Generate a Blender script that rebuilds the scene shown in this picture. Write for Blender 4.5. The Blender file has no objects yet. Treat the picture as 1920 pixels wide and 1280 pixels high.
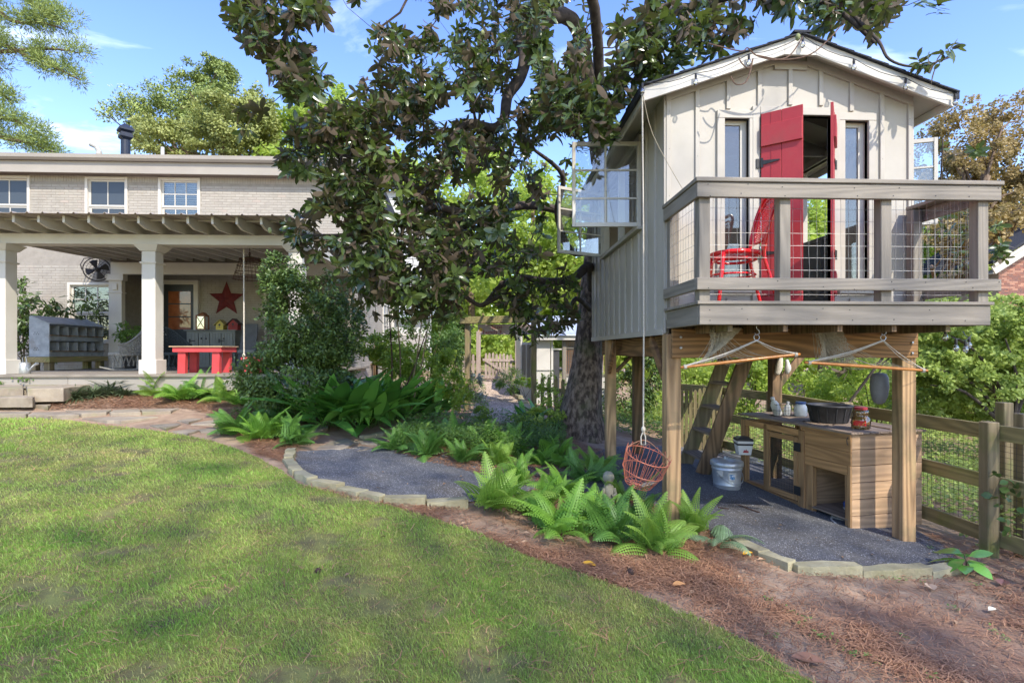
import bpy, math, random
import numpy as np
from mathutils import Vector, Matrix

SC = bpy.context.scene
COL = SC.collection
R = math.radians
rng = np.random.default_rng(7)
random.seed(7)

# ------------------------------------------------------------------ camera
YAW = R(2.4)
FPX, CX, HY = 1000.0, 960.0, 658.0
cd = bpy.data.cameras.new('camera')
cam = bpy.data.objects.new('camera', cd)
COL.objects.link(cam)
cam.location = (0, 0, 0)
cam.rotation_euler = (R(90), 0, -YAW)
cd.sensor_width = 36.0
cd.lens = 36.0 * FPX / 1920.0
cd.shift_y = (HY - 640.0) / 1920.0
cd.clip_start = 0.05
cd.clip_end = 900.0
SC.camera = cam

# ------------------------------------------------------------------ sky, sun, exposure
SUN = Vector((0.340, -0.612, 0.714)).normalized()
w = bpy.data.worlds.new('World')
SC.world = w
w.use_nodes = True
nt = w.node_tree
nt.nodes.clear()
wo = nt.nodes.new('ShaderNodeOutputWorld')
bg = nt.nodes.new('ShaderNodeBackground')
sky = nt.nodes.new('ShaderNodeTexSky')
sky.sky_type = 'NISHITA'
sky.sun_disc = False
sky.sun_elevation = math.asin(SUN.z)
sky.sun_rotation = math.atan2(SUN.x, SUN.y)
sky.air_density = 1.25
sky.dust_density = 0.6
sky.ozone_density = 1.6
tc = nt.nodes.new('ShaderNodeTexCoord')
sep = nt.nodes.new('ShaderNodeSeparateXYZ')
nt.links.new(tc.outputs['Generated'], sep.inputs[0])
mx = nt.nodes.new('ShaderNodeMath'); mx.operation = 'MAXIMUM'; mx.inputs[1].default_value = 0.06
nt.links.new(sep.outputs[2], mx.inputs[0])
dv = nt.nodes.new('ShaderNodeVectorMath'); dv.operation = 'DIVIDE'
cmb = nt.nodes.new('ShaderNodeCombineXYZ')
for i in range(3): nt.links.new(mx.outputs[0], cmb.inputs[i])
nt.links.new(tc.outputs['Generated'], dv.inputs[0]); nt.links.new(cmb.outputs[0], dv.inputs[1])
mp = nt.nodes.new('ShaderNodeMapping'); mp.inputs['Scale'].default_value = (0.75, 1.15, 1.0)
mp.inputs['Location'].default_value = (3.3, 1.7, 0)
nt.links.new(dv.outputs[0], mp.inputs[0])
nz = nt.nodes.new('ShaderNodeTexNoise'); nz.inputs['Scale'].default_value = 1.25
nz.inputs['Detail'].default_value = 7; nz.inputs['Roughness'].default_value = 0.55; nz.inputs['Distortion'].default_value = 0.5
nt.links.new(mp.outputs[0], nz.inputs['Vector'])
cr = nt.nodes.new('ShaderNodeValToRGB')
cr.color_ramp.elements[0].position = 0.57; cr.color_ramp.elements[0].color = (0, 0, 0, 1)
cr.color_ramp.elements[1].position = 0.86; cr.color_ramp.elements[1].color = (0.8, 0.8, 0.8, 1)
nt.links.new(nz.outputs['Fac'], cr.inputs[0])
mixc = nt.nodes.new('ShaderNodeMix'); mixc.data_type = 'RGBA'
nt.links.new(cr.outputs[0], mixc.inputs['Factor'])
hsv = nt.nodes.new('ShaderNodeHueSaturation'); hsv.inputs['Hue'].default_value = .522; hsv.inputs['Saturation'].default_value = 1.25; hsv.inputs['Value'].default_value = .84
nt.links.new(sky.outputs[0], hsv.inputs['Color'])
nt.links.new(hsv.outputs[0], mixc.inputs['A'])
mixc.inputs['B'].default_value = (6.2, 6.6, 7.2, 1)
nt.links.new(mixc.outputs['Result'], bg.inputs[0])
bg.inputs[1].default_value = 0.15
nt.links.new(bg.outputs[0], wo.inputs[0])

sd = bpy.data.lights.new('sun', 'SUN')
sd.energy = 2.0
sd.angle = R(0.53)
sd.color = (1.0, 0.93, 0.82)
sun = bpy.data.objects.new('sun', sd)
COL.objects.link(sun)
sun.location = (8, -15, 17)
sun.rotation_euler = (-SUN).to_track_quat('-Z', 'Y').to_euler()

SC.view_settings.view_transform = 'Standard'
SC.view_settings.look = 'None'
SC.view_settings.exposure = 1.68
SC.view_settings.gamma = 1.0
SC.view_settings.use_curve_mapping = False
SC.cycles.max_bounces = 8
SC.cycles.diffuse_bounces = 4
SC.cycles.glossy_bounces = 3
SC.cycles.transmission_bounces = 4
SC.cycles.transparent_max_bounces = 14
SC.cycles.use_denoising = True

# ------------------------------------------------------------------ places
def ray(px, py):
    xc = (px - CX) / FPX; u = (HY - py) / FPX
    return (math.cos(YAW) * xc + math.sin(YAW), -math.sin(YAW) * xc + math.cos(YAW), u)
def G(px, py, Y):
    d = ray(px, py); t = Y / d[1]
    return Vector((d[0] * t, Y, d[2] * t))
def PZ(px, py, z):
    d = ray(px, py); t = z / d[2]
    return Vector((d[0] * t, d[1] * t, z))

def hash2(ix, iy, seed):
    h = (ix.astype(np.int64) * 374761393 + iy.astype(np.int64) * 668265263 + seed * 982451653) & 0x7fffffff
    h = ((h ^ (h >> 13)) * 1274126177) & 0x7fffffff
    return ((h ^ (h >> 16)) & 0xffff) / 65535.0
def vnoise(x, y, sc, seed=0):
    x = np.asarray(x, float) * sc; y = np.asarray(y, float) * sc
    ix = np.floor(x); iy = np.floor(y); fx = x - ix; fy = y - iy
    fx = fx * fx * (3 - 2 * fx); fy = fy * fy * (3 - 2 * fy)
    a = hash2(ix, iy, seed); b = hash2(ix + 1, iy, seed); c = hash2(ix, iy + 1, seed); d = hash2(ix + 1, iy + 1, seed)
    return (a * (1 - fx) + b * fx) * (1 - fy) + (c * (1 - fx) + d * fx) * fy
def fbm(x, y, sc, seed=0, o=3):
    s = 0; a = 1; t = 0
    for i in range(o):
        s = s + a * vnoise(x, y, sc * 2 ** i, seed + i); t += a; a *= .5
    return s / t

CTRL = [PZ(*p) for p in [
 (0,1280,-1.42),(500,1280,-1.46),(960,1280,-1.5),(1500,1280,-1.66),(1920,1280,-1.76),
 (0,782,-1.0),(150,790,-1.03),(300,812,-1.1),(545,875,-1.29),(700,938,-1.36),(870,955,-1.43),(1050,1040,-1.57),
 (1378,1030,-1.70),(1250,1000,-1.70),(1490,1080,-1.76),(1740,1085,-1.81),(1700,1012,-1.86),(1895,1058,-1.88),
 (1360,912,-1.72),(1395,904,-1.74),(1300,880,-1.68),(1205,850,-1.62),(1085,830,-1.5),(720,838,-1.32),
 (600,805,-1.22),(450,792,-1.10),(876,768,-1.2),(1000,768,-1.25),(935,712,-0.95),(300,738,-0.80),(100,738,-0.74),
 (480,740,-0.86),(650,745,-1.0)]]
CTRL = np.array([tuple(p) for p in CTRL] + [(4.1, 11, -1.85), (8, 12, -2.2), (8, 5, -2.2), (9, 20, -2.0), (-9, 2, -1.3),
    (-9, 8, -1.0), (0, -3, -1.55), (6, -2, -1.95), (0, 22, -.9), (-9, 14, -.55), (-3, 14, -.9), (1.5, 12.5, -1.3)])
def _tps_fit(P):
    n = len(P); d = np.linalg.norm(P[:, None, :2] - P[None, :, :2], axis=2)
    K = d * d * np.log(d + 1e-9) + np.eye(n) * .35
    A = np.zeros((n + 3, n + 3)); A[:n, :n] = K; A[:n, n] = 1; A[:n, n + 1:] = P[:, :2]; A[n, :n] = 1; A[n + 1:, :n] = P[:, :2].T
    return np.linalg.solve(A, np.concatenate([P[:, 2], [0, 0, 0]]))
WTS = _tps_fit(CTRL)
def gz(x, y):
    x0 = np.atleast_1d(np.asarray(x, float)); y0 = np.atleast_1d(np.asarray(y, float))
    xs = np.clip(x0, -9.5, 9).ravel(); ys = np.clip(y0, -2, 22).ravel()
    out = np.empty(len(xs))
    for s in range(0, len(xs), 40000):
        a = xs[s:s + 40000]; b = ys[s:s + 40000]
        d = np.sqrt((a[:, None] - CTRL[None, :, 0]) ** 2 + (b[:, None] - CTRL[None, :, 1]) ** 2)
        n = len(CTRL)
        out[s:s + 40000] = (d * d * np.log(d + 1e-9)) @ WTS[:n] + WTS[n] + a * WTS[n + 1] + b * WTS[n + 2]
    out = np.clip(out, -2.5, -.45).reshape(x0.shape)
    out = out + (fbm(x0, y0, .9, 5) - .5) * .03
    return out
def gz1(x, y): return float(gz(x, y)[0])
def OG(px, py, dz=0):
    """point of the ground seen at a photo position"""
    z = -1.4
    for _ in range(25):
        p = PZ(px, min(max(py, 668), 3000), z); z = .5 * z + .5 * gz1(p.x, p.y)
    return Vector((p.x, p.y, z + dz))

# ------------------------------------------------------------------ mesh helpers
class MB:
    def __init__(s): s.v = []; s.f = []
    def box(s, x0, x1, y0, y1, z0, z1):
        b = len(s.v)
        s.v += [(x0,y0,z0),(x1,y0,z0),(x1,y1,z0),(x0,y1,z0),(x0,y0,z1),(x1,y0,z1),(x1,y1,z1),(x0,y1,z1)]
        s.f += [tuple(b+i for i in q) for q in ((0,3,2,1),(4,5,6,7),(0,1,5,4),(1,2,6,5),(2,3,7,6),(3,0,4,7))]
        return s
    def beam(s, p, q, wd, ht, up=(0,0,1)):
        p = Vector(p); q = Vector(q); d = (q - p).normalized(); up = Vector(up)
        if abs(d.dot(up)) > .98: up = Vector((0,1,0))
        sx = d.cross(up).normalized() * wd / 2; sz = sx.cross(d).normalized() * ht / 2
        b = len(s.v)
        for c in (p, q):
            for a, e in ((-1,-1),(1,-1),(1,1),(-1,1)): s.v.append(tuple(c + sx * a + sz * e))
        s.f += [tuple(b+i for i in r) for r in ((3,2,1,0),(4,5,6,7),(0,1,5,4),(1,2,6,5),(2,3,7,6),(3,0,4,7))]
        return s
    def tube(s, pts, r, n=6, closed=False, cap=True):
        pts = [Vector(p) for p in pts]; m = len(pts)
        rs = r if isinstance(r, (list, tuple)) else [r] * m
        b = len(s.v); ref = None
        for i, p in enumerate(pts):
            if closed: d = pts[(i + 1) % m] - pts[i - 1]
            else: d = pts[min(i + 1, m - 1)] - pts[max(i - 1, 0)]
            if d.length < 1e-9: d = Vector((0,0,1))
            d.normalize()
            if ref is None: ref = Vector((0,0,1)) if abs(d.z) < .9 else Vector((1,0,0))
            u = ref - d * ref.dot(d)
            if u.length < 1e-4: u = Vector((0,1,0)) - d * d.y
            u.normalize(); ref = u; v = d.cross(u)
            for k in range(n):
                a = 2 * math.pi * k / n
                s.v.append(tuple(p + (u * math.cos(a) + v * math.sin(a)) * rs[i]))
        for i in range(m if closed else m - 1):
            j = (i + 1) % m
            for k in range(n):
                s.f.append((b+i*n+k, b+i*n+(k+1)%n, b+j*n+(k+1)%n, b+j*n+k))
        if cap and not closed:
            s.f.append(tuple(b + k for k in range(n))[::-1]); s.f.append(tuple(b + (m-1)*n + k for k in range(n)))
        return s
    def lathe(s, prof, c=(0,0,0), n=20, axis='z'):
        b = len(s.v); c = Vector(c)
        for r, z in prof:
            for k in range(n):
                a = 2 * math.pi * k / n
                if axis == 'z': p = Vector((r*math.cos(a), r*math.sin(a), z))
                elif axis == 'y': p = Vector((r*math.cos(a), z, r*math.sin(a)))
                else: p = Vector((z, r*math.cos(a), r*math.sin(a)))
                s.v.append(tuple(c + p))
        for i in range(len(prof) - 1):
            for k in range(n):
                s.f.append((b+i*n+k, b+i*n+(k+1)%n, b+(i+1)*n+(k+1)%n, b+(i+1)*n+k))
        s.f.append(tuple(b + k for k in range(n))[::-1]); s.f.append(tuple(b + (len(prof)-1)*n + k for k in range(n)))
        return s
    def prism(s, poly, off):
        """poly: list of 3-D points in a plane, off: extrusion vector"""
        b = len(s.v); n = len(poly); off = Vector(off)
        s.v += [tuple(Vector(p)) for p in poly] + [tuple(Vector(p) + off) for p in poly]
        s.f.append(tuple(range(b, b+n))[::-1]); s.f.append(tuple(range(b+n, b+2*n)))
        for i in range(n): s.f.append((b+i, b+(i+1)%n, b+n+(i+1)%n, b+n+i))
        return s
    def quad(s, *p):
        b = len(s.v); s.v += [tuple(Vector(q)) for q in p]; s.f.append(tuple(range(b, b+len(p)))); return s
    def ell(s, c, r, n=10, m=6):
        prof = []
        b = len(s.v); c = Vector(c)
        for i in range(m + 1):
            t = math.pi * i / m
            for k in range(n):
                a = 2*math.pi*k/n
                s.v.append((c.x + r[0]*math.sin(t)*math.cos(a), c.y + r[1]*math.sin(t)*math.sin(a), c.z - r[2]*math.cos(t)))
        for i in range(m):
            for k in range(n): s.f.append((b+i*n+k, b+i*n+(k+1)%n, b+(i+1)*n+(k+1)%n, b+(i+1)*n+k))
        return s
    def rot(s, M4):
        s.v = [tuple(M4 @ Vector(p)) for p in s.v]; return s
    def mesh(s, name, m, smooth=False):
        me = bpy.data.meshes.new(name); me.from_pydata(s.v, [], s.f)
        if m: me.materials.append(m)
        if smooth: me.polygons.foreach_set('use_smooth', [True] * len(me.polygons))
        me.update()
        return me

def npmesh(name, V, F, m, var=None, smooth=False):
    V = np.asarray(V, np.float32); F = np.asarray(F, np.int32)
    me = bpy.data.meshes.new(name)
    me.vertices.add(len(V)); me.vertices.foreach_set('co', V.ravel())
    k = F.shape[1]
    me.loops.add(F.size); me.loops.foreach_set('vertex_index', F.ravel())
    me.polygons.add(len(F)); me.polygons.foreach_set('loop_start', np.arange(0, F.size, k, dtype=np.int32))
    me.polygons.foreach_set('loop_total', np.full(len(F), k, np.int32))
    if smooth: me.polygons.foreach_set('use_smooth', np.ones(len(F), bool))
    me.update(calc_edges=True)
    if var is not None:
        a = me.attributes.new('var', 'FLOAT', 'POINT'); a.data.foreach_set('value', np.asarray(var, np.float32))
    if m: me.materials.append(m)
    return me

def thing(name, label, cat, loc=(0,0,0), rotz=0.0, group=None):
    o = bpy.data.objects.new(name, None); COL.objects.link(o)
    o.empty_display_size = .1
    o.location = loc; o.rotation_euler = (0, 0, rotz)
    o['label'] = label; o['category'] = cat
    if group: o['group'] = group
    o['_w'] = 1
    return o
def tag(o, label, cat, group=None):
    o['label'] = label; o['category'] = cat
    if group: o['group'] = group
    return o
def link(name, me, parent=None, local=False, bevel=0, kind=None, label=None):
    o = bpy.data.objects.new(name, me); COL.objects.link(o)
    if parent is not None:
        o.parent = parent
        if not local and parent.type == 'EMPTY':
            Mx = Matrix.Translation(parent.location) @ parent.rotation_euler.to_matrix().to_4x4()
            o.matrix_parent_inverse = Mx.inverted()
    if bevel:
        b = o.modifiers.new('bevel', 'BEVEL'); b.width = bevel; b.segments = 1; b.limit_method = 'ANGLE'
    if kind: o['kind'] = kind
    if label: o['label'] = label
    return o
def part(name, mb, m, parent=None, local=False, bevel=0, smooth=False, kind=None, label=None):
    return link(name, mb.mesh(name, m, smooth), parent, local, bevel, kind, label)
def struct(name, me_or_mb, m=None, smooth=False):
    me = me_or_mb if m is None else me_or_mb.mesh(name, m, smooth)
    return link(name, me, kind='structure')
def copy_tree(root, loc, rotz=None, label=None, group=None, scale=None):
    r = root.copy(); COL.objects.link(r); r.location = loc
    if rotz is not None: r.rotation_euler = (0, 0, rotz)
    if label: r['label'] = label
    if group: r['group'] = group
    if scale: r.scale = (scale,) * 3
    for ch in list(root.children):
        c = ch.copy(); COL.objects.link(c); c.parent = r
        for g in list(ch.children):
            d = g.copy(); COL.objects.link(d); d.parent = c
    return r

# ------------------------------------------------------------------ materials
def _n(nt, t, **kw):
    n = nt.nodes.new(t)
    for k, v in kw.items():
        if k in n.inputs: n.inputs[k].default_value = v
        else: setattr(n, k, v)
    return n
def M(name, c1, c2=None, sc=6.0, stretch=(1,1,1), rough=.6, metal=0.0, bump=0.0, bsc=None, rand=0.0, lo=.35, hi=.65,
      detail=6, distort=0.0, dirt=None, dirt_sc=1.3, dirt_lo=.55, dirt_hi=.75, spec=.4, rough2=None, attr=False, coat=0, bdist=.01):
    m = bpy.data.materials.new(name); m.use_nodes = True; nt = m.node_tree
    b = nt.nodes['Principled BSDF']; L = nt.links.new
    b.inputs['Roughness'].default_value = rough; b.inputs['Metallic'].default_value = metal
    b.inputs['Specular IOR Level'].default_value = spec
    if coat: b.inputs['Coat Weight'].default_value = coat; b.inputs['Coat Roughness'].default_value = .15
    if c2 is None: c2 = tuple(x * .78 for x in c1)
    tc = _n(nt, 'ShaderNodeTexCoord')
    oi = _n(nt, 'ShaderNodeObjectInfo')
    add = _n(nt, 'ShaderNodeVectorMath', operation='ADD')
    mul = _n(nt, 'ShaderNodeMath', operation='MULTIPLY'); mul.inputs[1].default_value = 17.3
    L(oi.outputs['Random'], mul.inputs[0])
    L(tc.outputs['Object'], add.inputs[0]); L(mul.outputs[0], add.inputs[1])
    mp = _n(nt, 'ShaderNodeMapping'); mp.inputs['Scale'].default_value = stretch
    L(add.outputs[0], mp.inputs[0])
    nz = _n(nt, 'ShaderNodeTexNoise', Scale=sc, Detail=detail, Roughness=.6, Distortion=distort)
    L(mp.outputs[0], nz.inputs['Vector'])
    rp = _n(nt, 'ShaderNodeValToRGB')
    rp.color_ramp.elements[0].position = lo; rp.color_ramp.elements[0].color = (*c2, 1)
    rp.color_ramp.elements[1].position = hi; rp.color_ramp.elements[1].color = (*c1, 1)
    if attr:
        at = _n(nt, 'ShaderNodeAttribute', attribute_name='var')
        mm = _n(nt, 'ShaderNodeMath', operation='MULTIPLY_ADD'); mm.inputs[1].default_value = .3; 
        L(nz.outputs['Fac'], mm.inputs[0]); 
        m2 = _n(nt, 'ShaderNodeMath', operation='SUBTRACT'); m2.inputs[1].default_value = .15
        L(at.outputs['Fac'], m2.inputs[0]); L(m2.outputs[0], mm.inputs[2]); L(mm.outputs[0], rp.inputs[0])
    else: L(nz.outputs['Fac'], rp.inputs[0])
    out = rp.outputs[0]
    if dirt:
        n2 = _n(nt, 'ShaderNodeTexNoise', Scale=dirt_sc, Detail=5, Roughness=.6)
        L(add.outputs[0], n2.inputs['Vector'])
        r2 = _n(nt, 'ShaderNodeMapRange'); r2.inputs['From Min'].default_value = dirt_lo; r2.inputs['From Max'].default_value = dirt_hi
        L(n2.outputs['Fac'], r2.inputs['Value'])
        mc = _n(nt, 'ShaderNodeMix', data_type='RGBA'); mc.inputs['B'].default_value = (*dirt, 1)
        L(r2.outputs[0], mc.inputs['Factor']); L(out, mc.inputs['A']); out = mc.outputs['Result']
    if rand:
        hs = _n(nt, 'ShaderNodeHueSaturation')
        mr = _n(nt, 'ShaderNodeMapRange'); mr.inputs['To Min'].default_value = 1 - rand; mr.inputs['To Max'].default_value = 1 + rand
        L(oi.outputs['Random'], mr.inputs['Value']); L(mr.outputs[0], hs.inputs['Value']); L(out, hs.inputs['Color']); out = hs.outputs[0]
    L(out, b.inputs['Base Color'])
    if bump:
        n3 = _n(nt, 'ShaderNodeTexNoise', Scale=bsc or sc * 4, Detail=5, Roughness=.65)
        L(mp.outputs[0], n3.inputs['Vector'])
        bp = _n(nt, 'ShaderNodeBump', Strength=bump, Distance=bdist)
        L(n3.outputs['Fac'], bp.inputs['Height']); L(bp.outputs[0], b.inputs['Normal'])
    return m
def WOOD(name, c1, c2, axis='z', rough=.75, rand=.15, green=None, sc=1.0, wave=.6):
    """sawn timber: long grain with cathedral figure, knots, weathering"""
    st = {'x': (.5, 7, 7), 'y': (7, .5, 7), 'z': (7, 7, .5)}[axis]
    m = M(name, c1, c2, sc=3.2 * sc, stretch=st, rough=rough, bump=.25, bsc=26, rand=rand, distort=1.2, lo=.3, hi=.7,
          dirt=green, dirt_sc=2.2, dirt_lo=.5, dirt_hi=.75)
    nt = m.node_tree; L = nt.links.new
    mp = [n for n in nt.nodes if n.type == 'MAPPING'][0]
    # growth rings: contour lines of one slow field drawn out along the grain
    fld = _n(nt, 'ShaderNodeTexNoise', Scale=.62 * sc, Detail=1.0, Roughness=.4); L(mp.outputs[0], fld.inputs['Vector'])
    k1 = _n(nt, 'ShaderNodeMath', operation='MULTIPLY'); k1.inputs[1].default_value = 75.0; L(fld.outputs['Fac'], k1.inputs[0])
    k2 = _n(nt, 'ShaderNodeMath', operation='SINE'); L(k1.outputs[0], k2.inputs[0])
    wv = _n(nt, 'ShaderNodeMapRange'); wv.inputs['From Min'].default_value = -1; L(k2.outputs[0], wv.inputs['Value'])
    b = nt.nodes['Principled BSDF']; src = b.inputs['Base Color'].links[0].from_socket
    mr = _n(nt, 'ShaderNodeMapRange'); mr.inputs['To Min'].default_value = 1 - wave; mr.inputs['To Max'].default_value = 1.12
    L(wv.outputs[0], mr.inputs['Value'])
    mc = _n(nt, 'ShaderNodeMix', data_type='RGBA', blend_type='MULTIPLY'); mc.inputs['Factor'].default_value = .75
    L(src, mc.inputs['A']); L(mr.outputs[0], mc.inputs['B']); L(mc.outputs['Result'], b.inputs['Base Color'])
    return m
def LEAF(name, dark, light, back=None, trans=.3, rough=.45, tcol=None, spec=.5, vein=False):
    m = bpy.data.materials.new(name); m.use_nodes = True; nt = m.node_tree; L = nt.links.new
    b = nt.nodes['Principled BSDF']; out = nt.nodes['Material Output']
    b.inputs['Roughness'].default_value = rough; b.inputs['Specular IOR Level'].default_value = spec
    at = _n(nt, 'ShaderNodeAttribute', attribute_name='var')
    rp = _n(nt, 'ShaderNodeValToRGB')
    rp.color_ramp.elements[0].color = (*dark, 1); rp.color_ramp.elements[1].color = (*light, 1)
    L(at.outputs['Fac'], rp.inputs[0]); c = rp.outputs[0]
    if back:
        ge = _n(nt, 'ShaderNodeNewGeometry')
        mc = _n(nt, 'ShaderNodeMix', data_type='RGBA'); mc.inputs['B'].default_value = (*back, 1)
        L(ge.outputs['Backfacing'], mc.inputs['Factor']); L(c, mc.inputs['A']); c = mc.outputs['Result']
        mr = _n(nt, 'ShaderNodeMapRange'); mr.inputs['To Min'].default_value = rough; mr.inputs['To Max'].default_value = .8
        L(ge.outputs['Backfacing'], mr.inputs['Value']); L(mr.outputs[0], b.inputs['Roughness'])
    L(c, b.inputs['Base Color'])
    if trans:
        t = _n(nt, 'ShaderNodeBsdfTranslucent')
        if tcol: 
            mm = _n(nt, 'ShaderNodeMix', data_type='RGBA'); mm.inputs['Factor'].default_value = .6; mm.inputs['B'].default_value = (*tcol, 1)
            L(rp.outputs[0], mm.inputs['A']); L(mm.outputs['Result'], t.inputs[0])
        else: L(c, t.inputs[0])
        ms = _n(nt, 'ShaderNodeMixShader'); ms.inputs[0].default_value = trans
        L(b.outputs[0], ms.inputs[1]); L(t.outputs[0], ms.inputs[2]); L(ms.outputs[0], out.inputs[0])
    return m
def GLASS(name, tint=(.9,.93,.92), refl=.25, dusty=0.0):
    m = bpy.data.materials.new(name); m.use_nodes = True; nt = m.node_tree; L = nt.links.new
    out = nt.nodes['Material Output']; nt.nodes.remove(nt.nodes['Principled BSDF'])
    tr = _n(nt, 'ShaderNodeBsdfTransparent'); tr.inputs[0].default_value = (*tint, 1)
    gl = _n(nt, 'ShaderNodeBsdfGlossy'); gl.inputs['Roughness'].default_value = .02; gl.inputs[0].default_value = (1,1,1,1)
    fr = _n(nt, 'ShaderNodeFresnel'); fr.inputs[0].default_value = 1.5
    mr = _n(nt, 'ShaderNodeMath', operation='ADD'); mr.inputs[1].default_value = refl; mr.use_clamp = True
    L(fr.outputs[0], mr.inputs[0])
    ms = _n(nt, 'ShaderNodeMixShader'); L(mr.outputs[0], ms.inputs[0]); L(tr.outputs[0], ms.inputs[1]); L(gl.outputs[0], ms.inputs[2])
    sh = ms.outputs[0]
    if dusty:
        df = _n(nt, 'ShaderNodeBsdfDiffuse'); df.inputs[0].default_value = (.7,.7,.68,1)
        m2 = _n(nt, 'ShaderNodeMixShader'); m2.inputs[0].default_value = dusty
        L(sh, m2.inputs[1]); L(df.outputs[0], m2.inputs[2]); sh = m2.outputs[0]
    L(sh, out.inputs[0])
    return m

CREAM = M('cream_paint', (.43,.40,.345), (.385,.355,.305), sc=2.2, rough=.5, bump=.06, bsc=30, rand=.02, dirt=(.36,.33,.26), dirt_lo=.52, dirt_hi=.8)
CREAMD = M('pale_interior_paint', (.40,.385,.35), (.35,.335,.30), sc=3, rough=.6)
TRIM = M('white_trim_paint', (.55,.525,.47), (.50,.475,.42), sc=3, rough=.45, bump=.04, dirt=(.55,.53,.46), dirt_lo=.6, dirt_hi=.85)
GREYX = WOOD('grey_stained_timber_lengthwise', (.265,.232,.188), (.21,.182,.146), 'x', rand=.05, wave=.22, rough=.6)
GREYY = WOOD('grey_stained_timber_deep', (.255,.223,.18), (.20,.174,.14), 'y', rand=.05, wave=.22, rough=.6)
GREYZ = WOOD('grey_stained_timber_upright', (.255,.223,.18), (.20,.174,.14), 'z', rand=.06, wave=.22, rough=.6)
PINEX = WOOD('pine_timber_lengthwise', (.40,.22,.09), (.28,.15,.06), 'x', rand=.15)
PINEY = WOOD('pine_timber_deep', (.30,.165,.075), (.19,.10,.042), 'y', rand=.15)
PINEZ = WOOD('pine_timber_upright', (.52,.335,.175), (.40,.245,.12), 'z', rand=.05, wave=.55, green=(.22,.19,.09))
PINED = WOOD('dark_weathered_post_timber', (.25,.155,.08), (.17,.105,.055), 'z', rand=.1, green=(.07,.09,.03))
COOPX = WOOD('cedar_plank_across', (.50,.335,.20), (.42,.27,.155), 'x', rand=.16, wave=.30)
COOPY = WOOD('cedar_plank_along', (.46,.26,.11), (.37,.20,.08), 'y', rand=.16, wave=.30)
COOPZ = WOOD('cedar_upright', (.40,.235,.105), (.31,.175,.075), 'z', rand=.1, wave=.35)
COOPT = WOOD('weathered_top_plank', (.30,.225,.165), (.21,.155,.11), 'y', rand=.12, wave=.3)
FENCEY = WOOD('mossy_fence_timber', (.33,.27,.12), (.24,.19,.08), 'y', rand=.12, green=(.17,.21,.04), wave=.35)
FENCEZ = WOOD('mossy_post_timber', (.27,.21,.115), (.19,.15,.08), 'z', rand=.1, green=(.13,.16,.035), wave=.35)
PICK = WOOD('weathered_picket', (.42,.33,.27), (.31,.24,.19), 'z', rand=.12, wave=.3)
PICKG = WOOD('mossy_picket', (.25,.20,.10), (.16,.13,.06), 'z', rand=.12, green=(.10,.13,.03), wave=.3)
RED = M('red_door_paint', (.40,.036,.042), (.33,.028,.034), sc=3, rough=.5, bump=.12, bsc=50, dirt=(.30,.05,.045), dirt_sc=3)
REDC = M('bright_red_enamel', (.68,.008,.010), (.60,.006,.008), sc=6, rough=.25, coat=.4)
REDB = M('coral_red_paint', (.56,.06,.065), (.48,.05,.05), sc=5, rough=.5)
BLACK = M('black_iron', (.018,.018,.02), (.03,.03,.03), sc=20, rough=.5)
SHINGLE = M('dark_shingle', (.045,.05,.062), (.02,.022,.03), sc=40, rough=.9, bump=.5)
STEEL = M('galvanised_steel', (.55,.58,.60), (.38,.41,.43), sc=9, rough=.36, metal=.75, bump=.05, detail=3)
WIRE = M('wire_steel', (.42,.42,.40), (.30,.30,.28), sc=20, rough=.45, metal=.5)
ROPE = M('cotton_rope', (.60,.55,.46), (.46,.41,.33), sc=60, rough=.9, bump=.4)
ROPED = M('weathered_net_cord', (.36,.31,.215), (.25,.21,.14), sc=60, rough=.95)
# ------------------------------------------------------------------ ground
def axis_pts(lo, hi, fine_lo, fine_hi, step, grow=1.25):
    a = list(np.arange(fine_lo, fine_hi + step, step)); s = step; x = fine_lo
    while x > lo: s *= grow; x -= s; a.insert(0, x)
    s = step; x = a[-1]
    while x < hi: s *= grow; x += s; a.append(x)
    return np.array(a)
SOIL = M('soil_with_pine_straw', (.40,.285,.19), (.22,.148,.095), sc=5, rough=.95, bump=.9, bsc=55, detail=9, lo=.3, hi=.68,
         dirt=(.22,.115,.07), dirt_sc=.9, dirt_lo=.46, dirt_hi=.70)
xs = axis_pts(-400, 400, -10, 9, .12); ys = axis_pts(-60, 500, .5, 14, .12)
XX, YY = np.meshgrid(xs, ys); ZZ = gz(XX, YY)
def gridfaces(ny, nx):
    i = np.arange(ny - 1)[:, None] * nx + np.arange(nx - 1)[None, :]
    return np.stack([i, i + 1, i + nx + 1, i + nx], -1).reshape(-1, 4)
struct('ground', npmesh('ground', np.stack([XX, YY, ZZ], -1).reshape(-1, 3), gridfaces(len(ys), len(xs)), SOIL, smooth=True))

def inpoly(x, y, P):
    P = np.asarray(P); ins = np.zeros(np.shape(x), bool); j = len(P) - 1
    for i in range(len(P)):
        xi, yi = P[i]; xj, yj = P[j]
        c = ((yi > y) != (yj > y)) & (x < (xj - xi) * (y - yi) / (yj - yi + 1e-12) + xi)
        ins ^= c; j = i
    return ins
def nearest_on(x, y, P):
    P = np.asarray(P, float); best = np.full(len(x), 1e9); bx = x.copy(); by = y.copy()
    for i in range(len(P)):
        a = P[i]; b = P[(i + 1) % len(P)]; d = b - a
        t = np.clip(((x - a[0]) * d[0] + (y - a[1]) * d[1]) / (d @ d + 1e-12), 0, 1)
        qx = a[0] + t * d[0]; qy = a[1] + t * d[1]; dd = (x - qx) ** 2 + (y - qy) ** 2
        m = dd < best; best[m] = dd[m]; bx[m] = qx[m]; by[m] = qy[m]
    return bx, by, np.sqrt(best)
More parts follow.
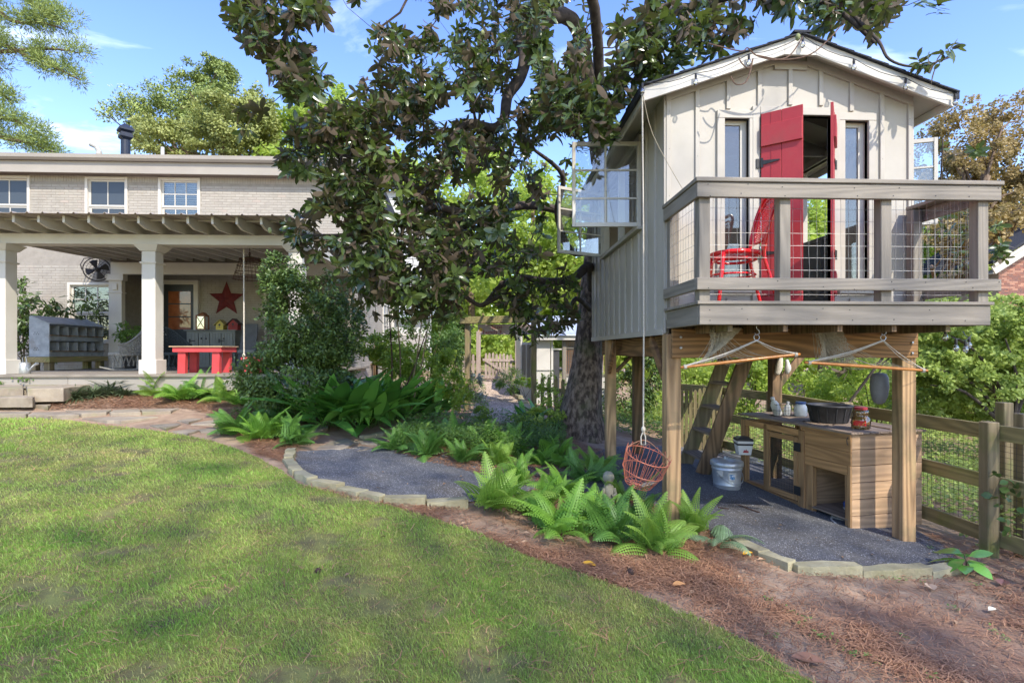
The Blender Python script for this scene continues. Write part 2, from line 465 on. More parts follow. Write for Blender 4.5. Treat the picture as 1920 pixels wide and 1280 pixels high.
def sheet(name, P, m, dz, step=.06):
    P = np.array([(p[0], p[1]) for p in P])
    x0, y0 = P.min(0) - step; x1, y1 = P.max(0) + step
    X, Y = np.meshgrid(np.arange(x0, x1, step), np.arange(y0, y1, step)); ny, nx = X.shape
    F = gridfaces(ny, nx); cx = X.ravel()[F].mean(1); cy = Y.ravel()[F].mean(1)
    F = F[inpoly(cx, cy, P)]
    u, inv = np.unique(F, return_inverse=True); F = inv.reshape(F.shape)
    x = X.ravel()[u]; y = Y.ravel()[u]
    bx, by, d = nearest_on(x, y, P); ins = inpoly(x, y, P)
    mv = (~ins) | (d < step * .45)
    x = np.where(mv, bx, x); y = np.where(mv, by, y)
    return struct(name, npmesh(name, np.stack([x, y, gz(x, y) + dz], -1), F, m, smooth=True)), P

LAWNM = M('lawn_thatch', (.22,.23,.06), (.13,.11,.045), sc=7, rough=.95, bump=.8, bsc=90, dirt=(.15,.10,.06), dirt_sc=1.6, dirt_lo=.55, dirt_hi=.7)
LP = [OG(*p) for p in [(0,786),(60,785),(130,789),(200,799),(270,806),(330,815),(400,828),(440,842),(480,858),(530,885),(560,909),(640,930),
      (740,953),(830,980),(900,1003),(985,1043),(1080,1075),(1190,1113),(1300,1155),(1400,1205),(1530,1285)]]
LP = [(-13, LP[0].y + .1)] + [(p.x, p.y) for p in LP] + [(1.9, 1.6), (2.4, -.5), (3.5, -8), (-13, -8)]
_, LAWNP = sheet('lawn', LP, LAWNM, .012, .12)

GRAV = M('blue_grey_gravel', (.17,.175,.185), (.065,.067,.072), sc=60, rough=.85, bump=1.0, bsc=120, detail=4, lo=.35, hi=.7,
         dirt=(.085,.075,.065), dirt_sc=1.1, dirt_lo=.45, dirt_hi=.7)
GP = [OG(*p) for p in [(548,848),(562,880),(590,900),(640,912),(715,933),(800,940),(880,943),(960,932),(1010,915),(1080,925),(1180,925),
      (1245,965),(1300,985),(1385,1015),(1480,1060),(1600,1066),(1720,1066),(1800,1056),(1790,1035),(1740,1008),(1700,985),(1640,960),
      (1560,910),(1470,870),(1400,850),(1330,842),(1260,838),(1150,838),(1080,862),(1000,862),(900,850),(820,848),(720,838),(640,843)]]
_, GRAVP = sheet('gravel_pad', GP, GRAV, .014, .06)

PATHM = M('pale_gravel_path', (.70,.54,.40), (.50,.38,.27), sc=30, rough=.9, bump=.8, bsc=90, dirt=(.22,.15,.10), dirt_sc=.9)
PP = [OG(*p) for p in [(870,800),(888,770),(893,745),(900,718),(940,712),(952,722),(965,738),(985,752),(1000,775),(1005,805),(960,825),(900,822)]]
_, PATHP = sheet('garden_path', PP, PATHM, .012, .08)

# ---- loose stones, needles, blades ---------------------------------------------------
def pts_in(P, n, near=True):
    P = np.asarray(P); out = []
    x0, y0 = P.min(0); x1, y1 = P.max(0); y0 = max(y0, 1.2)
    while sum(len(o) for o in out) < n:
        x = rng.uniform(x0, x1, n * 3); y = rng.uniform(y0, y1, n * 3)
        k = inpoly(x, y, P)
        if near: k &= rng.random(n * 3) < np.minimum(1, (2.6 / np.maximum(np.hypot(x, y), .5)) ** 1.35)
        k &= (x < y * 1.08 + .8) & (x > -y * 1.0 - .8)
        out.append(np.stack([x[k], y[k]], -1))
    return np.concatenate(out)[:n]
def blades(P, n, h0, h1, w0, wk, lean):
    xy = pts_in(P, n); x, y = xy.T
    g = fbm(x, y, 1.6, 11, 3); dry = fbm(x, y, 3.3, 31, 3)
    keep = rng.random(n) < np.clip((dry - .22) * 5, .12, 1)
    x = x[keep]; y = y[keep]; g = g[keep]; dry = dry[keep]; n = len(x)
    d = np.hypot(x, y); h = rng.uniform(h0, h1, n) * (.75 + .5 * g)
    wd = (w0 + wk * d) * rng.uniform(.7, 1.3, n)
    a = rng.uniform(0, 2 * np.pi, n); la = rng.normal(2.4, 1.0, n) + fbm(x, y, 1.1, 71) * 4; ln = rng.uniform(.2, lean, n) * h
    z = gz(x, y) + .008
    b = np.stack([x, y, z], -1); s = np.stack([np.cos(a) * wd, np.sin(a) * wd, 0 * a], -1)
    mid = b + np.stack([np.cos(la) * ln * .35, np.sin(la) * ln * .35, h * .62], -1)
    tip = b + np.stack([np.cos(la) * ln, np.sin(la) * ln, h * rng.uniform(.7, 1, n)], -1)
    V = np.stack([b - s, b + s, mid + s * .6, mid - s * .6, tip], 1).reshape(-1, 3)
    i = np.arange(n)[:, None] * 5
    Q = np.concatenate([i + 0, i + 1, i + 2, i + 3], 1); T = np.concatenate([i + 3, i + 2, i + 4, i + 4], 1)
    v = np.clip(.30 + .85 * (g - .25) + rng.normal(0, .15, n), 0, 1) * np.clip((dry - .14) * 4.0, .15, 1)
    return V, np.concatenate([Q, T]), np.repeat(v, 5)
def tri_fix(me): return me
GRASSM = LEAF('grass_blade', (.56,.45,.20), (.25,.48,.07), trans=.35, rough=.55, spec=.25)
nt_ = GRASSM.node_tree; rp_ = [n for n in nt_.nodes if n.type == 'VALTORGB'][0]
e_ = rp_.color_ramp.elements.new(.35); e_.color = (.41,.48,.13,1)
def npmesh_mixed(name, V, F, m, var):
    """quads whose last two indices coincide become triangles"""
    tri = F[:, 2] == F[:, 3]; Q = F[~tri]; T = F[tri][:, :3]
    me = bpy.data.meshes.new(name); V = np.asarray(V, np.float32)
    me.vertices.add(len(V)); me.vertices.foreach_set('co', V.ravel())
    li = np.concatenate([Q.ravel(), T.ravel()]).astype(np.int32)
    me.loops.add(len(li)); me.loops.foreach_set('vertex_index', li)
    ls = np.concatenate([np.arange(len(Q)) * 4, len(Q) * 4 + np.arange(len(T)) * 3]).astype(np.int32)
    lt = np.concatenate([np.full(len(Q), 4), np.full(len(T), 3)]).astype(np.int32)
    me.polygons.add(len(ls)); me.polygons.foreach_set('loop_start', ls); me.polygons.foreach_set('loop_total', lt)
    me.update(calc_edges=True)
    a = me.attributes.new('var', 'FLOAT', 'POINT'); a.data.foreach_set('value', np.asarray(var, np.float32))
    me.materials.append(m); return me
V, F, vv = blades(LAWNP, 310000, .018, .038, .0009, .00036, .9)
Vb, Fb, vb_ = blades(LAWNP, 12000, .036, .060, .0011, .00045, 1.1); F = np.concatenate([F, Fb + len(V)]); V = np.concatenate([V, Vb]); vv = np.concatenate([vv, vb_])
o = link('grass', npmesh_mixed('grass', V, F, GRASSM, vv), kind='stuff'); tag(o, 'short green and straw coloured turf grass over the whole lawn', 'grass')

def chips(P, n, r0, r1, m, name, label, flat=.6, near=True, dz=.012):
    xy = pts_in(P, n, near); x, y = xy.T; r = rng.uniform(r0, r1, n)
    T = np.array([(1,0,0),(-.5,.87,0),(-.5,-.87,0),(.1,.1,1),(0,0,-.5)]); n_ = len(x)
    a = rng.uniform(0, 6.28, n_); c, s = np.cos(a), np.sin(a)
    tx = T[None, :, 0] * rng.uniform(.6, 1.3, (n_, 5)); ty = T[None, :, 1] * rng.uniform(.6, 1.3, (n_, 5))
    V = np.stack([(tx * c[:, None] - ty * s[:, None]) * r[:, None] + x[:, None], (tx * s[:, None] + ty * c[:, None]) * r[:, None] + y[:, None],
                  T[None, :, 2] * r[:, None] * flat + gz(x, y)[:, None] + dz], -1).reshape(-1, 3)
    i = np.arange(n_)[:, None] * 5
    F = np.concatenate([i + np.array([[0, 1, 3]]), i + np.array([[1, 2, 3]]), i + np.array([[2, 0, 3]])])
    v = np.repeat(np.clip(rng.beta(1.6, 3.2, n_), 0, 1), 5)
    o = link(name, npmesh(name, V, F, m, v), kind='stuff'); tag(o, label, name.replace('_', ' '))
CHIP = M('slate_chip', (.44,.45,.47), (.09,.093,.10), sc=80, rough=.75, attr=True, lo=.0, hi=1.0)
chips(GRAVP, 60000, .004, .0105, CHIP, 'gravel', 'loose blue grey crushed stone under and beside the playhouse')
CHIPB = M('tan_pebble', (.62,.52,.40), (.22,.15,.10), sc=80, rough=.8, attr=True, lo=0, hi=1)
chips(PATHP, 9000, .008, .02, CHIPB, 'gravel', 'loose tan pebbles on the path through the arch', near=False)

NEED = LEAF('pine_needle', (.18,.08,.042), (.48,.26,.14), trans=0, rough=.7, spec=.3)
def needles(P, n, L0, L1, dens_scale=0.0, thr=0.0, dz=.012):
    xy = pts_in(P, n); x, y = xy.T
    if thr: 
        k = (fbm(x, y, dens_scale, 91, 3) + rng.normal(0, .07, len(x))) > thr; x = x[k]; y = y[k]
    n = len(x); a = rng.normal(.4, 1.1, n); L = rng.uniform(L0, L1, n); wd = .0009 + .00032 * np.hypot(x, y)
    dx, dy = np.cos(a), np.sin(a); bend = rng.normal(0, .15, n)
    z = gz(x, y) + dz + rng.random(n) ** 2 * .02; z2 = z + rng.normal(0, .008, n)
    p0 = np.stack([x - dx * L / 2, y - dy * L / 2, z], -1); p1 = np.stack([x - dy * L * bend, y + dx * L * bend, z + .006], -1)
    p2 = np.stack([x + dx * L / 2, y + dy * L / 2, z2], -1); s = np.stack([-dy * wd, dx * wd, 0 * x], -1)
    V = np.stack([p0 - s, p0 + s, p1 - s, p1 + s, p2 - s, p2 + s], 1).reshape(-1, 3)
    i = np.arange(n)[:, None] * 6
    F = np.concatenate([i + np.array([[0, 1, 3, 2]]), i + np.array([[2, 3, 5, 4]])])
    return V, F, np.repeat(rng.random(n), 6)
BED = [(p.x, p.y) for p in [OG(*q) for q in [(560,912),(640,930),(740,953),(830,980),(900,1003),(985,1043),(1080,1075),(1190,1113),(1300,1155),(1400,1205),(1560,1300),(1980,1300),
      (1980,1060),(1900,1040),(1740,1000),(1790,1060),(1600,1070),(1480,1070),(1385,1020),(1300,985),(1245,960),(1180,925),(1080,925),(1000,915),(960,935),(880,948),(760,948),(620,922)]]]
BED2 = [(p.x, p.y) for p in [OG(*q) for q in [(90,770),(100,745),(250,735),(450,740),(640,745),(720,790),(600,812),(560,830),(540,870),(480,850),(410,780),(340,765)]]]
BED3 = [(p.x, p.y) for p in [OG(*q) for q in [(740,850),(760,800),(900,790),(1000,800),(1060,820),(1140,850),(1080,900),(960,910),(860,880)]]]
parts_ = [needles(BED, 30000, .05, .15, 1.3, .55), needles(BED, 4500, .04, .13), needles(BED2, 12000, .08, .2), needles(BED3, 8000, .06, .16)]
off = 0; VV = []; FF = []; VR = []
for V, F, v in parts_:
    VV.append(V); FF.append(F + off); VR.append(v); off += len(V)
o = link('pine_straw', npmesh('pine_straw', np.concatenate(VV), np.concatenate(FF), NEED, np.concatenate(VR)), kind='stuff')
tag(o, 'rust brown pine straw scattered over the planting beds', 'pine straw')
needl = needles(LAWNP, 1500, .04, .12, dz=.035)
o = link('pine_straw', npmesh('pine_straw', needl[0], needl[1], NEED, needl[2]), kind='stuff'); tag(o, 'stray brown pine needles lying on the lawn', 'pine straw')
# little weeds in the bare soil
def weed_clumps(spots, n, r, m, name, label, leaf=.012):
    V = []; F = []; vr = []
    for (x, y) in spots:
        for _ in range(n):
            a = random.uniform(0, 6.28); q = random.uniform(.1, 1) * r; px_, py_ = x + math.cos(a) * q, y + math.sin(a) * q
            z = gz1(px_, py_) + random.uniform(.01, .035); b = random.uniform(0, 6.28); l = leaf * random.uniform(.6, 1.4); t = random.uniform(-.3, .5)
            c, s = math.cos(b), math.sin(b); k = len(V)
            V += [(px_, py_, z), (px_ + c*l - s*l*.5, py_ + s*l + c*l*.5, z + l*t), (px_ + c*2*l, py_ + s*2*l, z + l*t*1.5), (px_ + c*l + s*l*.5, py_ + s*l - c*l*.5, z + l*t)]
            F.append((k, k+1, k+2, k+3)); vr += [random.random()] * 4
    o = link(name, npmesh(name, V, F, m, vr), kind='stuff'); tag(o, label, 'weeds')
WEEDM = LEAF('weed_leaf', (.08,.17,.03), (.25,.42,.10), trans=.3)
ws = [OG(*p) for p in [(1510,1165),(1540,1200),(1560,1205),(1640,1240),(1500,1175),(1600,1230),(1480,1150),(1440,1130),(1740,1270),(1700,1200),(1790,1145),(1530,1195),
      (1450,1195),(1395,1250),(1860,1185),(1610,1065),(1745,1030),(1755,1040),(1020,985),(960,965),(1590,1225),(1690,1090),(1830,1100),(1730,1095),(1880,1200)]]
weed_clumps([(p.x, p.y) for p in ws], 14, .045, WEEDM, 'weeds', 'tiny green weeds sprouting from the bare soil', .011)

# ---- edging blocks -------------------------------------------------------------------
KERB = M('mossy_edging_stone', (.40,.36,.225), (.27,.235,.14), sc=5, rough=.95, bump=1.0, bsc=40, rand=.13, dirt=(.24,.23,.12), dirt_sc=3, dirt_lo=.5, dirt_hi=.75)
FLAG = M('flagstone', (.33,.28,.21), (.21,.17,.125), sc=3.5, rough=.85, bump=.6, bsc=30, rand=.14, dirt=(.22,.22,.10), dirt_sc=1.7, dirt_lo=.52, dirt_hi=.7)
def rough_block(poly, z0, z1, jit=.006, seed=0):
    """a stone slab from an outline: top edge chipped, edges eased"""
    rr = random.Random(seed); n = len(poly); out = []
    for i in range(n):
        a = Vector(poly[i]); b = Vector(poly[(i+1) % n]); k = max(1, int((b - a).length / .11))
        for j in range(k):
            q = a.lerp(b, j / k); out.append(Vector((q.x + rr.uniform(-jit, jit), q.y + rr.uniform(-jit, jit))))
    c = sum(out, Vector((0,0))) / len(out); mb = MB(); m_ = len(out)
    for r_, z in ((1.0, z0), (1.0, z1 - .012), (.985, z1 - .003)):
        for q in out:
            p = c + (q - c) * r_; mb.v.append((p.x, p.y, (z(p.x, p.y) if callable(z) else z) + rr.uniform(-.002, .002)))
    for l in range(2):
        for i in range(m_): mb.f.append((l*m_+i, l*m_+(i+1) % m_, (l+1)*m_+(i+1) % m_, (l+1)*m_+i))
    mb.f.append(tuple(range(2*m_, 3*m_))); return mb
def curb(name_label, pts, lens, w_=.1, h=.06):
    root = thing('stone_edging', name_label, 'edging', (pts[0].x, pts[0].y, pts[0].z))
    for i in range(len(pts) - 1):
        a = Vector((pts[i].x, pts[i].y)); b = Vector((pts[i+1].x, pts[i+1].y)); d = (b - a).normalized(); n = Vector((-d.y, d.x)) * w_ / 2
        g = .006; a2 = a + d * g; b2 = b - d * g
        z = max(gz1(a.x, a.y), gz1(b.x, b.y))
        hh = h + random.uniform(-.008, .008)
        mb = rough_block([a2 - n, b2 - n, b2 + n, a2 + n], z - .12, z + hh, .016, seed=i)
        part('stone', mb, KERB, root)
curb('curved row of pale mossy blocks round the dark gravel beside the lawn', [OG(*p) for p in [(545,846),(540,866),(557,892),(585,908),(642,920),(680,932),(718,943),(800,949),(880,951)]], 0, .11, .055)
curb('run of pale stone blocks holding the gravel in front of the wooden hutch', [OG(*p) for p in [(1378,1018),(1432,1046),(1486,1070),(1610,1078),(1735,1079),(1790,1072)]], 0, .11, .06)
curb('short row of square edging stones behind the dark gravel', [OG(*p) for p in [(676,822),(702,820),(738,812),(742,800),(762,797)]], 0, .12, .05)
curb('low mossy kerb beside the pale path near the potted plants', [OG(*p) for p in [(962,742),(975,750),(985,762),(992,778)]], 0, .12, .07)
curb('grey stone blocks at the foot of the left arch post', [OG(*p) for p in [(888,786),(900,782),(905,776)]], 0, .2, .05)

def slabs(name, label, polys, h, root=None):
    root = bpy.data.objects.new(name, None); COL.objects.link(root); root['kind'] = 'structure'
    root.location = (0, 0, 0)
    for k, (poly, hh) in enumerate(polys):
        P = [OG(*p) for p in poly]; z = sum(p.z for p in P) / len(P); hh *= .55
        part('stone', rough_block([Vector((p.x, p.y)) for p in P], z - .12, z + hh, .018, k), FLAG, root, local=True)
slabs('stone_path', '', [
 ([(-60,768),(60,768),(50,784),(-70,786)], .05), ([(63,768),(112,768),(150,784),(110,786),(54,784)], .055), ([(115,768),(208,766),(203,778),(152,783)], .05),
 ([(211,766),(262,766),(262,779),(206,780)], .05), ([(265,766),(337,767),(318,776),(265,779)], .06), ([(152,786),(204,781),(262,782),(300,783),(228,795),(190,793)], .05),
 ([(278,798),(330,791),(340,797),(312,808)], .03), ([(333,789),(355,783),(382,786),(352,796)], .03), ([(386,784),(412,790),(404,800),(360,797)], .03),
 ([(318,810),(344,799),(372,809),(350,819)], .03), ([(356,799),(404,803),(412,815),(378,812)], .03),
 ([(556,812),(575,800),(612,798),(614,808),(580,828),(556,832)], .09),
 ([(592,842),(618,824),(650,821),(672,832),(640,845)], .025), ([(654,820),(694,816),(722,828),(712,838),(676,833)], .03), ([(624,848),(676,836),(706,841),(660,850)], .02)], 0)
_rt = bpy.data.objects.new('stone_steps', None); COL.objects.link(_rt); _rt['kind'] = 'structure'
for k, (poly, zt, th) in enumerate([
  ([(-80,750),(36,749),(34,757),(-80,758)], -.85, .10), ([(39,749),(98,751),(100,755),(90,760),(40,758)], -.86, .10),
  ([(-60,734),(30,734),(69,734),(71,740),(62,744),(-60,745)], -.72, .16),
  ([(-60,719),(40,718),(44,727),(-60,728)], -.60, .22), ([(48,718),(165,717),(172,720),(118,727),(52,728)], -.60, .22),
  ([(-60,729),(66,729),(66,733),(-60,734)], -.70, .10), ([(72,729),(112,728),(122,731),(76,734)], -.70, .12)]):
    P = [PZ(x, y, zt) for x, y in poly]
    part('stone', rough_block([Vector((p.x, p.y)) for p in P], zt - th, zt, .014, k + 50), FLAG, _rt, local=True)

# fallen bits
def pinecone(px, py, s, label):
    p = OG(px, py, .012); rt = thing('pine_cone', label, 'pine cone', p, random.uniform(0, 3))
    mb = MB(); n = 9
    mb.lathe([(.3*s, 0), (.75*s, .25*s), (.8*s, .8*s), (.5*s, 1.6*s), (.12*s, 2.1*s)], n=8)
    for i in range(34):
        t = i / 34; a = i * 2.4; r = s * (.85 - .65 * t) ; z = s * (.1 + 1.9 * t); q = Vector((r*math.cos(a), r*math.sin(a), z))
        o_ = Vector((math.cos(a), math.sin(a), .5)) * s * .22; sd_ = Vector((-math.sin(a), math.cos(a), 0)) * s * .2
        mb.quad(q - sd_, q + sd_, q + o_ + Vector((0,0,.05*s)), q - sd_ * .2 + o_)
    mb.rot(Matrix.Rotation(R(90), 4, 'X')); mb.v = [(x, y, z + s * .6) for x, y, z in mb.v]
    part('scales', mb, CONE, rt, local=True)
CONE = M('cone_scale', (.09,.05,.035), (.035,.02,.015), sc=50, rough=.9)
pinecone(1180, 1077, .032, 'dark pine cone lying on the soil below the largest fern')
pinecone(745, 945, .026, 'pine cone against the outer face of the curved edging')
pinecone(803, 953, .026, 'pine cone beside the joint of the two right edging blocks')
pinecone(1293, 1000, .02, 'small pine cone at the foot of the front left post')
pinecone(595, 1075, .022, 'brown pine cone alone in the middle of the lawn')
def fallen(px, py, s, col, label, rot=0):
    p = OG(px, py, .02); m = LEAF('fallen_leaf_' , col, col, trans=.1)
    mb = MB(); n = 5; top = []; bot = []
    for i in range(n + 1):
        t = i / n; w_ = s * .32 * math.sin(math.pi * min(1, t * .95 + .03)); z = .012 * math.sin(t * 3) 
        top.append((t * s - s/2, w_, z + .01)); bot.append((t * s - s/2, -w_, z + .008))
    for i in range(n): mb.quad(bot[i], bot[i+1], (top[i+1][0], 0, .004), (top[i][0], 0, .004)); mb.quad((top[i][0], 0, .004), (top[i+1][0], 0, .004), top[i+1], top[i])
    mb.rot(Matrix.Rotation(rot, 4, 'Z'))
    me = mb.mesh('leaf', m); o = link('fallen_leaf', me); o.location = p; tag(o, label, 'leaf')
fallen(1402, 1043, .10, (.80,.45,.02), 'bright yellow fallen leaf beside the edging of the hutch gravel', .3)
fallen(1103, 1064, .11, (.72,.38,.03), 'long yellow brown leaf at the lawn edge under the ferns', -.5)
fallen(1273, 1103, .10, (.55,.27,.09), 'tan fallen leaf flat on the bare soil', .1)
fallen(1745, 1106, .12, (.62,.45,.30), 'pale curled leaf on pine straw right of the edging', 1.2)
fallen(1861, 1150, .07, (.72,.66,.50), 'small cream leaf near the right edge on the soil', .2)
fallen(1855, 1080, .15, (.42,.25,.15), 'large brown leaf under the seedling by the fence', -.4)
fallen(1880, 1098, .14, (.24,.11,.08), 'dark brown leaf in the litter by the fence post', .7)
fallen(1515, 1245, .16, (.35,.17,.09), 'brown leaf at the corner of lawn and soil', -.4)
def stick(pts, r, label):
    p0 = pts[0]; o = link('twig', MB().tube([p for p in pts], r, 5).mesh('twig', CONE)); tag(o, label, 'twig')
for q, r_, lb in (([(1385,950),(1405,957),(1424,964)], .009, 'short dark stick lying on the gravel before the hutch'),
               ([(1346,954),(1366,957)], .006, 'thin dark stick on the gravel near the front post'),
               ([(1122,1055),(1150,1055),(1168,1056)], .006, 'bleached twig on the soil above the pine cone')):
    P = [OG(a, b, .02) for a, b in q]; stick(P, r_, lb)

def litter(P, n, s0, s1, cols, name, label):
    xy = pts_in(P, n); x, y = xy.T; m = LEAF(name + '_brown', cols[0], cols[1], trans=.1, rough=.7); V = []; F = []; vr = []
    for i in range(n):
        z = gz1(x[i], y[i]) + .022; a = random.uniform(0, 6.28); s = random.uniform(s0, s1); c, q = math.cos(a), math.sin(a); k = len(V); h = s*random.uniform(.05, .4)
        V += [(x[i], y[i], z), (x[i] + c*s*.5 - q*s*.24, y[i] + q*s*.5 + c*s*.24, z + h), (x[i] + c*s, y[i] + q*s, z + .004), (x[i] + c*s*.5 + q*s*.24, y[i] + q*s*.5 - c*s*.24, z + h*.4), (x[i] + c*s*.5, y[i] + q*s*.5, z + .002)]
        F += [(k, k+4, k+2, k+1), (k, k+3, k+2, k+4)]; vr += [random.random()]*5
    o = link(name, npmesh(name, V, F, m, vr), kind='stuff'); tag(o, label, 'leaf litter')
litter(BED, 170, .02, .06, ((.14,.07,.04), (.50,.33,.19)), 'leaf_litter', 'small dry brown leaf bits over the bare soil and straw')
litter(LAWNP, 70, .015, .045, ((.10,.06,.04), (.34,.22,.12)), 'leaf_litter', 'few brown leaf bits lying in the grass')
litter(GRAVP, 60, .015, .05, ((.14,.08,.05), (.45,.32,.18)), 'leaf_litter', 'dry leaf bits strewn over the blue grey gravel')
# ------------------------------------------------------------------ raised playhouse
HX0, HX1, FY, BY, ZF, ZB = 1.69, 4.13, 5.06, 8.66, .38, .17
RX, RS = 2.91, .345                                   # ridge line and slope
def under(x): return 2.90 - abs(x - RX) * RS          # underside of the roof
T = .05
house = thing('playhouse', 'cream board and batten playhouse with red double doors raised on posts by the magnolia', 'playhouse', (RX, FY, -1.7))
def cells(us, vs, holes):
    """rectangles of a wall left once the openings are cut"""
    for i in range(len(us) - 1):
        for j in range(len(vs) - 1):
            cu, cv = (us[i] + us[i+1]) / 2, (vs[j] + vs[j+1]) / 2
            if not any(h[0] < cu < h[1] and h[2] < cv < h[3] for h in holes): yield us[i], us[i+1], vs[j], vs[j+1]
FH = [(2.605, 3.32, .3, 2.28), (2.26, 2.50, .60, 2.24), (3.45, 3.685, .60, 2.24)]
bat = [HX0 + .305 * i for i in range(9)]
for i in range(8):
    a, b = bat[i], bat[i+1]; mb = MB()
    us = sorted({a, b} | {h[k] for h in FH for k in (0, 1) if a < h[k] < b})
    vs = sorted({ZB + .13, 2.3} | {h[k] for h in FH for k in (2, 3)})
    for u0, u1, v0, v1 in cells(us, vs, FH): mb.box(u0, u1, FY, FY + T, v0, v1)
    for u0, u1 in zip(us[:-1], us[1:]):
        mb.prism([(u0, FY, 2.3), (u1, FY, 2.3), (u1, FY, under(u1) + .03), (u0, FY, under(u0) + .03)], (0, T, 0))
    part('wall_panel', mb, CREAM, house)
for i, x in enumerate(bat):
    x = min(max(x, HX0 + .022), HX1 - .022); top = under(x) - .05; segs = [(ZB + .13, top)]
    for h in FH:
        if h[0] - .12 < x < h[1] + .12: segs = [(ZB + .13, h[2] - .09), (h[3] + .09, top)] if h[2] > .4 else [(h[3] + .1, top)]
    for z0, z1 in segs: part('batten', MB().box(x - .021, x + .021, FY - .02, FY + .003, z0, z1), CREAM, house, bevel=.003)
# gable frieze
for sgn in (-1, 1):
    xe = HX0 if sgn < 0 else HX1
    mb = MB().prism([(xe, FY - .024, under(xe)), (RX + sgn*.16, FY - .024, under(RX + sgn*.16)), (RX + sgn*.16, FY - .024, under(RX+sgn*.16) - .085), (xe, FY - .024, under(xe) - .085)], (0, .022, 0))
    part('gable_trim', mb, CREAM, house)
part('gable_trim', MB().prism([(RX - .16, FY - .024, 2.80), (RX + .16, FY - .024, 2.80), (RX + .16, FY - .024, 2.72), (RX - .16, FY - .024, 2.72)][::-1], (0, .022, 0)), CREAM, house)
# side walls
SH = [(5.90, 7.78, 1.40, 2.33)]
yb = [FY + .3 * i for i in range(13)]
for side, x in (('l', HX0), ('r', HX1)):
    sx = 1 if side == 'l' else -1
    for i in range(12):
        a, b = yb[i], yb[i+1]; a0 = a + (T + .002 if i == 0 else 0); mb = MB()
        us = sorted({a0, b} | {h[k] for h in SH for k in (0, 1) if a0 < h[k] < b}); vs = [ZB, 1.40, 2.33, under(x) + .02]
        hole = any(SH[0][0] < (u + .01) < SH[0][1] for u in us[:-1])
        for lo_, hi_ in (((ZB, 1.40), (2.33, under(x) + .02)) if hole else ((ZB, under(x) + .02),)):
            mb = MB()
            for u0, u1, v0, v1 in cells(us, vs, SH):
                if lo_ - .001 < v0 and v1 < hi_ + .001: mb.box(min(x, x + sx*T), max(x, x + sx*T), u0, u1, v0, v1)
            part('wall_panel', mb, CREAM, house)
    for i, y in enumerate(yb):
        y = min(max(y, FY + .01), BY - .02); segs = [(ZB, under(x) - .03)]
        if 5.85 < y < 7.83: segs = [(ZB, 1.33), (2.41, under(x) - .03)]
        for z0, z1 in segs: part('batten', MB().box(min(x - sx*.02, x + sx*.003), max(x - sx*.02, x + sx*.003), y - .021, y + .021, z0, z1), CREAM, house, bevel=.003)
    part('bottom_trim', MB().box(min(x - sx*.03, x - sx*.001), max(x - sx*.03, x - sx*.001), FY + .02, BY, ZB - .012, ZB + .05), CREAM, house)
    # window opening trim + mullion
    f = part('window_frame', MB().box(*sorted((x - sx*.025, x + sx*.06)), 5.90, 5.95, 1.40, 2.33).box(*sorted((x - sx*.025, x + sx*.06)), 7.73, 7.78, 1.40, 2.33)
             .box(*sorted((x - sx*.022, x + sx*.05)), 6.80, 6.88, 1.41, 2.32).box(*sorted((x - sx*.03, x + sx*.07)), 5.86, 7.82, 2.33, 2.41), TRIM, house, bevel=.003)
    part('window_sill', MB().box(*sorted((x - sx*.06, x + sx*.07)), 5.84, 7.84, 1.35, 1.40), CREAMD if side == 'r' else CREAM, house, bevel=.004)
part('back_wall', MB().box(HX0 + .002, HX1 - .002, BY - T, BY, ZB, 2.46).prism([(HX0, BY - T, 2.46), (HX1, BY - T, 2.46), (RX, BY - T, 2.9)], (0, T, 0)), CREAM, house)
part('floor', MB().box(HX0 + T, HX1 - T, FY + T, BY - T, .30, .36), GREYY, house)
for k in range(7):                                     # inside: studs and rafters seen through the door
    y = FY + .25 + .52 * k; mb = MB()
    for x0, x1 in ((HX0 + T, HX0 + T + .04), (HX1 - T - .04, HX1 - T)):
        if y < 5.8 or y > 7.85: mb.box(x0, x1, y, y + .04, .36, 2.45)
        else: mb.box(x0, x1, y, y + .04, .36, 1.38)
    mb.beam((HX0 + T, y, under(HX0) - .06), (RX - .01, y, under(RX) - .07), .04, .09).beam((HX1 - T, y, under(HX1) - .06), (RX + .01, y, under(RX) - .07), .04, .09)
    part('rafter', mb, CREAMD, house)
part('tie_beam', MB().box(HX0 + T, HX1 - T, 6.3, 6.34, 2.36, 2.45), CREAMD, house)
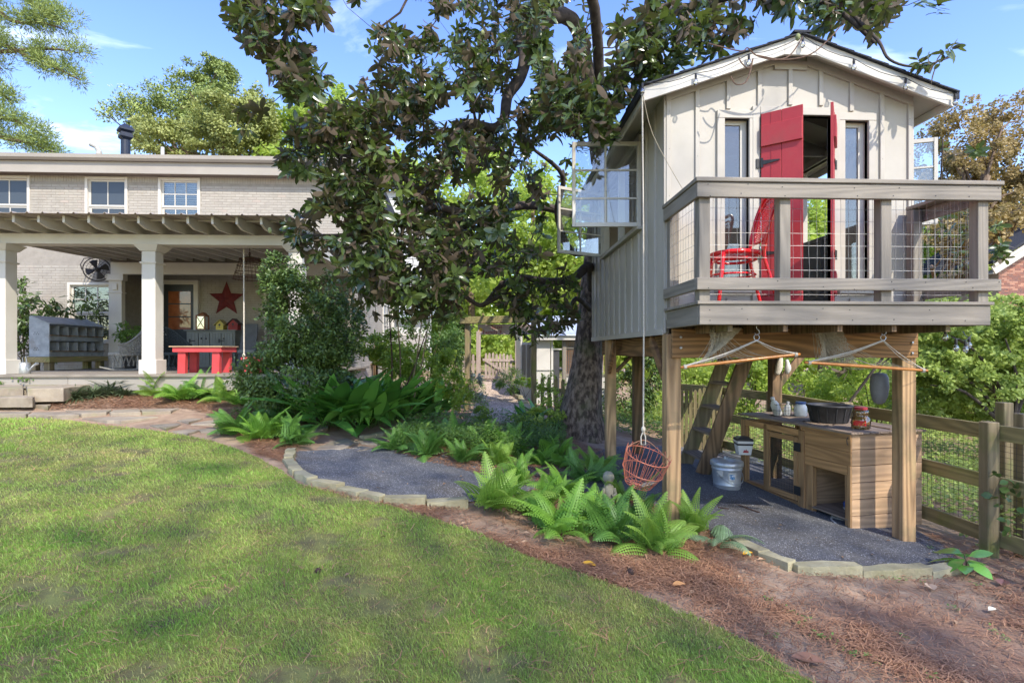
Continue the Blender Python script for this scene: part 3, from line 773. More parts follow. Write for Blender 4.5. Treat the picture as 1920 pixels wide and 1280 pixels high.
# roof
RO0, RO1, RY0, RY1 = 1.42, 4.40, 4.88, 8.9
for sgn, xe in ((-1, RO0), (1, RO1)):
    mb = MB().prism([(xe, RY0 + .03, under(xe) + .0), (RX, RY0 + .03, under(RX)), (RX, RY0 + .03, under(RX) + .05), (xe, RY0 + .03, under(xe) + .05)], (0, RY1 - RY0 - .06, 0))
    part('roof_deck', mb, CREAM, house)
    # courses of shingles
    n = 9
    for k in range(n):
        t0, t1 = k / n, (k + 1.25) / n; e = .03
        xa = xe + (RX - xe) * t0 + (sgn * e if k == 0 else 0); xb = xe + (RX - xe) * min(t1, 1)
        za = under(xa) + .054 + .010; zb = under(xb) + .054
        mb = MB().prism([(xa, RY0 - .035, za), (xb, RY0 - .035, zb + .004), (xb, RY0 - .035, zb + .014), (xa, RY0 - .035, za + .014)], (0, RY1 - RY0 + .07, 0))
        part('shingle', mb, SHINGLE, house)
    part('drip_edge', MB().prism([(xe + sgn*.004, RY0 - .03, under(xe) - .01), (xe + sgn*.03, RY0 - .03, under(xe) - .01), (xe + sgn*.03, RY0 - .03, under(xe) + .068), (xe + sgn*.004, RY0 - .03, under(xe) + .068)], (0, RY1 - RY0 + .06, 0)), SHINGLE, house)
    # rake board
    d = .135
    mb = MB().prism([(xe, RY0 - .002, under(xe) - .075), (RX + sgn*.15, RY0 - .002, under(RX + sgn*.15) - .075), (RX + sgn*.15, RY0 - .002, under(RX + sgn*.15) + .06), (xe, RY0 - .002, under(xe) + .06)], (0, .028, 0))
    part('rake_board', mb, TRIM, house, bevel=.003)
    part('eave_board', MB().box(min(xe, xe - sgn*.025), max(xe, xe - sgn*.025), RY0 + .027, RY1, under(xe) - .07, under(xe) - .001), TRIM, house)
part('rake_board', MB().prism([(RX - .149, RY0 - .001, 2.775), (RX + .149, RY0 - .001, 2.775), (RX + .149, RY0 - .001, under(RX+.149) + .06), (RX, RY0 - .001, under(RX) + .06), (RX - .149, RY0 - .001, under(RX-.149) + .06)], (0, .027, 0)), TRIM, house)
part('ridge_cap', MB().beam((RX, RY0 - .04, 2.975), (RX, RY1 + .04, 2.975), .16, .02), SHINGLE, house)
# door frame
part('door_frame', MB().box(2.53, 2.605, FY - .03, FY + .06, .41, 2.36).box(3.32, 3.395, FY - .03, FY + .06, .41, 2.36).box(2.607, 3.318, FY - .028, FY + .06, 2.28, 2.358), CREAM, house, bevel=.004)
def door_leaf(hx, hy, ax, ay, sgn):
    """boards, ledges and strap hinges; runs from the hinge to the free edge"""
    u = Vector((ax - hx, ay - hy, 0)); L = u.length; u.normalize(); n = Vector((u.y, -u.x, 0)) * sgn
    root = part('door', None or MB().beam(Vector((hx, hy, 1.345)) + u * (L * .25), Vector((hx, hy, 1.345)) + u * (L * .25 + .001), .03, 1.85), RED, house)
    def b(u0, u1, z0, z1, d0, d1):
        p = [Vector((hx, hy, z0)) + u * q + n * d for q, d in ((u0, d0), (u1, d0), (u1, d1), (u0, d1))]
        return MB().prism(p if sgn > 0 else p[::-1], (0, 0, z1 - z0))
    for k in range(2): part('board', b(L * k / 2 + .0015, L * (k + 1) / 2 - .0015, .43, 2.27, -.012, .012), RED, root, local=True, bevel=.002)
    for z0 in (.53, 1.95): part('ledge', b(.004, L - .004, z0, z0 + .2, .0125, .034), RED, root, local=True, bevel=.003)
    for z0 in (.93, 1.80):
        mb = b(.0, .02, z0 - .045, z0 + .045, .0125, .02); p0 = Vector((hx, hy, z0)) + n * .016
        mb.prism([p0 + u * .02 + Vector((0,0,-.022)), p0 + u * .02 + Vector((0,0,.022)), p0 + u * .16 + Vector((0,0,.006)), p0 + u * .17, p0 + u * .16 - Vector((0,0,.006))], n * .006)
        mb.beam(p0 - u * .028 + Vector((0,0,-.045)), p0 - u * .028 + Vector((0,0,.045)), .03, .012)
        part('hinge', mb, BLACK, root, local=True)
door_leaf(2.607, 5.02, 2.885, 4.795, 1)
door_leaf(3.318, 5.02, 3.118, 4.735, -1)
# narrow front windows
DG = GLASS('window_glass', tint=(.55,.6,.58), refl=.05, dusty=.04)
for h in FH[1:]:
    w_ = part('window', MB().box(h[0] - .075, h[0], FY - .026, FY + .04, h[2] - .0, h[3] + .0).box(h[1], h[1] + .075, FY - .026, FY + .04, h[2], h[3])
        .box(h[0] - .075, h[1] + .075, FY - .028, FY + .04, h[3], h[3] + .075), CREAM, house, bevel=.003)
    part('sill', MB().box(h[0] - .09, h[1] + .09, FY - .075, FY + .04, h[2] - .045, h[2]), CREAM, w_, local=True, bevel=.004)
    part('sash', MB().box(h[0] + .001, h[0] + .03, FY + .05, FY + .08, h[2], h[3]).box(h[1] - .055, h[1] - .001, FY + .05, FY + .08, h[2], h[3]).box(h[0] + .03, h[1] - .055, FY + .051, FY + .079, h[3] - .04, h[3]).box(h[0] + .03, h[1] - .055, FY + .051, FY + .079, h[2], h[2] + .05), TRIM, w_, local=True)
    part('pane', MB().box(h[0] + .03, h[1] - .055, FY + .062, FY + .068, h[2] + .05, h[3] - .04), DG, w_, local=True)
# red curtain-like cloth behind the right narrow window
part('curtain', MB().prism([(3.53, FY + .13, .55), (3.66, FY + .13, .55), (3.66, FY + .12, 1.95), (3.61, FY + .12, 2.0), (3.57, FY + .13, 1.8), (3.60, FY + .13, 1.35), (3.52, FY + .13, .9)], (0, .03, 0)), RED, house)
# swung-open sashes
def sash(hx, hy, ax, ay, z0, z1, label):
    rt = part('sash', MB().beam((hx, hy, z0), (hx, hy, z1), .04, .045, up=(0,1,0)), TRIM, house, label=label)
    a = Vector((hx, hy, 0)); b = Vector((ax, ay, 0)); u = (b - a); L = u.length; u.normalize(); Z = Vector((0,0,1))
    mb = MB().beam(a + u*(L-.02) + Z*z0, a + u*(L-.02) + Z*z1, .04, .035, up=u).beam(a + u*.02 + Z*(z0+.022), a + u*(L-.04) + Z*(z0+.022), .034, .045).beam(a + u*.02 + Z*(z1-.022), a + u*(L-.04) + Z*(z1-.022), .034, .044)
    part('sash_rail', mb, TRIM, rt, local=True, bevel=.002)
    mb = MB().beam(a + u*(L/2) + Z*(z0+.045), a + u*(L/2) + Z*(z1-.045), .026, .018, up=u)
    for k in (1, 2): zz = z0 + (z1 - z0) * k / 3; mb.beam(a + u*.02 + Z*zz, a + u*(L-.03) + Z*zz, .024, .018)
    part('glazing_bar', mb, TRIM, rt, local=True)
    G2 = SASHG
    for i in range(2):
        for k in range(3):
            p = a + u*(L*(i+.5)/2) + Z*(z0 + (z1-z0)*(k+.5)/3); s = u * (L/4 - .012); h_ = Z*((z1-z0)/6 - .01); th = u.cross(Z) * .003
            part('pane', MB().prism([p - s - h_ + th, p + s - h_ + th, p + s + h_ + th, p - s + h_ + th], -2 * th), G2, rt, local=True)
    for zz in (z0 + .16, z1 - .16): part('hinge', MB().beam(a + u*.01 + Z*(zz-.045) - u.cross(Z)*-.025, a + u*.01 + Z*(zz+.045) - u.cross(Z)*-.025, .03, .008, up=u.cross(Z)), BLACK, rt, local=True)
SASHG = GLASS('old_sash_glass', refl=.05, dusty=.04)
sash(1.655, 5.86, .915, 5.90, 1.38, 2.32, 'white six pane sash swung out at right angles nearest the front')
sash(1.655, 7.80, .955, 7.46, 1.38, 2.32, 'white six pane sash swung out from the far end of the left side')
sash(4.165, 5.86, 4.865, 5.60, 1.38, 2.32, 'white sash swung out on the right side')
# ---- deck and railing
for k in range(6):
    y0 = 4.215 + k * .141; part('deck_board', MB().box(HX0 - .02, HX1 + .02, y0, y0 + .136, .378, .404), GREYX, house, bevel=.003)
part('fascia', MB().box(HX0, HX1, 4.23, 4.268, .213, .376), GREYX, house, bevel=.004)
part('fascia', MB().box(HX0, HX0 + .038, 4.27, FY - .02, .213, .376), GREYY, house, bevel=.004)
part('fascia', MB().box(HX1 - .038, HX1, 4.27, FY - .02, .213, .376), GREYY, house, bevel=.004)
for k in range(5): part('joist_or_shade_sheet', MB().box(HX0 + .25 + k*.46, HX0 + .29 + k*.46, 4.27, BY - .1, .16, .297), PINED, house)
rail = HX0 + .09
for x in (HX0 + .003, 2.36, 3.21, HX1 - .093):
    part('railing_post', MB().box(x, x + .09, 4.245, 4.335, .404, 1.345), GREYZ, house, bevel=.004)
part('railing_post', MB().box(HX1 - .10, HX1 - .01, FY - .15, FY - .06, .404, 1.345), GREYZ, house, bevel=.004)
part('railing_post', MB().box(HX0 + .003, HX0 + .09, FY - .11, FY - .025, .404, 1.345), GREYZ, house, bevel=.004)
x0, x1 = HX0 - .03, HX1 + .07
part('top_rail', MB().box(x0, x1, 4.205, 4.243, 1.235, 1.355), GREYX, house, bevel=.004, label='grey front rail board')
part('top_rail', MB().box(x0, x0 + .032, 4.246, FY - .02, 1.235, 1.355), GREYY, house, bevel=.004)
part('top_rail', MB().box(HX1 + .002, HX1 + .034, 4.246, FY - .05, 1.235, 1.355), GREYY, house, bevel=.004)
part('rail_cap', MB().box(x0 - .012, x1 + .012, 4.19, 4.33, 1.357, 1.392), GREYX, house, bevel=.004)
part('rail_cap', MB().box(x0 - .012, x0 + .115, 4.332, FY - .02, 1.357, 1.391), GREYY, house, bevel=.004)
part('rail_cap', MB().box(HX1 - .10, x1 + .012, 4.332, FY - .05, 1.357, 1.391), GREYY, house, bevel=.004)
part('lower_rail', MB().box(x0, x1, 4.205, 4.243, .492, .590), GREYX, house, bevel=.004)
part('lower_rail', MB().box(x0, x0 + .032, 4.246, FY - .02, .492, .590), GREYY, house, bevel=.004)
part('lower_rail', MB().box(HX1 + .002, HX1 + .034, 4.246, FY - .05, .492, .590), GREYY, house, bevel=.004)
mb = MB(); rr = random.Random(3)
x = HX0 + .02
def wig(p, q, n=7, a=.004):
    return [Vector(p).lerp(Vector(q), i / n) + Vector((rr.uniform(-a, a), rr.uniform(-a, a) * .5, rr.uniform(-a, a) * .4)) for i in range(n + 1)]
while x < HX1: mb.tube(wig((x, 4.342, .45), (x, 4.342, 1.33)), .0016, 3, cap=False); x += .068
z = .47
while z < 1.33: mb.tube(wig((HX0 + .01, 4.345, z), (HX1 - .01, 4.345, z), 24, .003), .0016, 3, cap=False); z += .102
for xx in (HX0 + .012, HX1 - .012):
    y = 4.36
    while y < FY - .03: mb.tube(wig((xx, y, .45), (xx, y, 1.33)), .0016, 3, cap=False); y += .068
    z = .47
    while z < 1.33: mb.tube(wig((xx, 4.35, z), (xx, FY - .03, z), 6, .003), .0016, 3, cap=False); z += .102
part('wire_mesh', mb, WIRE, house)
mb = MB()
for _x in [HX0 + .05 + .31*k for k in range(9)]:
    for _y, _z in ((4.229, .34), (4.229, .25), (4.204, 1.33), (4.204, 1.255), (4.204, .57), (4.204, .51)):
        if rr.random() < .75: q = _x + rr.uniform(-.05, .05); z = _z + rr.uniform(-.012, .012); mb.lathe([(.0045, -.0015), (.0045, .001)], (q, _y, z), 6, 'y')
for _x in bat:
    for k in range(5): mb.lathe([(.003, -.001), (.003, .001)], (min(max(_x, HX0 + .03), HX1 - .03), FY - .0205, .7 + .4*k + rr.uniform(-.05, .05)), 5, 'y')
part('nail_heads', mb, BLACK, house, kind='stuff')
# ---- posts, beams, braces
def post(x, y, z1, m, lbl=None, s=.14, z0=None):
    z0 = gz1(x, y) - .1 if z0 is None else z0
    part('post', MB().box(x, x + s, y, y + s, z0, z1), m, house, bevel=.006, label=lbl)
post(1.68, 5.00, .165, PINEZ, 'front left post of pale grained timber')
post(3.98, 4.985, .165, PINEZ, 'front right post of greyer timber with knots')
post(1.68, 7.60, .165, PINEZ); post(3.98, 7.35, .165, PINED); post(2.26, 8.25, .165, PINED)
part('beam', MB().box(1.72, 4.115, 4.955, 4.995, -.065, .21), PINEX, house, bevel=.004)
part('beam', MB().box(1.825, 1.865, 5.0, 8.6, -.065, .165), PINEY, house, bevel=.004)
part('beam', MB().box(3.935, 3.975, 5.15, 8.6, -.065, .165), PINED, house)
part('beam', MB().box(1.87, 3.93, 7.72, 7.76, -.065, .165), PINED, house)
part('beam', MB().box(1.87, 3.93, 8.5, 8.54, -.065, .165), PINED, house)
for x, z in ((1.80, .13), (1.80, .03), (4.05, .08), (4.05, -.02)): part('bolt', MB().lathe([(.0, -.012), (.010, -.010), (.013, 0), (.013, .004)], (x, 4.951, z), 8, 'y'), STEEL, house)
part('brace', MB().beam((1.715, 5.14, -.28), (1.715, 5.60, .13), .04, .09), PINEY, house)
part('brace', MB().beam((1.715, 7.60, -.30), (1.715, 7.28, .13), .04, .09), PINEY, house)
part('brace', MB().beam((4.06, 7.44, -.55), (4.56, 7.46, .06), .04, .10), PINED, house)
part('brace', MB().beam((1.83, 7.67, -.30), (2.2, 7.67, .08), .09, .04), PINED, house)

# ---- ladder
lad = thing('ladder', 'steep wooden ladder with open treads rising under the playhouse floor', 'ladder', (2.94, 7.5, gz1(2.94, 7.5)))
zb = gz1(2.9, 7.5)
P0 = Vector((2.90, 0, zb)); P1 = Vector((3.60, 0, .15))
for y, lb in ((7.16, None), (7.80, None)):
    a = P0.copy(); b = P1.copy(); a.y = y; b.y = y
    part('stringer', MB().beam(a, b, .04, .20), PINED if y < 7.5 else FENCEZ, lad, bevel=.004)
for k in range(5):
    t = .10 + k * .185; p = P0.lerp(P1, t)
    part('tread', MB().box(p.x - .10, p.x + .11, 7.185, 7.775, p.z, p.z + .035), COOPT, lad, bevel=.003)

# ---- string lights
BULBG = GLASS('bulb_glass', refl=.22)
for pts, bl, lb in (
   ([(1.40, 4.84, 2.46), (1.9, 4.845, 2.56), (2.4, 4.845, 2.75), (2.91, 4.845, 2.93), (3.4, 4.845, 2.73), (3.9, 4.845, 2.56), (4.38, 4.84, 2.42)], (0, .27, .56, 1.0, 1.42, 1.83, 2.0), 'string of clear bulbs looped along the gable edge of the playhouse roof'),
   ([(3.98, 4.5, .20), (4.2, 4.6, .11), (4.45, 4.75, .15), (4.6, 5.0, .19)], (0.25, .8, 1.6), 'string of bulbs sagging below the right corner of the deck')):
    P = [Vector(p) for p in pts]; rt = thing('string_lights', lb, 'string lights', P[0])
    cp = []
    for i in range(len(P) - 1):
        for k in range(4): t = k / 4; cp.append(P[i].lerp(P[i+1], t) - Vector((0, 0, .035 * math.sin(math.pi * t))))
    cp.append(P[-1]); part('cable', MB().tube(cp, .0035, 4), BLACK, rt)
    n = 7 if len(P) > 5 else 4
    for i in range(n):
        q = cp[int((len(cp) - 1) * (i + (.3 if n == 4 else 0)) / (n - (1 if n == 7 else 0)))]
        part('socket', MB().lathe([(.010, -.05), (.012, -.03), (.010, -.005), (.004, 0)], q, 8), BLACK, rt)
        part('bulb', MB().lathe([(.002, -.115), (.014, -.108), (.022, -.09), (.023, -.078), (.014, -.058), (.009, -.05)], q, 10), BULBG, rt, smooth=True)

# vine tendrils hanging over the gable
VINE = M('vine_bark', (.18,.115,.08), (.10,.06,.045), sc=30, rough=.9)
def spl(P, n=6):
    P = [Vector(p) for p in P]; out = []
    for i in range(len(P) - 1):
        p0 = P[max(i-1, 0)]; p1 = P[i]; p2 = P[i+1]; p3 = P[min(i+2, len(P)-1)]
        for k in range(n):
            t = k / n
            out.append(.5 * ((2*p1) + (p2-p0)*t + (2*p0-5*p1+4*p2-p3)*t*t + (3*p1-p0-3*p2+p3)*t**3))
    out.append(P[-1]); return out
for q, lb in (([(1330,82),(1388,96),(1402,90),(1418,104),(1450,112),(1480,105),(1505,70)], 'thin bare vine looping in front of the gable peak'),
              ([(1385,108),(1392,120),(1405,128),(1412,110),(1400,152),(1380,158),(1370,143)], 'curled vine end hanging below the left gable edge'),
              ([(1420,104),(1470,112),(1520,102),(1556,72),(1575,50)], 'vine arching from the gable up to the right')):
    P = [G(a, b, 4.72) for a, b in q]
    o = link('vine', MB().tube(spl(P, 5), .006, 5).mesh('vine', VINE)); tag(o, lb, 'vine')

# rope, basket on the rope, second cord
def rope(pts, r, m, label, name='rope', cat='rope'):
    o = link(name, MB().tube(pts, r, 5).mesh(name, m)); return tag(o, label, cat)
bx, by = 1.405, 4.86
rp_ = thing('rope', 'white cotton rope dropping from the roof corner to the wire egg basket', 'rope', (bx, by, 2.3))
part('strand', MB().tube([(bx, by, 2.40), (bx + .01, by, 1.2), (bx + .015, by, .2), (bx + .01, by, -.70)], .0075, 6), ROPE, rp_)
part('knot', MB().ell((bx + .01, by, -.72), (.02, .02, .028)).tube([(bx + .01, by, -.73), (bx - .012, by, -.79), (bx - .01, by, -.86), (bx + .03, by, -.86), (bx + .03, by, -.79), (bx + .01, by, -.73)], .006, 5), ROPE, rp_)
rope(spl([(1.41, 4.87, 2.40), (1.47, 4.75, 1.95), (1.66, 4.5, 1.37)], 4), .0028, ROPED, 'thin cord running from the roof corner down to the deck rail')
EGG = M('orange_plastic_wire', (.52,.16,.095), (.44,.13,.075), sc=10, rough=.4)
bk = thing('wire_basket', 'orange wire egg basket hanging tilted from the white rope', 'basket', (bx + .01, by, -1.27))
def ring(c, rx, ry, z, r, n=28): return MB().tube([(rx*math.cos(2*math.pi*k/n), ry*math.sin(2*math.pi*k/n), z) for k in range(n)], r, 5, closed=True)
TL = Matrix.Translation((bx + .01, by - .01, -1.07)) @ Matrix.Rotation(R(14), 4, 'Y') @ Matrix.Rotation(R(17), 4, 'X')
for rx, z, r in ((.205, .12, .0045), (.19, -.03, .0032), (.125, -.17, .0032), (.07, -.175, .003)):
    part('hoop', ring((0,0,0), rx, rx*.9, z, r).rot(TL), EGG, bk)
mb = MB()
for k in range(15):
    a = 2*math.pi*(k)/15; a2 = a + .26
    def pt(a, r, z): return Vector((r*math.cos(a), r*.9*math.sin(a), z))
    mb.tube([pt(a, .125, -.17), pt(a, .185, -.03), pt(a, .205, .12), pt((a+a2)/2, .208, .165), pt(a2, .205, .12), pt(a2, .185, -.03), pt(a2, .125, -.17)], .0026, 4)
for k in range(6): a = math.pi*k/6; mb.tube([pt(a, .125, -.17), pt(a, .0, -.18), pt(a + math.pi, .125, -.17)], .0032, 4)
part('wires', mb.rot(TL), EGG, bk)
part('handle', MB().tube(spl([TL @ Vector((-.2, 0, .12)), Vector((bx - .12, by, -.87)), Vector((bx + .02, by, -.82)), Vector((bx + .14, by, -.90)), TL @ Vector((.205, 0, .12))], 5), .004, 5), M('rusty_handle', (.35,.16,.09), sc=20), bk)
fl = thing('leaf_litter', 'dried leaves caught in the bottom of the orange basket', 'leaves', (bx + .05, by, -1.23))
part('leaves', MB().beam((bx-.02, by-.03, -1.235), (bx + .12, by, -1.205), .05, .006).beam((bx+.02, by+.03, -1.23), (bx + .14, by + .06, -1.215), .04, .005), M('dry_leaf', (.38,.31,.22), sc=20), fl)

# red chair on the deck ------------------------------------------------
ch = thing('chair', 'bright red bentwood chair with cane seat and back on the deck', 'chair', (2.19, 4.68, .404), R(84))
# local frame: +y is the way the sitter faces
def T2(p): return Vector(p)
seat = []
for k in range(24):
    a = 2*math.pi*k/24; seat.append((.205*math.cos(a)*(1 if math.sin(a) > 0 else .92), .205*math.sin(a), .455))
part('seat_ring', MB().tube(seat, .021, 8, closed=True), REDC, ch, local=True, smooth=True)
mb = MB(); n = 11
for i in range(n):
    c = -.17 + .34*i/(n-1); e = math.sqrt(max(.0, .195**2 - c*c)); 
    mb.beam((c, -e, .452), (c, e, .452), .008, .003).beam((-e, c, .456), (e, c, .456), .008, .003)
part('cane', mb, REDC, ch, local=True)
for sx in (-1, 1):
    part('leg', MB().tube(spl([(.155*sx, .150, .45), (.17*sx, .175, .22), (.185*sx, .20, 0)], 3), [.019]*3+[.017]*3+[.015], 8), REDC, ch, local=True, smooth=True)
bow = []
L_ = [(-.175, -.30, 0), (-.165, -.235, .25), (-.16, -.19, .46), (-.20, -.235, .72), (-.185, -.30, .93), (-.10, -.335, 1.015), (0, -.345, 1.03)]
part('back_frame', MB().tube(spl(L_ + [(-x, y, z) for x, y, z in L_[-2::-1]], 5), .016, 8), REDC, ch, local=True, smooth=True, label='bent rear legs and back hoop in one piece')
L2 = [(-.10, -.205, .56), (-.155, -.235, .66), (-.165, -.29, .86), (-.09, -.325, .955), (0, -.332, .965)]
part('back_panel_rim', MB().tube(spl(L2 + [(-x, y, z) for x, y, z in L2[-2::-1]], 5), .011, 7, closed=True), REDC, ch, local=True, smooth=True)
mb = MB()
for i in range(17):
    x = -.15 + .3*i/16; mb.beam((x, -.213, .575), (x, -.318, .94 if abs(x) < .1 else .90), .006, .002)
for i in range(20):
    z = .575 + .36*i/19; y = -.205 - (z - .56)*.29; e = .15 if z < .88 else .13; mb.beam((-e, y, z), (e, y, z), .006, .002, up=(0,1,0))
part('cane', mb, REDC, ch, local=True)
part('stretcher', MB().tube([(.18*math.cos(2*math.pi*k/20), .02+.19*math.sin(2*math.pi*k/20), .27) for k in range(20)], .009, 6, closed=True), REDC, ch, local=True, smooth=True)
part('apron_ring', MB().tube([(.17*math.cos(2*math.pi*k/20), .17*math.sin(2*math.pi*k/20), .405) for k in range(20)], .013, 6, closed=True), REDC, ch, local=True, smooth=True)

# ---- hanging hammock chairs -----------------------------------------
BAMB = M('varnished_spreader_bar', (.55,.235,.055), (.42,.15,.03), sc=5, stretch=(4,4,4), rough=.3, coat=.3)
def hammock(hook, barL, barR, bundle, label, flip):
    hk = Vector(hook); a = Vector(barL); b = Vector(barR)
    rt = thing('hammock_chair', label, 'hammock chair', hk)
    part('hook', MB().tube([hk + Vector((0,0,.0)), hk + Vector((0,0,-.02)), hk + Vector((.02,0,-.035)), hk + Vector((.025,0,-.06)), hk + Vector((0,0,-.075)), hk + Vector((-.015,0,-.06))], .004, 5)
         .tube([hk + Vector((.024*math.cos(t*.55), 0, -.095 + .024*math.sin(t*.55))) for t in range(12)], .0035, 5, closed=True), STEEL, rt)
    part('spreader_bar', MB().tube([a + (a-b)*.04, a, a.lerp(b,.5), b, b + (b-a)*.04], [.010,.0125,.0145,.0125,.010], 8), BAMB, rt, smooth=True)
    top = hk + Vector((0,0,-.125)); mb = MB()
    for k in range(5):
        o1 = Vector((.0, .006*k-.012, .008*(k % 3)))
        for e in (a, b):
            mid = top.lerp(e, .5) - Vector((0, 0, .012 + .006*k)); mb.tube(spl([top + o1*.5, mid + o1, e + o1*.5 + Vector((0,0,.005))], 4), .0032, 4, cap=False)
    for e in (a, b):
        for k in range(3): mb.tube([e + Vector((.008*(k-1), .016*math.cos(q*.8), .018*math.sin(q*.8))) for q in range(8)], .0045, 4, closed=True)
    part('rope_bridle', mb, ROPE, rt)
    # gathered net hanging behind the bar, slung up to the joists
    c = Vector(bundle); mb = MB(); r1 = random.Random(5 + flip)
    n = 30
    for k in range(n):
        t = k / (n - 1); s = a.lerp(b, .03 + .80*t if not flip else .05 + .9*t) + Vector((0, .01, -.01))
        e = c + Vector((r1.uniform(-.05, .05), r1.uniform(-.05, .05), r1.uniform(-.05, .02)))
        mid = s.lerp(e, .5) - Vector((0, 0, .05 + .08*math.sin(math.pi*t)*r1.uniform(.5, 1.2)))
        mb.tube(spl([s, mid, e], 4), .0022, 3, cap=False)
    part('cords', mb, ROPED, rt)
    # the net itself: gathered on the joists above, pulled together toward the bar
    mb = MB(); nu, nv = 30, 16; wd_ = .27 if not flip else .24
    def bag(u, v):
        tp_ = Vector((c.x - .03 + wd_*u, c.y + .02*math.sin(9*u), .20)); bt = a.lerp(b, .03 + (.05 if not flip else .42)*u) + Vector((0, .02, -.01))
        p = tp_.lerp(bt, v); bl = math.sin(math.pi*v)
        return p + Vector((.05*bl*math.sin(5*u + 1), -.05*bl*math.cos(7*u), -.05*bl*(1 + .6*math.sin(4*u))))
    for i in range(nu):
        for j in range(nv):
            o_ = .5 if j % 2 else 0
            p = bag((i + o_)/nu, j/nv); mb.tube([p, bag((i + .5 + o_)/nu, (j+1)/nv)], .0028, 3, cap=False); mb.tube([p, bag((i - .5 + o_)/nu, (j+1)/nv)], .0028, 3, cap=False)
    part('net_seat', mb, ROPED, rt)
hammock((2.245, 4.40, .21), (1.66, 4.47, -.135), (2.60, 4.43, -.03), (1.95, 4.52, .19), 'rope hammock chair folded up on its spreader bar under the middle of the deck', 0)
hammock((3.36, 4.42, .21), (2.76, 4.50, -.10), (3.72, 4.43, -.165), (2.90, 4.58, .20), 'rope hammock chair hanging in front of the right post', 1)
bagm = M('grey_plastic_scoop', (.20,.20,.21), (.14,.145,.15), sc=6, rough=.6)
sc_ = thing('cloth_bag', 'grey bag hanging on the left side of the front right post', 'bag', (3.90, 5.08, -.36))
part('bag', MB().lathe([(.02, -.17), (.05, -.15), (.075, -.08), (.085, 0), (.08, .10), (.06, .14), (.02, .15)], (3.965, 5.27, -.37), 12), bagm, sc_, smooth=True)
part('strap', MB().tube([(3.935, 5.24, -.24), (3.95, 5.20, -.12), (3.97, 5.14, -.07)], .008, 5), bagm, sc_)
gl = thing('work_glove', 'pale work gloves hanging on the rear post beside the hutch', 'gloves', (4.02, 7.32, -.25))
part('glove', MB().tube(spl([(4.06, 7.31, .0), (4.055, 7.29, -.13), (4.03, 7.29, -.27), (4.0, 7.29, -.33)], 3), [.025,.03,.035,.04,.045,.05,.045,.04,.035,.02], 7), ROPE, gl, smooth=True)
part('glove', MB().tube(spl([(4.16, 7.31, -.12), (4.17, 7.29, -.22), (4.15, 7.29, -.32)], 3), [.02,.025,.03,.04,.045,.03,.02], 7), M('pale_cloth', (.55,.54,.5), sc=10), gl, smooth=True)
# ------------------------------------------------------------------ brick house with porch
BRICKM = M('greige_painted_brick', (.38,.35,.30), (.32,.293,.25), sc=4, rough=.85, bump=.35, bsc=45, rand=.05, dirt=(.40,.33,.28), dirt_sc=1.2, dirt_lo=.55, dirt_hi=.8)
MORTAR = M('painted_mortar', (.30,.272,.232), (.25,.225,.19), sc=9, rough=.9)
HTRIM = M('house_trim_paint', (.60,.57,.51), (.54,.51,.455), sc=1.5, rough=.55, dirt=(.52,.49,.42), dirt_lo=.55, dirt_hi=.85)
GUTTER = M('taupe_gutter', (.34,.31,.265), (.30,.27,.23), sc=1, rough=.5)
DARKGL = bpy.data.materials.new('house_window_glass'); DARKGL.use_nodes = True
_b = DARKGL.node_tree.nodes['Principled BSDF']; _b.inputs['Base Color'].default_value = (.05,.06,.07,1); _b.inputs['Roughness'].default_value = .03; _b.inputs['Specular IOR Level'].default_value = .5
BLIND = M('window_blind', (.62,.62,.56), (.55,.55,.5), sc=2, rough=.7)
HL, HR, HY0, HB = -14.6, -3.5, 14.0, 19.3
hs = thing('house', 'greige painted brick two storey house with porch along its front', 'house', (-8.5, 14, -.6))
ZG = -.75
WIN_UP = [(-12.72, -11.62, 3.0, 4.43), (-10.27, -9.22, 3.0, 4.43), (-8.46, -7.41, 3.0, 4.43)]
WIN_LO = [(-10.70, -9.60, .25, 1.74)]
RECX = -9.2                                            # recessed entrance begins here
def wallrect(mb, x0, x1, z0, z1, y, holes):
    us = sorted({x0, x1} | {h[k] for h in holes for k in (0,1) if x0 < h[k] < x1}); vs = sorted({z0, z1} | {h[k] for h in holes for k in (2,3) if z0 < h[k] < z1})
    for u0, u1, v0, v1 in cells(us, vs, holes): mb.box(u0, u1, y, y + .25, v0, v1)
w_ = MB(); wallrect(w_, HL, HR, 2.23, 4.5, HY0, WIN_UP); wallrect(w_, HL, RECX - .35, ZG, 2.23, HY0, WIN_LO)
upper = part('front_wall', w_, MORTAR, hs)
side_w = part('side_wall', MB().box(HR - .25, HR, HY0 + .251, HB, ZG, 4.5), MORTAR, hs)
rw = part('entrance_wall', MB().box(RECX - .35, HR - .26, 15.2, 15.45, ZG, 2.6), MORTAR, hs)
part('return_wall', MB().box(RECX - .60, RECX - .352, 14.26, 15.19, ZG, 2.6), MORTAR, hs)
part('back_wall', MB().box(HL, HR - .25, HB - .25, HB, ZG, 4.5), MORTAR, hs)
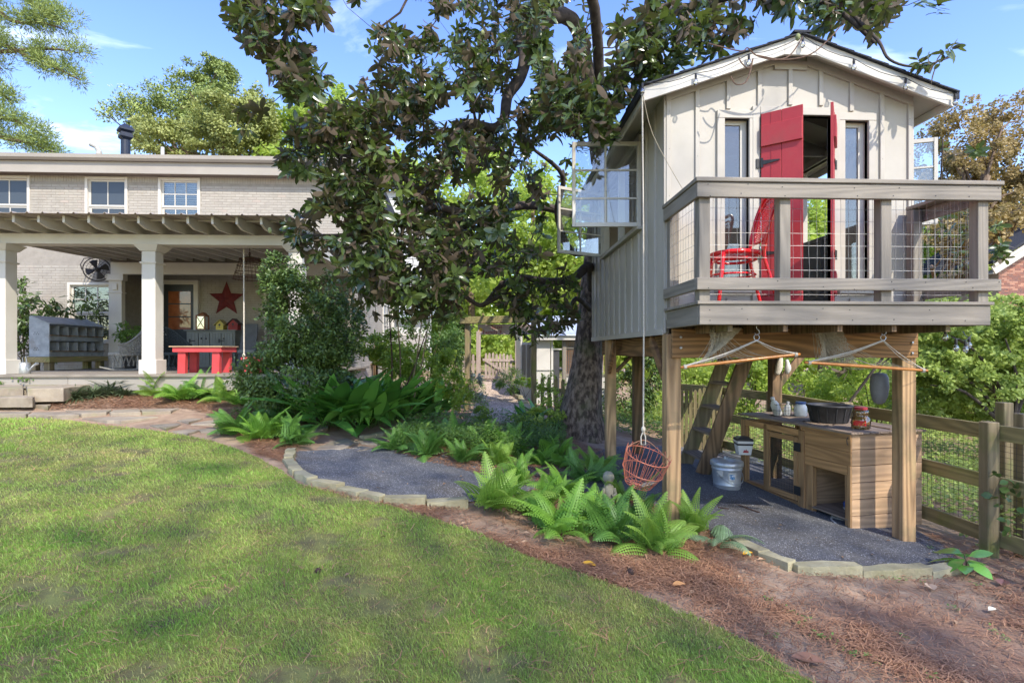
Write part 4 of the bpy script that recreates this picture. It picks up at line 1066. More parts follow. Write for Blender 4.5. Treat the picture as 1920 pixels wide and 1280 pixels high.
# bricks: 203 x 57 mm faces, 9 mm joints, standing 5 mm proud
BW, BH, BJ = .203, .057, .0095
def bricks(parent, us, zs, place, holes, budget):
    """place(u, z) -> whether a brick may stand there; the first BUDGET become objects"""
    out = []
    k = 0; z = zs[0]
    while z + BH < zs[1]:
        u = us[0] - (BW + BJ) / 2 * (k % 2)
        while u < us[1]:
            a, b = max(u, us[0]), min(u + BW, us[1])
            segs = [(a, b)]
            for h in holes:
                if h[2] - .002 < z + BH / 2 < h[3] + .002:
                    ns = []
                    for s0, s1 in segs:
                        if s1 <= h[0] or s0 >= h[1]: ns.append((s0, s1))
                        else:
                            if s0 < h[0]: ns.append((s0, h[0]))
                            if s1 > h[1]: ns.append((h[1], s1))
                    segs = ns
            for s0, s1 in segs:
                if s1 - s0 > .03: out.append((s0, s1, z))
            u += BW + BJ
        z += BH + BJ; k += 1
    return out
def brickbox(mb, s0, s1, z, y, pr=.006, axis='x', j=0.0):
    if axis == 'x': f = [(s0, y - pr, z), (s1, y - pr, z), (s1, y - pr, z + BH), (s0, y - pr, z + BH)]; bk_ = [(s0, y + .002, z), (s1, y + .002, z), (s1, y + .002, z + BH), (s0, y + .002, z + BH)]
    else: f = [(y + pr, s0, z), (y + pr, s1, z), (y + pr, s1, z + BH), (y + pr, s0, z + BH)]; bk_ = [(y - .002, s0, z), (y - .002, s1, z), (y - .002, s1, z + BH), (y - .002, s0, z + BH)]
    b = len(mb.v); mb.v += f + bk_
    mb.f += [(b, b+1, b+2, b+3), (b+4, b+5, b+1, b), (b+3, b+2, b+6, b+7), (b+4, b, b+3, b+7), (b+1, b+5, b+6, b+2)]
FULL = MB(); brickbox(FULL, 0, BW, 0, 0); FULLM = FULL.mesh('brick', BRICKM)
def lay(parent, lst, y, nobj, axis='x', m=BRICKM, key=lambda s: 0):
    lst = sorted(lst, key=key); rest = MB(); c = 0
    for s0, s1, z in lst:
        if c < nobj and axis == 'x' and s1 - s0 > BW - .001:
            o = link('brick', FULLM, parent, local=True); o.location = (s0, y + rr.uniform(-.0015, .0015), z); c += 1
        else: brickbox(rest, s0, s1, z, y, .006 + rr.uniform(-.0015, .0015), axis)
    if rest.v: part('brickwork', rest, m, parent, local=True, kind='stuff')
lay(upper, bricks(upper, (HL, HR), (2.9, 4.28), None, WIN_UP, 0) + bricks(upper, (HL, RECX - .36), (ZG, 2.2), None, WIN_LO, 0), HY0, 300, key=lambda s: abs(s[0] + 8.3) + (0 if s[2] > 2.9 else 6))
lay(side_w, bricks(side_w, (HY0, HB), (ZG, 4.4), None, [], 0), HR, 0, 'y')
lay(rw, bricks(rw, (RECX - .34, HR - .27), (-.4, 2.2), None, [(-9.1, -8.1, -1, 1.96), (-6.3, -4.9, .2, 1.95)], 0), 15.2, 0)
# rowlock course under the eave
mb = MB(); x = HL
while x < HR:
    if not any(h[0] - .01 < x + .03 < h[1] for h in WIN_UP):
        mb.box(x, x + .055, HY0 - .006, HY0 + .002, 4.30, 4.46)
    x += .0645
part('soldier_course', mb, BRICKM, hs, kind='stuff')
# eave
part('gutter', MB().prism([(HL - .3, 13.56, 4.86), (HL - .3, 13.70, 4.86), (HL - .3, 13.70, 4.73), (HL - .3, 13.62, 4.72), (HL - .3, 13.57, 4.77)], (HR - HL + .5, 0, 0)), GUTTER, hs)
part('fascia_board', MB().box(HL - .3, HR + .15, 13.70, 13.74, 4.435, 4.72).box(HL - .3, HR + .15, 13.735, 13.78, 4.46, 4.86), GUTTER, hs)
part('soffit', MB().box(HL - .3, HR + .15, 13.742, 13.995, 4.47, 4.50), M('brown_soffit', (.22,.18,.15)), hs)
part('roof', MB().prism([(HL - .3, 13.75, 4.84), (HL - .3, 16.6, 5.25), (HL - .3, 19.6, 4.84), (HL - .3, 19.6, 4.52), (HL - .3, 13.76, 4.52)], (HR - HL + .45, 0, 0)), SHINGLE, hs)
def house_window(x0, x1, z0, z1, y, cols, rows, blind=False, split=True, parent=hs, gl=DARKGL):
    f = .065
    wn = part('window', MB().box(x0, x0 + f, y - .03, y + .10, z0, z1).box(x1 - f, x1, y - .03, y + .10, z0, z1).box(x0 + f, x1 - f, y - .029, y + .10, z1 - f, z1), HTRIM, parent, bevel=.005)
    part('sill', MB().box(x0 - .04, x1 + .04, y - .08, y + .10, z0 - .06, z0), HTRIM, wn, local=True)
    a, b = x0 + f, x1 - f; top = z1 - f; mid = (z0 + top) / 2
    for zz0, zz1, dy in ((mid, top, .04), (z0, mid, .065)):
        s_ = .045
        part('sash', MB().box(a, a + s_, y + dy, y + dy + .03, zz0, zz1).box(b - s_, b, y + dy, y + dy + .03, zz0, zz1).box(a + s_, b - s_, y + dy, y + dy + .03, zz1 - s_, zz1).box(a + s_, b - s_, y + dy, y + dy + .03, zz0, zz0 + s_), TRIM, wn, local=True)
        mb = MB()
        for c in range(1, cols): xx = a + s_ + (b - a - 2*s_) * c / cols; mb.box(xx - .011, xx + .011, y + dy + .004, y + dy + .025, zz0 + s_, zz1 - s_)
        for r in range(1, rows): zz = zz0 + (zz1 - zz0) * r / rows; mb.box(a + s_, b - s_, y + dy + .006, y + dy + .023, zz - .011, zz + .011)
        part('glazing_bar', mb, TRIM, wn, local=True)
        for c in range(cols):
            for r in range(rows):
                u0 = a + s_ + (b - a - 2*s_) * c / cols; u1 = a + s_ + (b - a - 2*s_) * (c+1) / cols
                v0 = zz0 + s_ + (zz1 - zz0 - 2*s_) * r / rows; v1 = zz0 + s_ + (zz1 - zz0 - 2*s_) * (r+1) / rows
                part('pane', MB().box(u0, u1, y + dy + .013, y + dy + .017, v0, v1), GLASSB if blind else gl, wn, local=True)
    if blind:
        zz = z0 + .05
        while zz < top:
            part('blind_slat', MB().beam((a, y + .14, zz), (b, y + .14, zz), .045, .004, up=(0, .6, 1)), BLIND, wn, local=True); zz += .055
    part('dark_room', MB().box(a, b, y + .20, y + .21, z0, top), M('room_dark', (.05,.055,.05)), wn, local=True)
GLASSB = GLASS('clear_house_glass', refl=.05)
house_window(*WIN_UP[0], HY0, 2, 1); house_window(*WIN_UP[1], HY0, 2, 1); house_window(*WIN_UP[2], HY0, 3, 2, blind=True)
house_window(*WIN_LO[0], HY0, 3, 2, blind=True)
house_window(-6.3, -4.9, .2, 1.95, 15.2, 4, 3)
# tall narrow windows and downpipe on the side wall
for z0, z1 in ((.1, 1.6), (2.3, 3.7)):
    mb = MB().box(HR + .0, HR + .04, 17.6, 17.68, z0, z1).box(HR, HR + .04, 18.5, 18.58, z0, z1).box(HR, HR + .041, 17.68, 18.5, z1 - .08, z1).box(HR, HR + .04, 17.68, 18.5, z0, z0 + .08)
    wn = part('window', mb, TRIM, hs); part('pane', MB().box(HR + .007, HR + .012, 17.68, 18.5, z0 + .08, z1 - .08), DARKGL, wn, local=True)
    mb = MB()
    for k in range(1, 4): zz = z0 + (z1 - z0)*k/4; mb.box(HR + .012, HR + .035, 17.68, 18.5, zz - .015, zz + .015)
    mb.box(HR + .013, HR + .034, 18.08, 18.1, z0 + .08, z1 - .08); part('glazing_bar', mb, TRIM, wn, local=True)
part('downpipe', MB().box(HR + .002, HR + .09, HB - .12, HB - .02, ZG, 4.5), TRIM, hs)
# roof fittings
part('chimney_pipe', MB().lathe([(.12, 0), (.12, .98)], (-10.6, 16, 5.15), 14).lathe([(.12, .98), (.22, 1.06), (.22, 1.13), (.17, 1.2), (.26, 1.25), (.26, 1.30), (.05, 1.46)], (-10.6, 16, 5.151), 4), M('black_flue_metal', (.018,.025,.045), sc=3, rough=.5), hs, label='black metal chimney flue with square cap')
pv = M('pvc_grey', (.5,.49,.45), rough=.6)
part('vent_pipe', MB().tube([(-11.35, 16, 5.1), (-11.35, 16, 5.80), (-11.40, 15.97, 5.93), (-11.55, 15.95, 6.0)], [.075]*4, 10), pv, hs)
part('vent_pipe', MB().tube([(-9.55, 16, 5.1), (-9.55, 16, 5.95)], .05, 8), pv, hs)
# porch
PY0, PFZ = 9.90, -.42
porch_x0, porch_x1 = -9.7, -3.47
part('porch_floor', MB().box(porch_x0, porch_x1 + .1, PY0, 15.2, PFZ - .05, PFZ), GREYX, hs, bevel=.005)
part('porch_skirt', MB().box(porch_x0, -7.6, PY0 + .04, PY0 + .07, PFZ - .25, PFZ - .052), GUTTER, hs)
part('porch_skirt', MB().box(-7.59, porch_x1 + .06, PY0 + .04, PY0 + .07, PFZ - .29, PFZ - .052), GUTTER, hs)
for xx in (-7.5, -6.2, -4.9, -3.6): part('pier', MB().box(xx, xx + .2, PY0 + .15, PY0 + .35, -1.2, PFZ - .05), MORTAR, hs)
part('joist_or_shade_sheet', MB().box(porch_x0, porch_x1, PY0 + .35, PY0 + .40, -1.2, PFZ - .06), BLACK, hs)  # black sheet behind the skirt, standing in for the shadow under the porch
def column(xr, parent=hs):
    x1 = xr; x0 = xr - .245; y0 = 10.02; y1 = y0 + .245; c = ((x0+x1)/2, (y0+y1)/2)
    cl = part('column', MB().box(x0, x1, y0, y1, PFZ + .01, 1.94), HTRIM, parent, bevel=.004)
    def sq(z0, z1, e0, e1):
        mb = MB(); b = 0
        for z, e in ((z0, e0), (z1, e1)):
            mb.v += [(x0-e, y0-e, z), (x1+e, y0-e, z), (x1+e, y1+e, z), (x0-e, y1+e, z)]
        mb.f += [(3,2,1,0), (4,5,6,7), (0,1,5,4), (1,2,6,5), (2,3,7,6), (3,0,4,7)]; return mb
    part('base', sq(PFZ, PFZ + .26, .035, .035), HTRIM, cl, local=True, bevel=.006)
    part('neck_band', sq(1.60, 1.63, .018, .028), HTRIM, cl, local=True)
    part('capital', sq(1.83, 1.94, .02, .10), HTRIM, cl, local=True)
for xr in (-11.39 + 2.64, -6.11, -3.47): column(xr)
part('porch_beam', MB().box(porch_x0, porch_x1 + .02, 10.0, 10.28, 1.945, 2.13), HTRIM, hs, bevel=.005)
part('porch_beam', MB().box(porch_x1 - .16, porch_x1 + .01, 10.285, 13.99, 1.945, 2.125), HTRIM, hs, bevel=.005)
part('entrance_beam', MB().box(RECX - .35, HR, 13.85, 13.995, 1.94, 2.24), HTRIM, hs, bevel=.005)
part('entrance_ceiling', MB().box(RECX - .35, HR - .26, 14.0, 15.19, 2.235, 2.26), BLIND, hs)
pl_ = part('pilaster', MB().box(RECX - .40, RECX - .08, 13.86, 14.0, PFZ, 1.94), HTRIM, hs, bevel=.005)
part('capital', MB().box(RECX - .46, RECX - .02, 13.82, 14.0, 1.78, 1.939).box(RECX - .43, RECX - .05, 13.84, 14.0, 1.46, 1.49).box(RECX - .30, RECX - .18, 13.835, 13.86, 1.54, 1.70), HTRIM, pl_, local=True, bevel=.004)
x = porch_x0 + .02
while x < porch_x1 - .02:
    y0, sl = 9.33, .04
    def zz(y, b): return 2.131 + (y - 10.0) * sl + b
    poly = [(x, y0, zz(y0, .06) + .05), (x, y0, zz(y0, .19)), (x, 13.98, zz(13.98, .19)), (x, 13.98, zz(13.98, 0)), (x, y0 + .22, zz(y0 + .22, 0))]
    part('rafter', MB().prism([(x, y0, zz(y0, .07)), (x, y0, zz(y0, .19)), (x, 13.98, zz(13.98, .19)), (x, 13.98, zz(13.98, 0)), (x, y0 + .20, zz(y0 + .2, 0))], (.04, 0, 0)), HTRIM, hs)
    x += .41
# ribbed metal roof
METR = M('weathered_ribbed_metal', (.42,.36,.31), (.34,.29,.25), sc=2, rough=.6, metal=.2)
x = porch_x0 - .1; prof = []
while x < porch_x1 + .15:
    prof += [(x, 0), (x + .10, 0), (x + .115, .022), (x + .135, .022), (x + .15, 0)]; x += .25
mb = MB(); b = []
for (u, h) in prof:
    mb.v += [(u, 9.18, 2.295 + h), (u, 13.99, 2.295 + .04*4.8 + .03 + h)]
for i in range(len(prof) - 1): mb.f.append((2*i, 2*i+2, 2*i+3, 2*i+1))
ob = part('metal_roof', mb, METR, hs); sm = ob.modifiers.new('solid', 'SOLIDIFY'); sm.thickness = .006
for yy in (9.6, 10.6, 11.6, 12.6, 13.6): part('purlin', MB().box(porch_x0, porch_x1, yy, yy + .04, 2.131 + (yy-10)*.04 + .191 - .025, 2.131 + (yy-10)*.04 + .192), HTRIM, hs)
# door
dr = part('door', MB().box(-9.0, -8.17, 15.14, 15.19, PFZ, 1.84), M('charcoal_door_paint', (.03,.035,.04), rough=.35), hs)
part('door_frame', MB().box(-9.12, -9.0, 15.08, 15.199, PFZ, 1.96).box(-8.17, -8.05, 15.08, 15.199, PFZ, 1.96).box(-8.999, -8.171, 15.081, 15.198, 1.84, 1.96), HTRIM, hs)
AMB = M('orange_glass', (.42,.15,.06), (.20,.06,.025), sc=1.6, rough=.05, spec=.9)  # orange glass of the door, mottled darker at random
for k in range(3): part('pane', MB().box(-8.87, -8.27, 15.125, 15.139, .60 + k*.36, .60 + k*.36 + .33), AMB, dr, local=True)
part('handle', MB().ell((-8.93, 15.10, .46), (.03,.03,.03)), STEEL, dr, local=True, smooth=True)
# ------------------------------------------------------------------ things on the porch
def star(c, r, label):
    m = M('rusty_red_star', (.17,.022,.022), (.10,.012,.014), sc=8, rough=.6)
    c = Vector(c); rt = thing('barn_star', label, 'star', c)
    for k in range(5):
        a = math.pi/2 + k*2*math.pi/5; p = c + Vector((math.cos(a)*r, 0, math.sin(a)*r)); q = []
        for s in (-1, 1): b = a + s*math.pi/5; q.append(c + Vector((math.cos(b)*r*.42, 0, math.sin(b)*r*.42)))
        pk = c + Vector((0, -.09, 0))
        part('star_point', MB().quad(p, q[0], pk).quad(p, pk, q[1]).quad(p, q[1], q[0]), m, rt)
star((-7.32, 15.17, 1.44), .50, 'large dark red metal star on the brick wall beside the door')
CAB = M('grey_green_cabinet_paint', (.23,.24,.215), (.18,.19,.17), sc=3, rough=.6)
cb = thing('cabinet', 'grey beadboard cabinet with black strap hinges under the red star', 'cabinet', (-7.35, 14.7, PFZ))
X0, X1 = -8.0, -6.75
part('carcass', MB().box(X0, X1, 14.44, 14.9, PFZ, .53), CAB, cb, bevel=.004)
part('top', MB().box(X0 - .05, X1 + .05, 14.38, 14.95, .531, .56), CAB, cb, bevel=.004)
for x0, x1 in ((X0 + .06, X0 + .31), (X0 + .33, X0 + .90 - .30), (X0 + .62, X0 + .90), (X0 + .92, X1 - .05)):
    d_ = part('door', MB().box(x0, x1, 14.42, 14.438, PFZ + .06, .48), CAB, cb, bevel=.003)
    mb = MB(); n = int((x1 - x0)/.07)
    for k in range(n): part('board', MB().box(x0 + .004 + (x1-x0)*k/n, x0 + (x1-x0)*(k+1)/n - .004, 14.41, 14.419, PFZ + .07, .47), CAB, d_, local=True)
for x, z in ((X0 + .10, .27), (X0 + .86, .27), (X0 + .10, -.2), (X0 + .86, -.2)):
    part('hinge', MB().box(x - .02, x + .02, 14.40, 14.409, z - .05, z + .05).box(x + .02, x + .13, 14.401, 14.409, z - .012, z + .012), BLACK, cb)
for x in (X0 + .40, X0 + .52, X0 + .98): part('knob', MB().ell((x, 14.395, .33), (.02,.02,.02)), BLACK, cb)
CORT = M('rusty_lantern', (.34,.15,.07), (.20,.08,.04), sc=10, rough=.7)
ln = thing('lantern', 'rusty copper lantern with criss cross glass on the cabinet', 'lantern', (-7.68, 14.6, .56))
part('frame', MB().box(-7.80, -7.56, 14.5, 14.72, .56, .59).box(-7.80, -7.56, 14.5, 14.72, .93, .96).prism([(-7.78, 14.52, .96), (-7.58, 14.52, .96), (-7.68, 14.61, 1.04)], (0, .18, 0)), CORT, ln)
for x, y in ((-7.79, 14.51), (-7.57, 14.51), (-7.79, 14.71), (-7.57, 14.71)): part('bar', MB().box(x - .012, x + .012, y - .012, y + .012, .59, .93), CORT, ln)
part('lattice', MB().beam((-7.78, 14.505, .6), (-7.58, 14.505, .92), .01, .01).beam((-7.58, 14.503, .6), (-7.78, 14.503, .92), .01, .01), CORT, ln)
part('candle', MB().lathe([(.05, 0), (.05, .2), (.02, .21)], (-7.68, 14.61, .59), 12), TRIM, ln)
part('pane', MB().box(-7.78, -7.58, 14.51, 14.513, .6, .92), GLASS('lantern_glass'), ln)
def birdhouse(x, w_, col, rc, label, h=.24):
    b = thing('birdhouse', label, 'birdhouse', (x, 14.6, .56)); m = M('birdhouse_paint', col, sc=6); m2 = M('birdhouse_roof', rc, sc=6)
    a, c = x - w_/2, x + w_/2; y = 14.5
    part('body', MB().prism([(a, y, .565), (c, y, .565), (c, y, .565 + h*.6), (x, y, .565 + h), (a, y, .565 + h*.6)], (0, .2, 0)), m, b)
    for s in (-1, 1): part('roof', MB().prism([(x, y - .03, .565 + h + .012), (x + s*(w_/2 + .05), y - .03, .565 + h*.6 - .03), (x + s*(w_/2 + .05), y - .03, .565 + h*.6 - .01), (x, y - .03, .565 + h + .035)], (0, .26, 0)), m2, b)
    part('entrance_hole', MB().lathe([(.028, 0), (.028, .004)], (x, y - .006, .565 + h*.55), 12, 'y'), BLACK, b)
    part('perch', MB().beam((x, y - .05, .565 + h*.33), (x, y, .565 + h*.33), .01, .01), m2, b)
birdhouse(-7.18, .19, (.62,.50,.10), (.45,.38,.12), 'small yellow birdhouse between the lantern and the red birdhouse')
birdhouse(-6.83, .24, (.30,.03,.025), (.07,.03,.03), 'dark red birdhouse at the right end of the cabinet top', .27)
# panel leaning beside the cabinet
pn = thing('shutter', 'dark grey board leaning upright beside the cabinet behind the leafy shrub', 'board', (-6.4, 14.4, PFZ))
part('board', MB().prism([(-6.62, 14.25, PFZ), (-6.15, 14.25, PFZ), (-6.15, 14.42, .72), (-6.52, 14.42, .72)], (0, .04, 0)), M('slate_grey_paint', (.12,.125,.13)), pn)
part('cross_board', MB().prism([(-6.60, 14.235, -.05), (-6.16, 14.235, -.05), (-6.16, 14.25, .03), (-6.59, 14.25, .03)], (0, .012, 0)), CAB, pn)
# red bench table
bt = thing('bench', 'coral red trestle bench with pale plank top in front of the cabinet', 'bench', (-5.9, 10.7, PFZ))
a = G(326, 700, 10.30); x0 = a.x; x1 = x0 + .90; y0, y1 = 10.25, 10.85
part('top', MB().box(x0 - .05, x1 + .03, y0 - .03, y1 + .03, .075, .095), WOOD('pale_bench_plank', (.50,.36,.22), (.36,.24,.14), 'x'), bt, bevel=.003)
part('apron', MB().box(x0, x1, y0, y0 + .03, -.02, .074), REDB, bt, bevel=.003)
part('apron', MB().box(x0, x1, y1 - .03, y1, -.02, .074), REDB, bt)
part('apron', MB().box(x1 - .03, x1 + .001, y0 + .031, y1 - .031, -.02, .073), REDB, bt, bevel=.003)
part('apron', MB().box(x0 - .001, x0 + .03, y0 + .031, y1 - .031, -.02, .073), REDB, bt)
for xa, ya in ((x0 + .07, y0 + .035), (x1 - .20, y0 + .035), (x0 + .07, y1 - .17), (x1 - .20, y1 - .17)):
    part('leg', MB().prism([(xa, ya, PFZ), (xa + .14, ya, PFZ), (xa + .15, ya, -.021), (xa + .01, ya, -.021)], (0, .10, 0)), REDB, bt, bevel=.003)
rs = thing('stool', 'low red block stool half hidden behind the leafy shrub', 'stool', (-4.6, 10.4, PFZ))
xs_ = G(460, 690, 10.5).x
part('leg', MB().box(xs_, xs_ + .12, 10.45, 10.55, PFZ, -.17), REDB, rs); part('seat', MB().box(xs_ - .04, xs_ + .40, 10.40, 10.65, -.169, -.12), REDB, rs)
part('leg', MB().box(xs_ + .24, xs_ + .36, 10.45, 10.55, PFZ, -.17), REDB, rs)
ZINC = M('dull_zinc', (.34,.37,.39), (.24,.265,.28), sc=7, rough=.55, metal=.1, dirt=(.20,.17,.14), dirt_sc=3)
# galvanised nest box on a timber bench
nb = thing('nest_box', 'galvanised twelve hole nest box with sloping lid at the porch edge', 'nest box', (-9.6, 12.7, -.15))
NX1, NX0, NY0, NY1, NZ0, NZ1 = -9.48, -9.90, 11.9, 13.5, -.12, .58
part('end_panel', MB().prism([(NX0, NY0, NZ0), (NX1, NY0, NZ0), (NX1, NY0, NZ1), (NX0 + .05, NY0, NZ1 + .17), (NX0, NY0, NZ1 + .17)], (0, .012, 0)), ZINC, nb)
part('end_panel', MB().prism([(NX0, NY1, NZ0), (NX1, NY1, NZ0), (NX1, NY1, NZ1), (NX0 + .05, NY1, NZ1 + .17), (NX0, NY1, NZ1 + .17)], (0, .012, 0)), ZINC, nb)
part('lid', MB().prism([(NX1 + .03, NY0 - .02, NZ1 + .0), (NX1 + .03, NY0 - .02, NZ1 + .015), (NX0 + .04, NY0 - .02, NZ1 + .19), (NX0 + .04, NY0 - .02, NZ1 + .175)], (0, NY1 - NY0 + .05, 0)), ZINC, nb)
part('back_panel', MB().box(NX0 + .001, NX0 + .012, NY0 + .013, NY1, NZ0, NZ1 + .16), ZINC, nb)
for z in (NZ0, .22, .55): part('shelf', MB().box(NX0 + .013, NX1 - .002, NY0 + .013, NY1 - .001, z, z + .012), ZINC, nb)
for z0 in (NZ0, .225):
    part('front_lip', MB().box(NX1 - .012, NX1, NY0 + .013, NY1, z0 + .013, z0 + .12), ZINC, nb)
    part('perch', MB().box(NX1 + .001, NX1 + .05, NY0, NY1, z0 + .105, z0 + .125), PINED, nb)
    for k in range(1, 6): y = NY0 + (NY1 - NY0)*k/6; part('divider', MB().box(NX0 + .013, NX1 - .003, y - .006, y + .006, z0 + .012, z0 + .32), ZINC, nb)
for z0 in (.0, .33):
    for k in range(5): part('vent_hole', MB().lathe([(.009, 0), (.009, .003)], (NX0 + .10 + .05*(k % 3) + (.02 if k > 2 else 0), NY0 - .003, z0 + .04*(k // 3) + .03), 6, 'y'), BLACK, nb)
nbn = thing('timber_bench', 'weathered timber stand carrying the nest box', 'bench', (-9.6, 12.7, PFZ))
part('top_beam', MB().box(NX0 - .06, NX1 + .05, NY0 - .06, NY1 + .1, -.245, -.125), FENCEY, nbn, bevel=.005)
for x in (NX0, NX1 - .12):
    for y in (NY0, NY1 - .1): part('leg', MB().box(x, x + .13, y, y + .13, gz1(x, y) if x < -9.75 else PFZ, -.246), FENCEZ, nbn, bevel=.005)
# watering can
wc = thing('watering_can', 'grey zinc watering can beside the left column', 'watering can', (-8.55, 10.3, PFZ))
q = G(45, 698, 10.35)
part('body', MB().lathe([(.095, 0), (.10, .01), (.095, .19), (.085, .20), (.03, .215)], (q.x, 10.35, PFZ), 18), STEEL, wc, smooth=True)
part('spout', MB().tube([(q.x + .09, 10.35, PFZ + .05), (q.x + .20, 10.33, PFZ + .15), (q.x + .27, 10.32, PFZ + .19)], [.02, .02, .028], 8), STEEL, wc)
part('handle', MB().tube([(q.x - .02, 10.35, PFZ + .20), (q.x - .03, 10.35, PFZ + .30), (q.x + .03, 10.35, PFZ + .32), (q.x + .05, 10.35, PFZ + .21)], .009, 6), STEEL, wc)
# wicker rockers
def rocker(loc, rot, m, label):
    rt = thing('rocking_chair', label, 'rocking chair', loc, rot)
    nu, nv = 26, 8
    def sh(u, v):       # barrel shell open to the front (+y)
        a = R(-200) + R(220) * u; h = .80 if .3 < u < .7 else .62; e = math.sin(math.pi*u); h = .56 + .40*e**2.2
        z = .34 + (h - .34)*v; r_ = .30 + .06*v; return Vector((r_*math.cos(a)*1.0, r_*math.sin(a) + .0, z + 0))
    mb = MB()
    for j in range(nv + 1): mb.tube([sh(i/nu, j/nv) for i in range(nu+1)], .0075 if j not in (0, nv) else .02, 4, cap=False)
    for i in range(nu + 1): mb.tube([sh(i/nu, j/nv) for j in range(nv+1)], .0065, 4, cap=False)
    for i in range(nu):
        for j in range(nv): mb.tube([sh(i/nu, j/nv), sh((i+1)/nu, (j+1)/nv)], .005, 3, cap=False)
    part('woven_shell', mb, m, rt, local=True)
    mb = MB().lathe([(.0, .33), (.29, .33), (.30, .36), (.29, .39), (.0, .40)], (0, .02, 0), 18); part('seat', mb, m, rt, local=True)
    mb = MB()
    for i in range(16):
        a = 2*math.pi*i/16; p = Vector((.28*math.cos(a), .28*math.sin(a), .33)); q2 = Vector((.23*math.cos(a+.25), .23*math.sin(a+.25), .10)); q3 = Vector((.23*math.cos(a-.25), .23*math.sin(a-.25), .10))
        mb.tube([p, q2], .006, 4).tube([p, q3], .006, 4)
    part('skirt', mb, m, rt, local=True)
    for s in (-1, 1): part('runner', MB().tube([(s*.23, -.50, .11), (s*.23, -.25, .035), (s*.23, 0, .015), (s*.23, .25, .035), (s*.23, .45, .09)], .014, 6), m, rt, local=True)
    for s in (-1, 1):
        for y in (-.2, .22): part('leg', MB().tube([(s*.23, y, .03), (s*.22, y, .33)], .015, 6), m, rt, local=True)
WICK = M('weathered_wicker', (.30,.29,.26), (.14,.14,.13), sc=30, rough=.8)
WICKD = M('dark_teal_wicker', (.05,.065,.07), (.02,.028,.03), sc=30, rough=.7)
rocker((G(236, 690, 11.8).x, 11.8, PFZ), R(125), WICK, 'grey wicker rocking chair left of the middle column')
rocker((G(325, 690, 12.3).x, 12.3, PFZ), R(-120), WICKD, 'dark wicker rocking chair between the column and the red bench')
# hanging wire lamp, swing rope, fan
RUST = M('rusty_wire', (.10,.055,.035), (.05,.03,.02), sc=20, rough=.8)
c = G(468, 505, 11.5); hl = thing('pendant_lamp', 'rusty wire basket lamp hanging under the porch roof', 'lamp', c)
part('chain', MB().tube([(c.x, 11.5, 2.19), (c.x, 11.5, 2.0)], .008, 5).tube([(c.x + .02*math.cos(t), 11.5, 2.05 + .04*math.sin(t)) for t in range(7)], .006, 4, closed=True), RUST, hl)
for r_, z in ((.20, 1.94), (.24, 1.80), (.28, 1.65), (.315, 1.52)): part('hoop', MB().tube([(c.x + r_*math.cos(k*.2618), 11.5 + r_*math.sin(k*.2618), z) for k in range(24)], .008, 5, closed=True), RUST, hl)
mb = MB()
for k in range(22): a = 2*math.pi*k/22; mb.tube([(c.x + .19*math.cos(a), 11.5 + .19*math.sin(a), 1.95), (c.x + .325*math.cos(a + .12), 11.5 + .325*math.sin(a + .12), 1.50)], .004, 4)
part('wires', mb, RUST, hl); part('top_plate', MB().lathe([(.0, 2.0), (.08, 1.98), (.20, 1.945), (.19, 1.94)], (c.x, 11.5, 0), 16), RUST, hl)
q = G(457, 470, 10.35); rp2 = thing('swing_rope', 'thick pale rope with knotted end hanging from the porch beam', 'rope', q)
part('strand', MB().tube([(q.x, 10.35, 1.98), (q.x + .005, 10.35, -.06)], .014, 6), ROPE, rp2)
part('knot', MB().ell((q.x, 10.35, -.08), (.03,.03,.04)).ell((q.x, 10.35, -.16), (.018,.018,.05)), ROPE, rp2)
c = G(182, 505, 13.75); fn = thing('wall_fan', 'black caged wall fan above the window at the porch corner', 'fan', c)
DK = M('oiled_bronze', (.035,.03,.028), rough=.5)
Mf = Matrix.Translation(c) @ Matrix.Rotation(R(25), 4, 'Z')
mb = MB()
for r_ in (.07, .14, .21): mb.tube([(r_*math.cos(k*.2618), -.06 + .1*r_, r_*math.sin(k*.2618)) for k in range(24)], .004, 4, closed=True)
for k in range(20): a = 2*math.pi*k/20; mb.tube([(.04*math.cos(a), -.07, .04*math.sin(a)), (.20*math.cos(a), -.06, .20*math.sin(a)), (.285*math.cos(a), 0, .285*math.sin(a))], .003, 4)
part('cage', mb.rot(Mf), DK, fn); part('rim', MB().tube([(.285*math.cos(k*.2), 0, .285*math.sin(k*.2)) for k in range(31)], .014, 6, closed=True).rot(Mf), DK, fn)
for k in range(4):
    a = k*math.pi/2 + .4; u = Vector((math.cos(a), 0, math.sin(a))); v = Vector((-math.sin(a), 0, math.cos(a))); y = Vector((0, .03, 0))
    part('blade', MB().prism([u*.05 - v*.02, u*.22 - v*.10 + y*.8, u*.25 + y*.4, u*.22 + v*.08 - y*.6, u*.06 + v*.03], (0, .006, 0)).rot(Mf), DK, fn)
part('hub', MB().lathe([(.0, -.06), (.045, -.055), (.05, 0), (.06, .10), (.02, .14)], (0,0,0), 12, 'y').rot(Mf), DK, fn)
part('bracket', MB().tube([(-.30, 0, -.03), (-.33, 0, .10), (-.27, .05, .26), (0, .12, .31), (0, .26, .28)], .014, 6).rot(Mf), DK, fn)
# ------------------------------------------------------------------ hutch under the playhouse
CO = Vector((3.70, 5.30, -1.84)); ca = R(11)
cp = thing('hutch', 'cedar plank hutch with mesh door and open nesting bay beneath the deck', 'hutch', CO, ca)
# local frame: x = width away from the camera axis, y = length away from the camera; long face at x = 0
CW, CL, CH = .90, 1.74, 1.00
def cpart(name, mb, m, bevel=.003, parent=cp, **k): return part(name, mb, m, parent, local=True, bevel=bevel, **k)
zb_ = 0.0
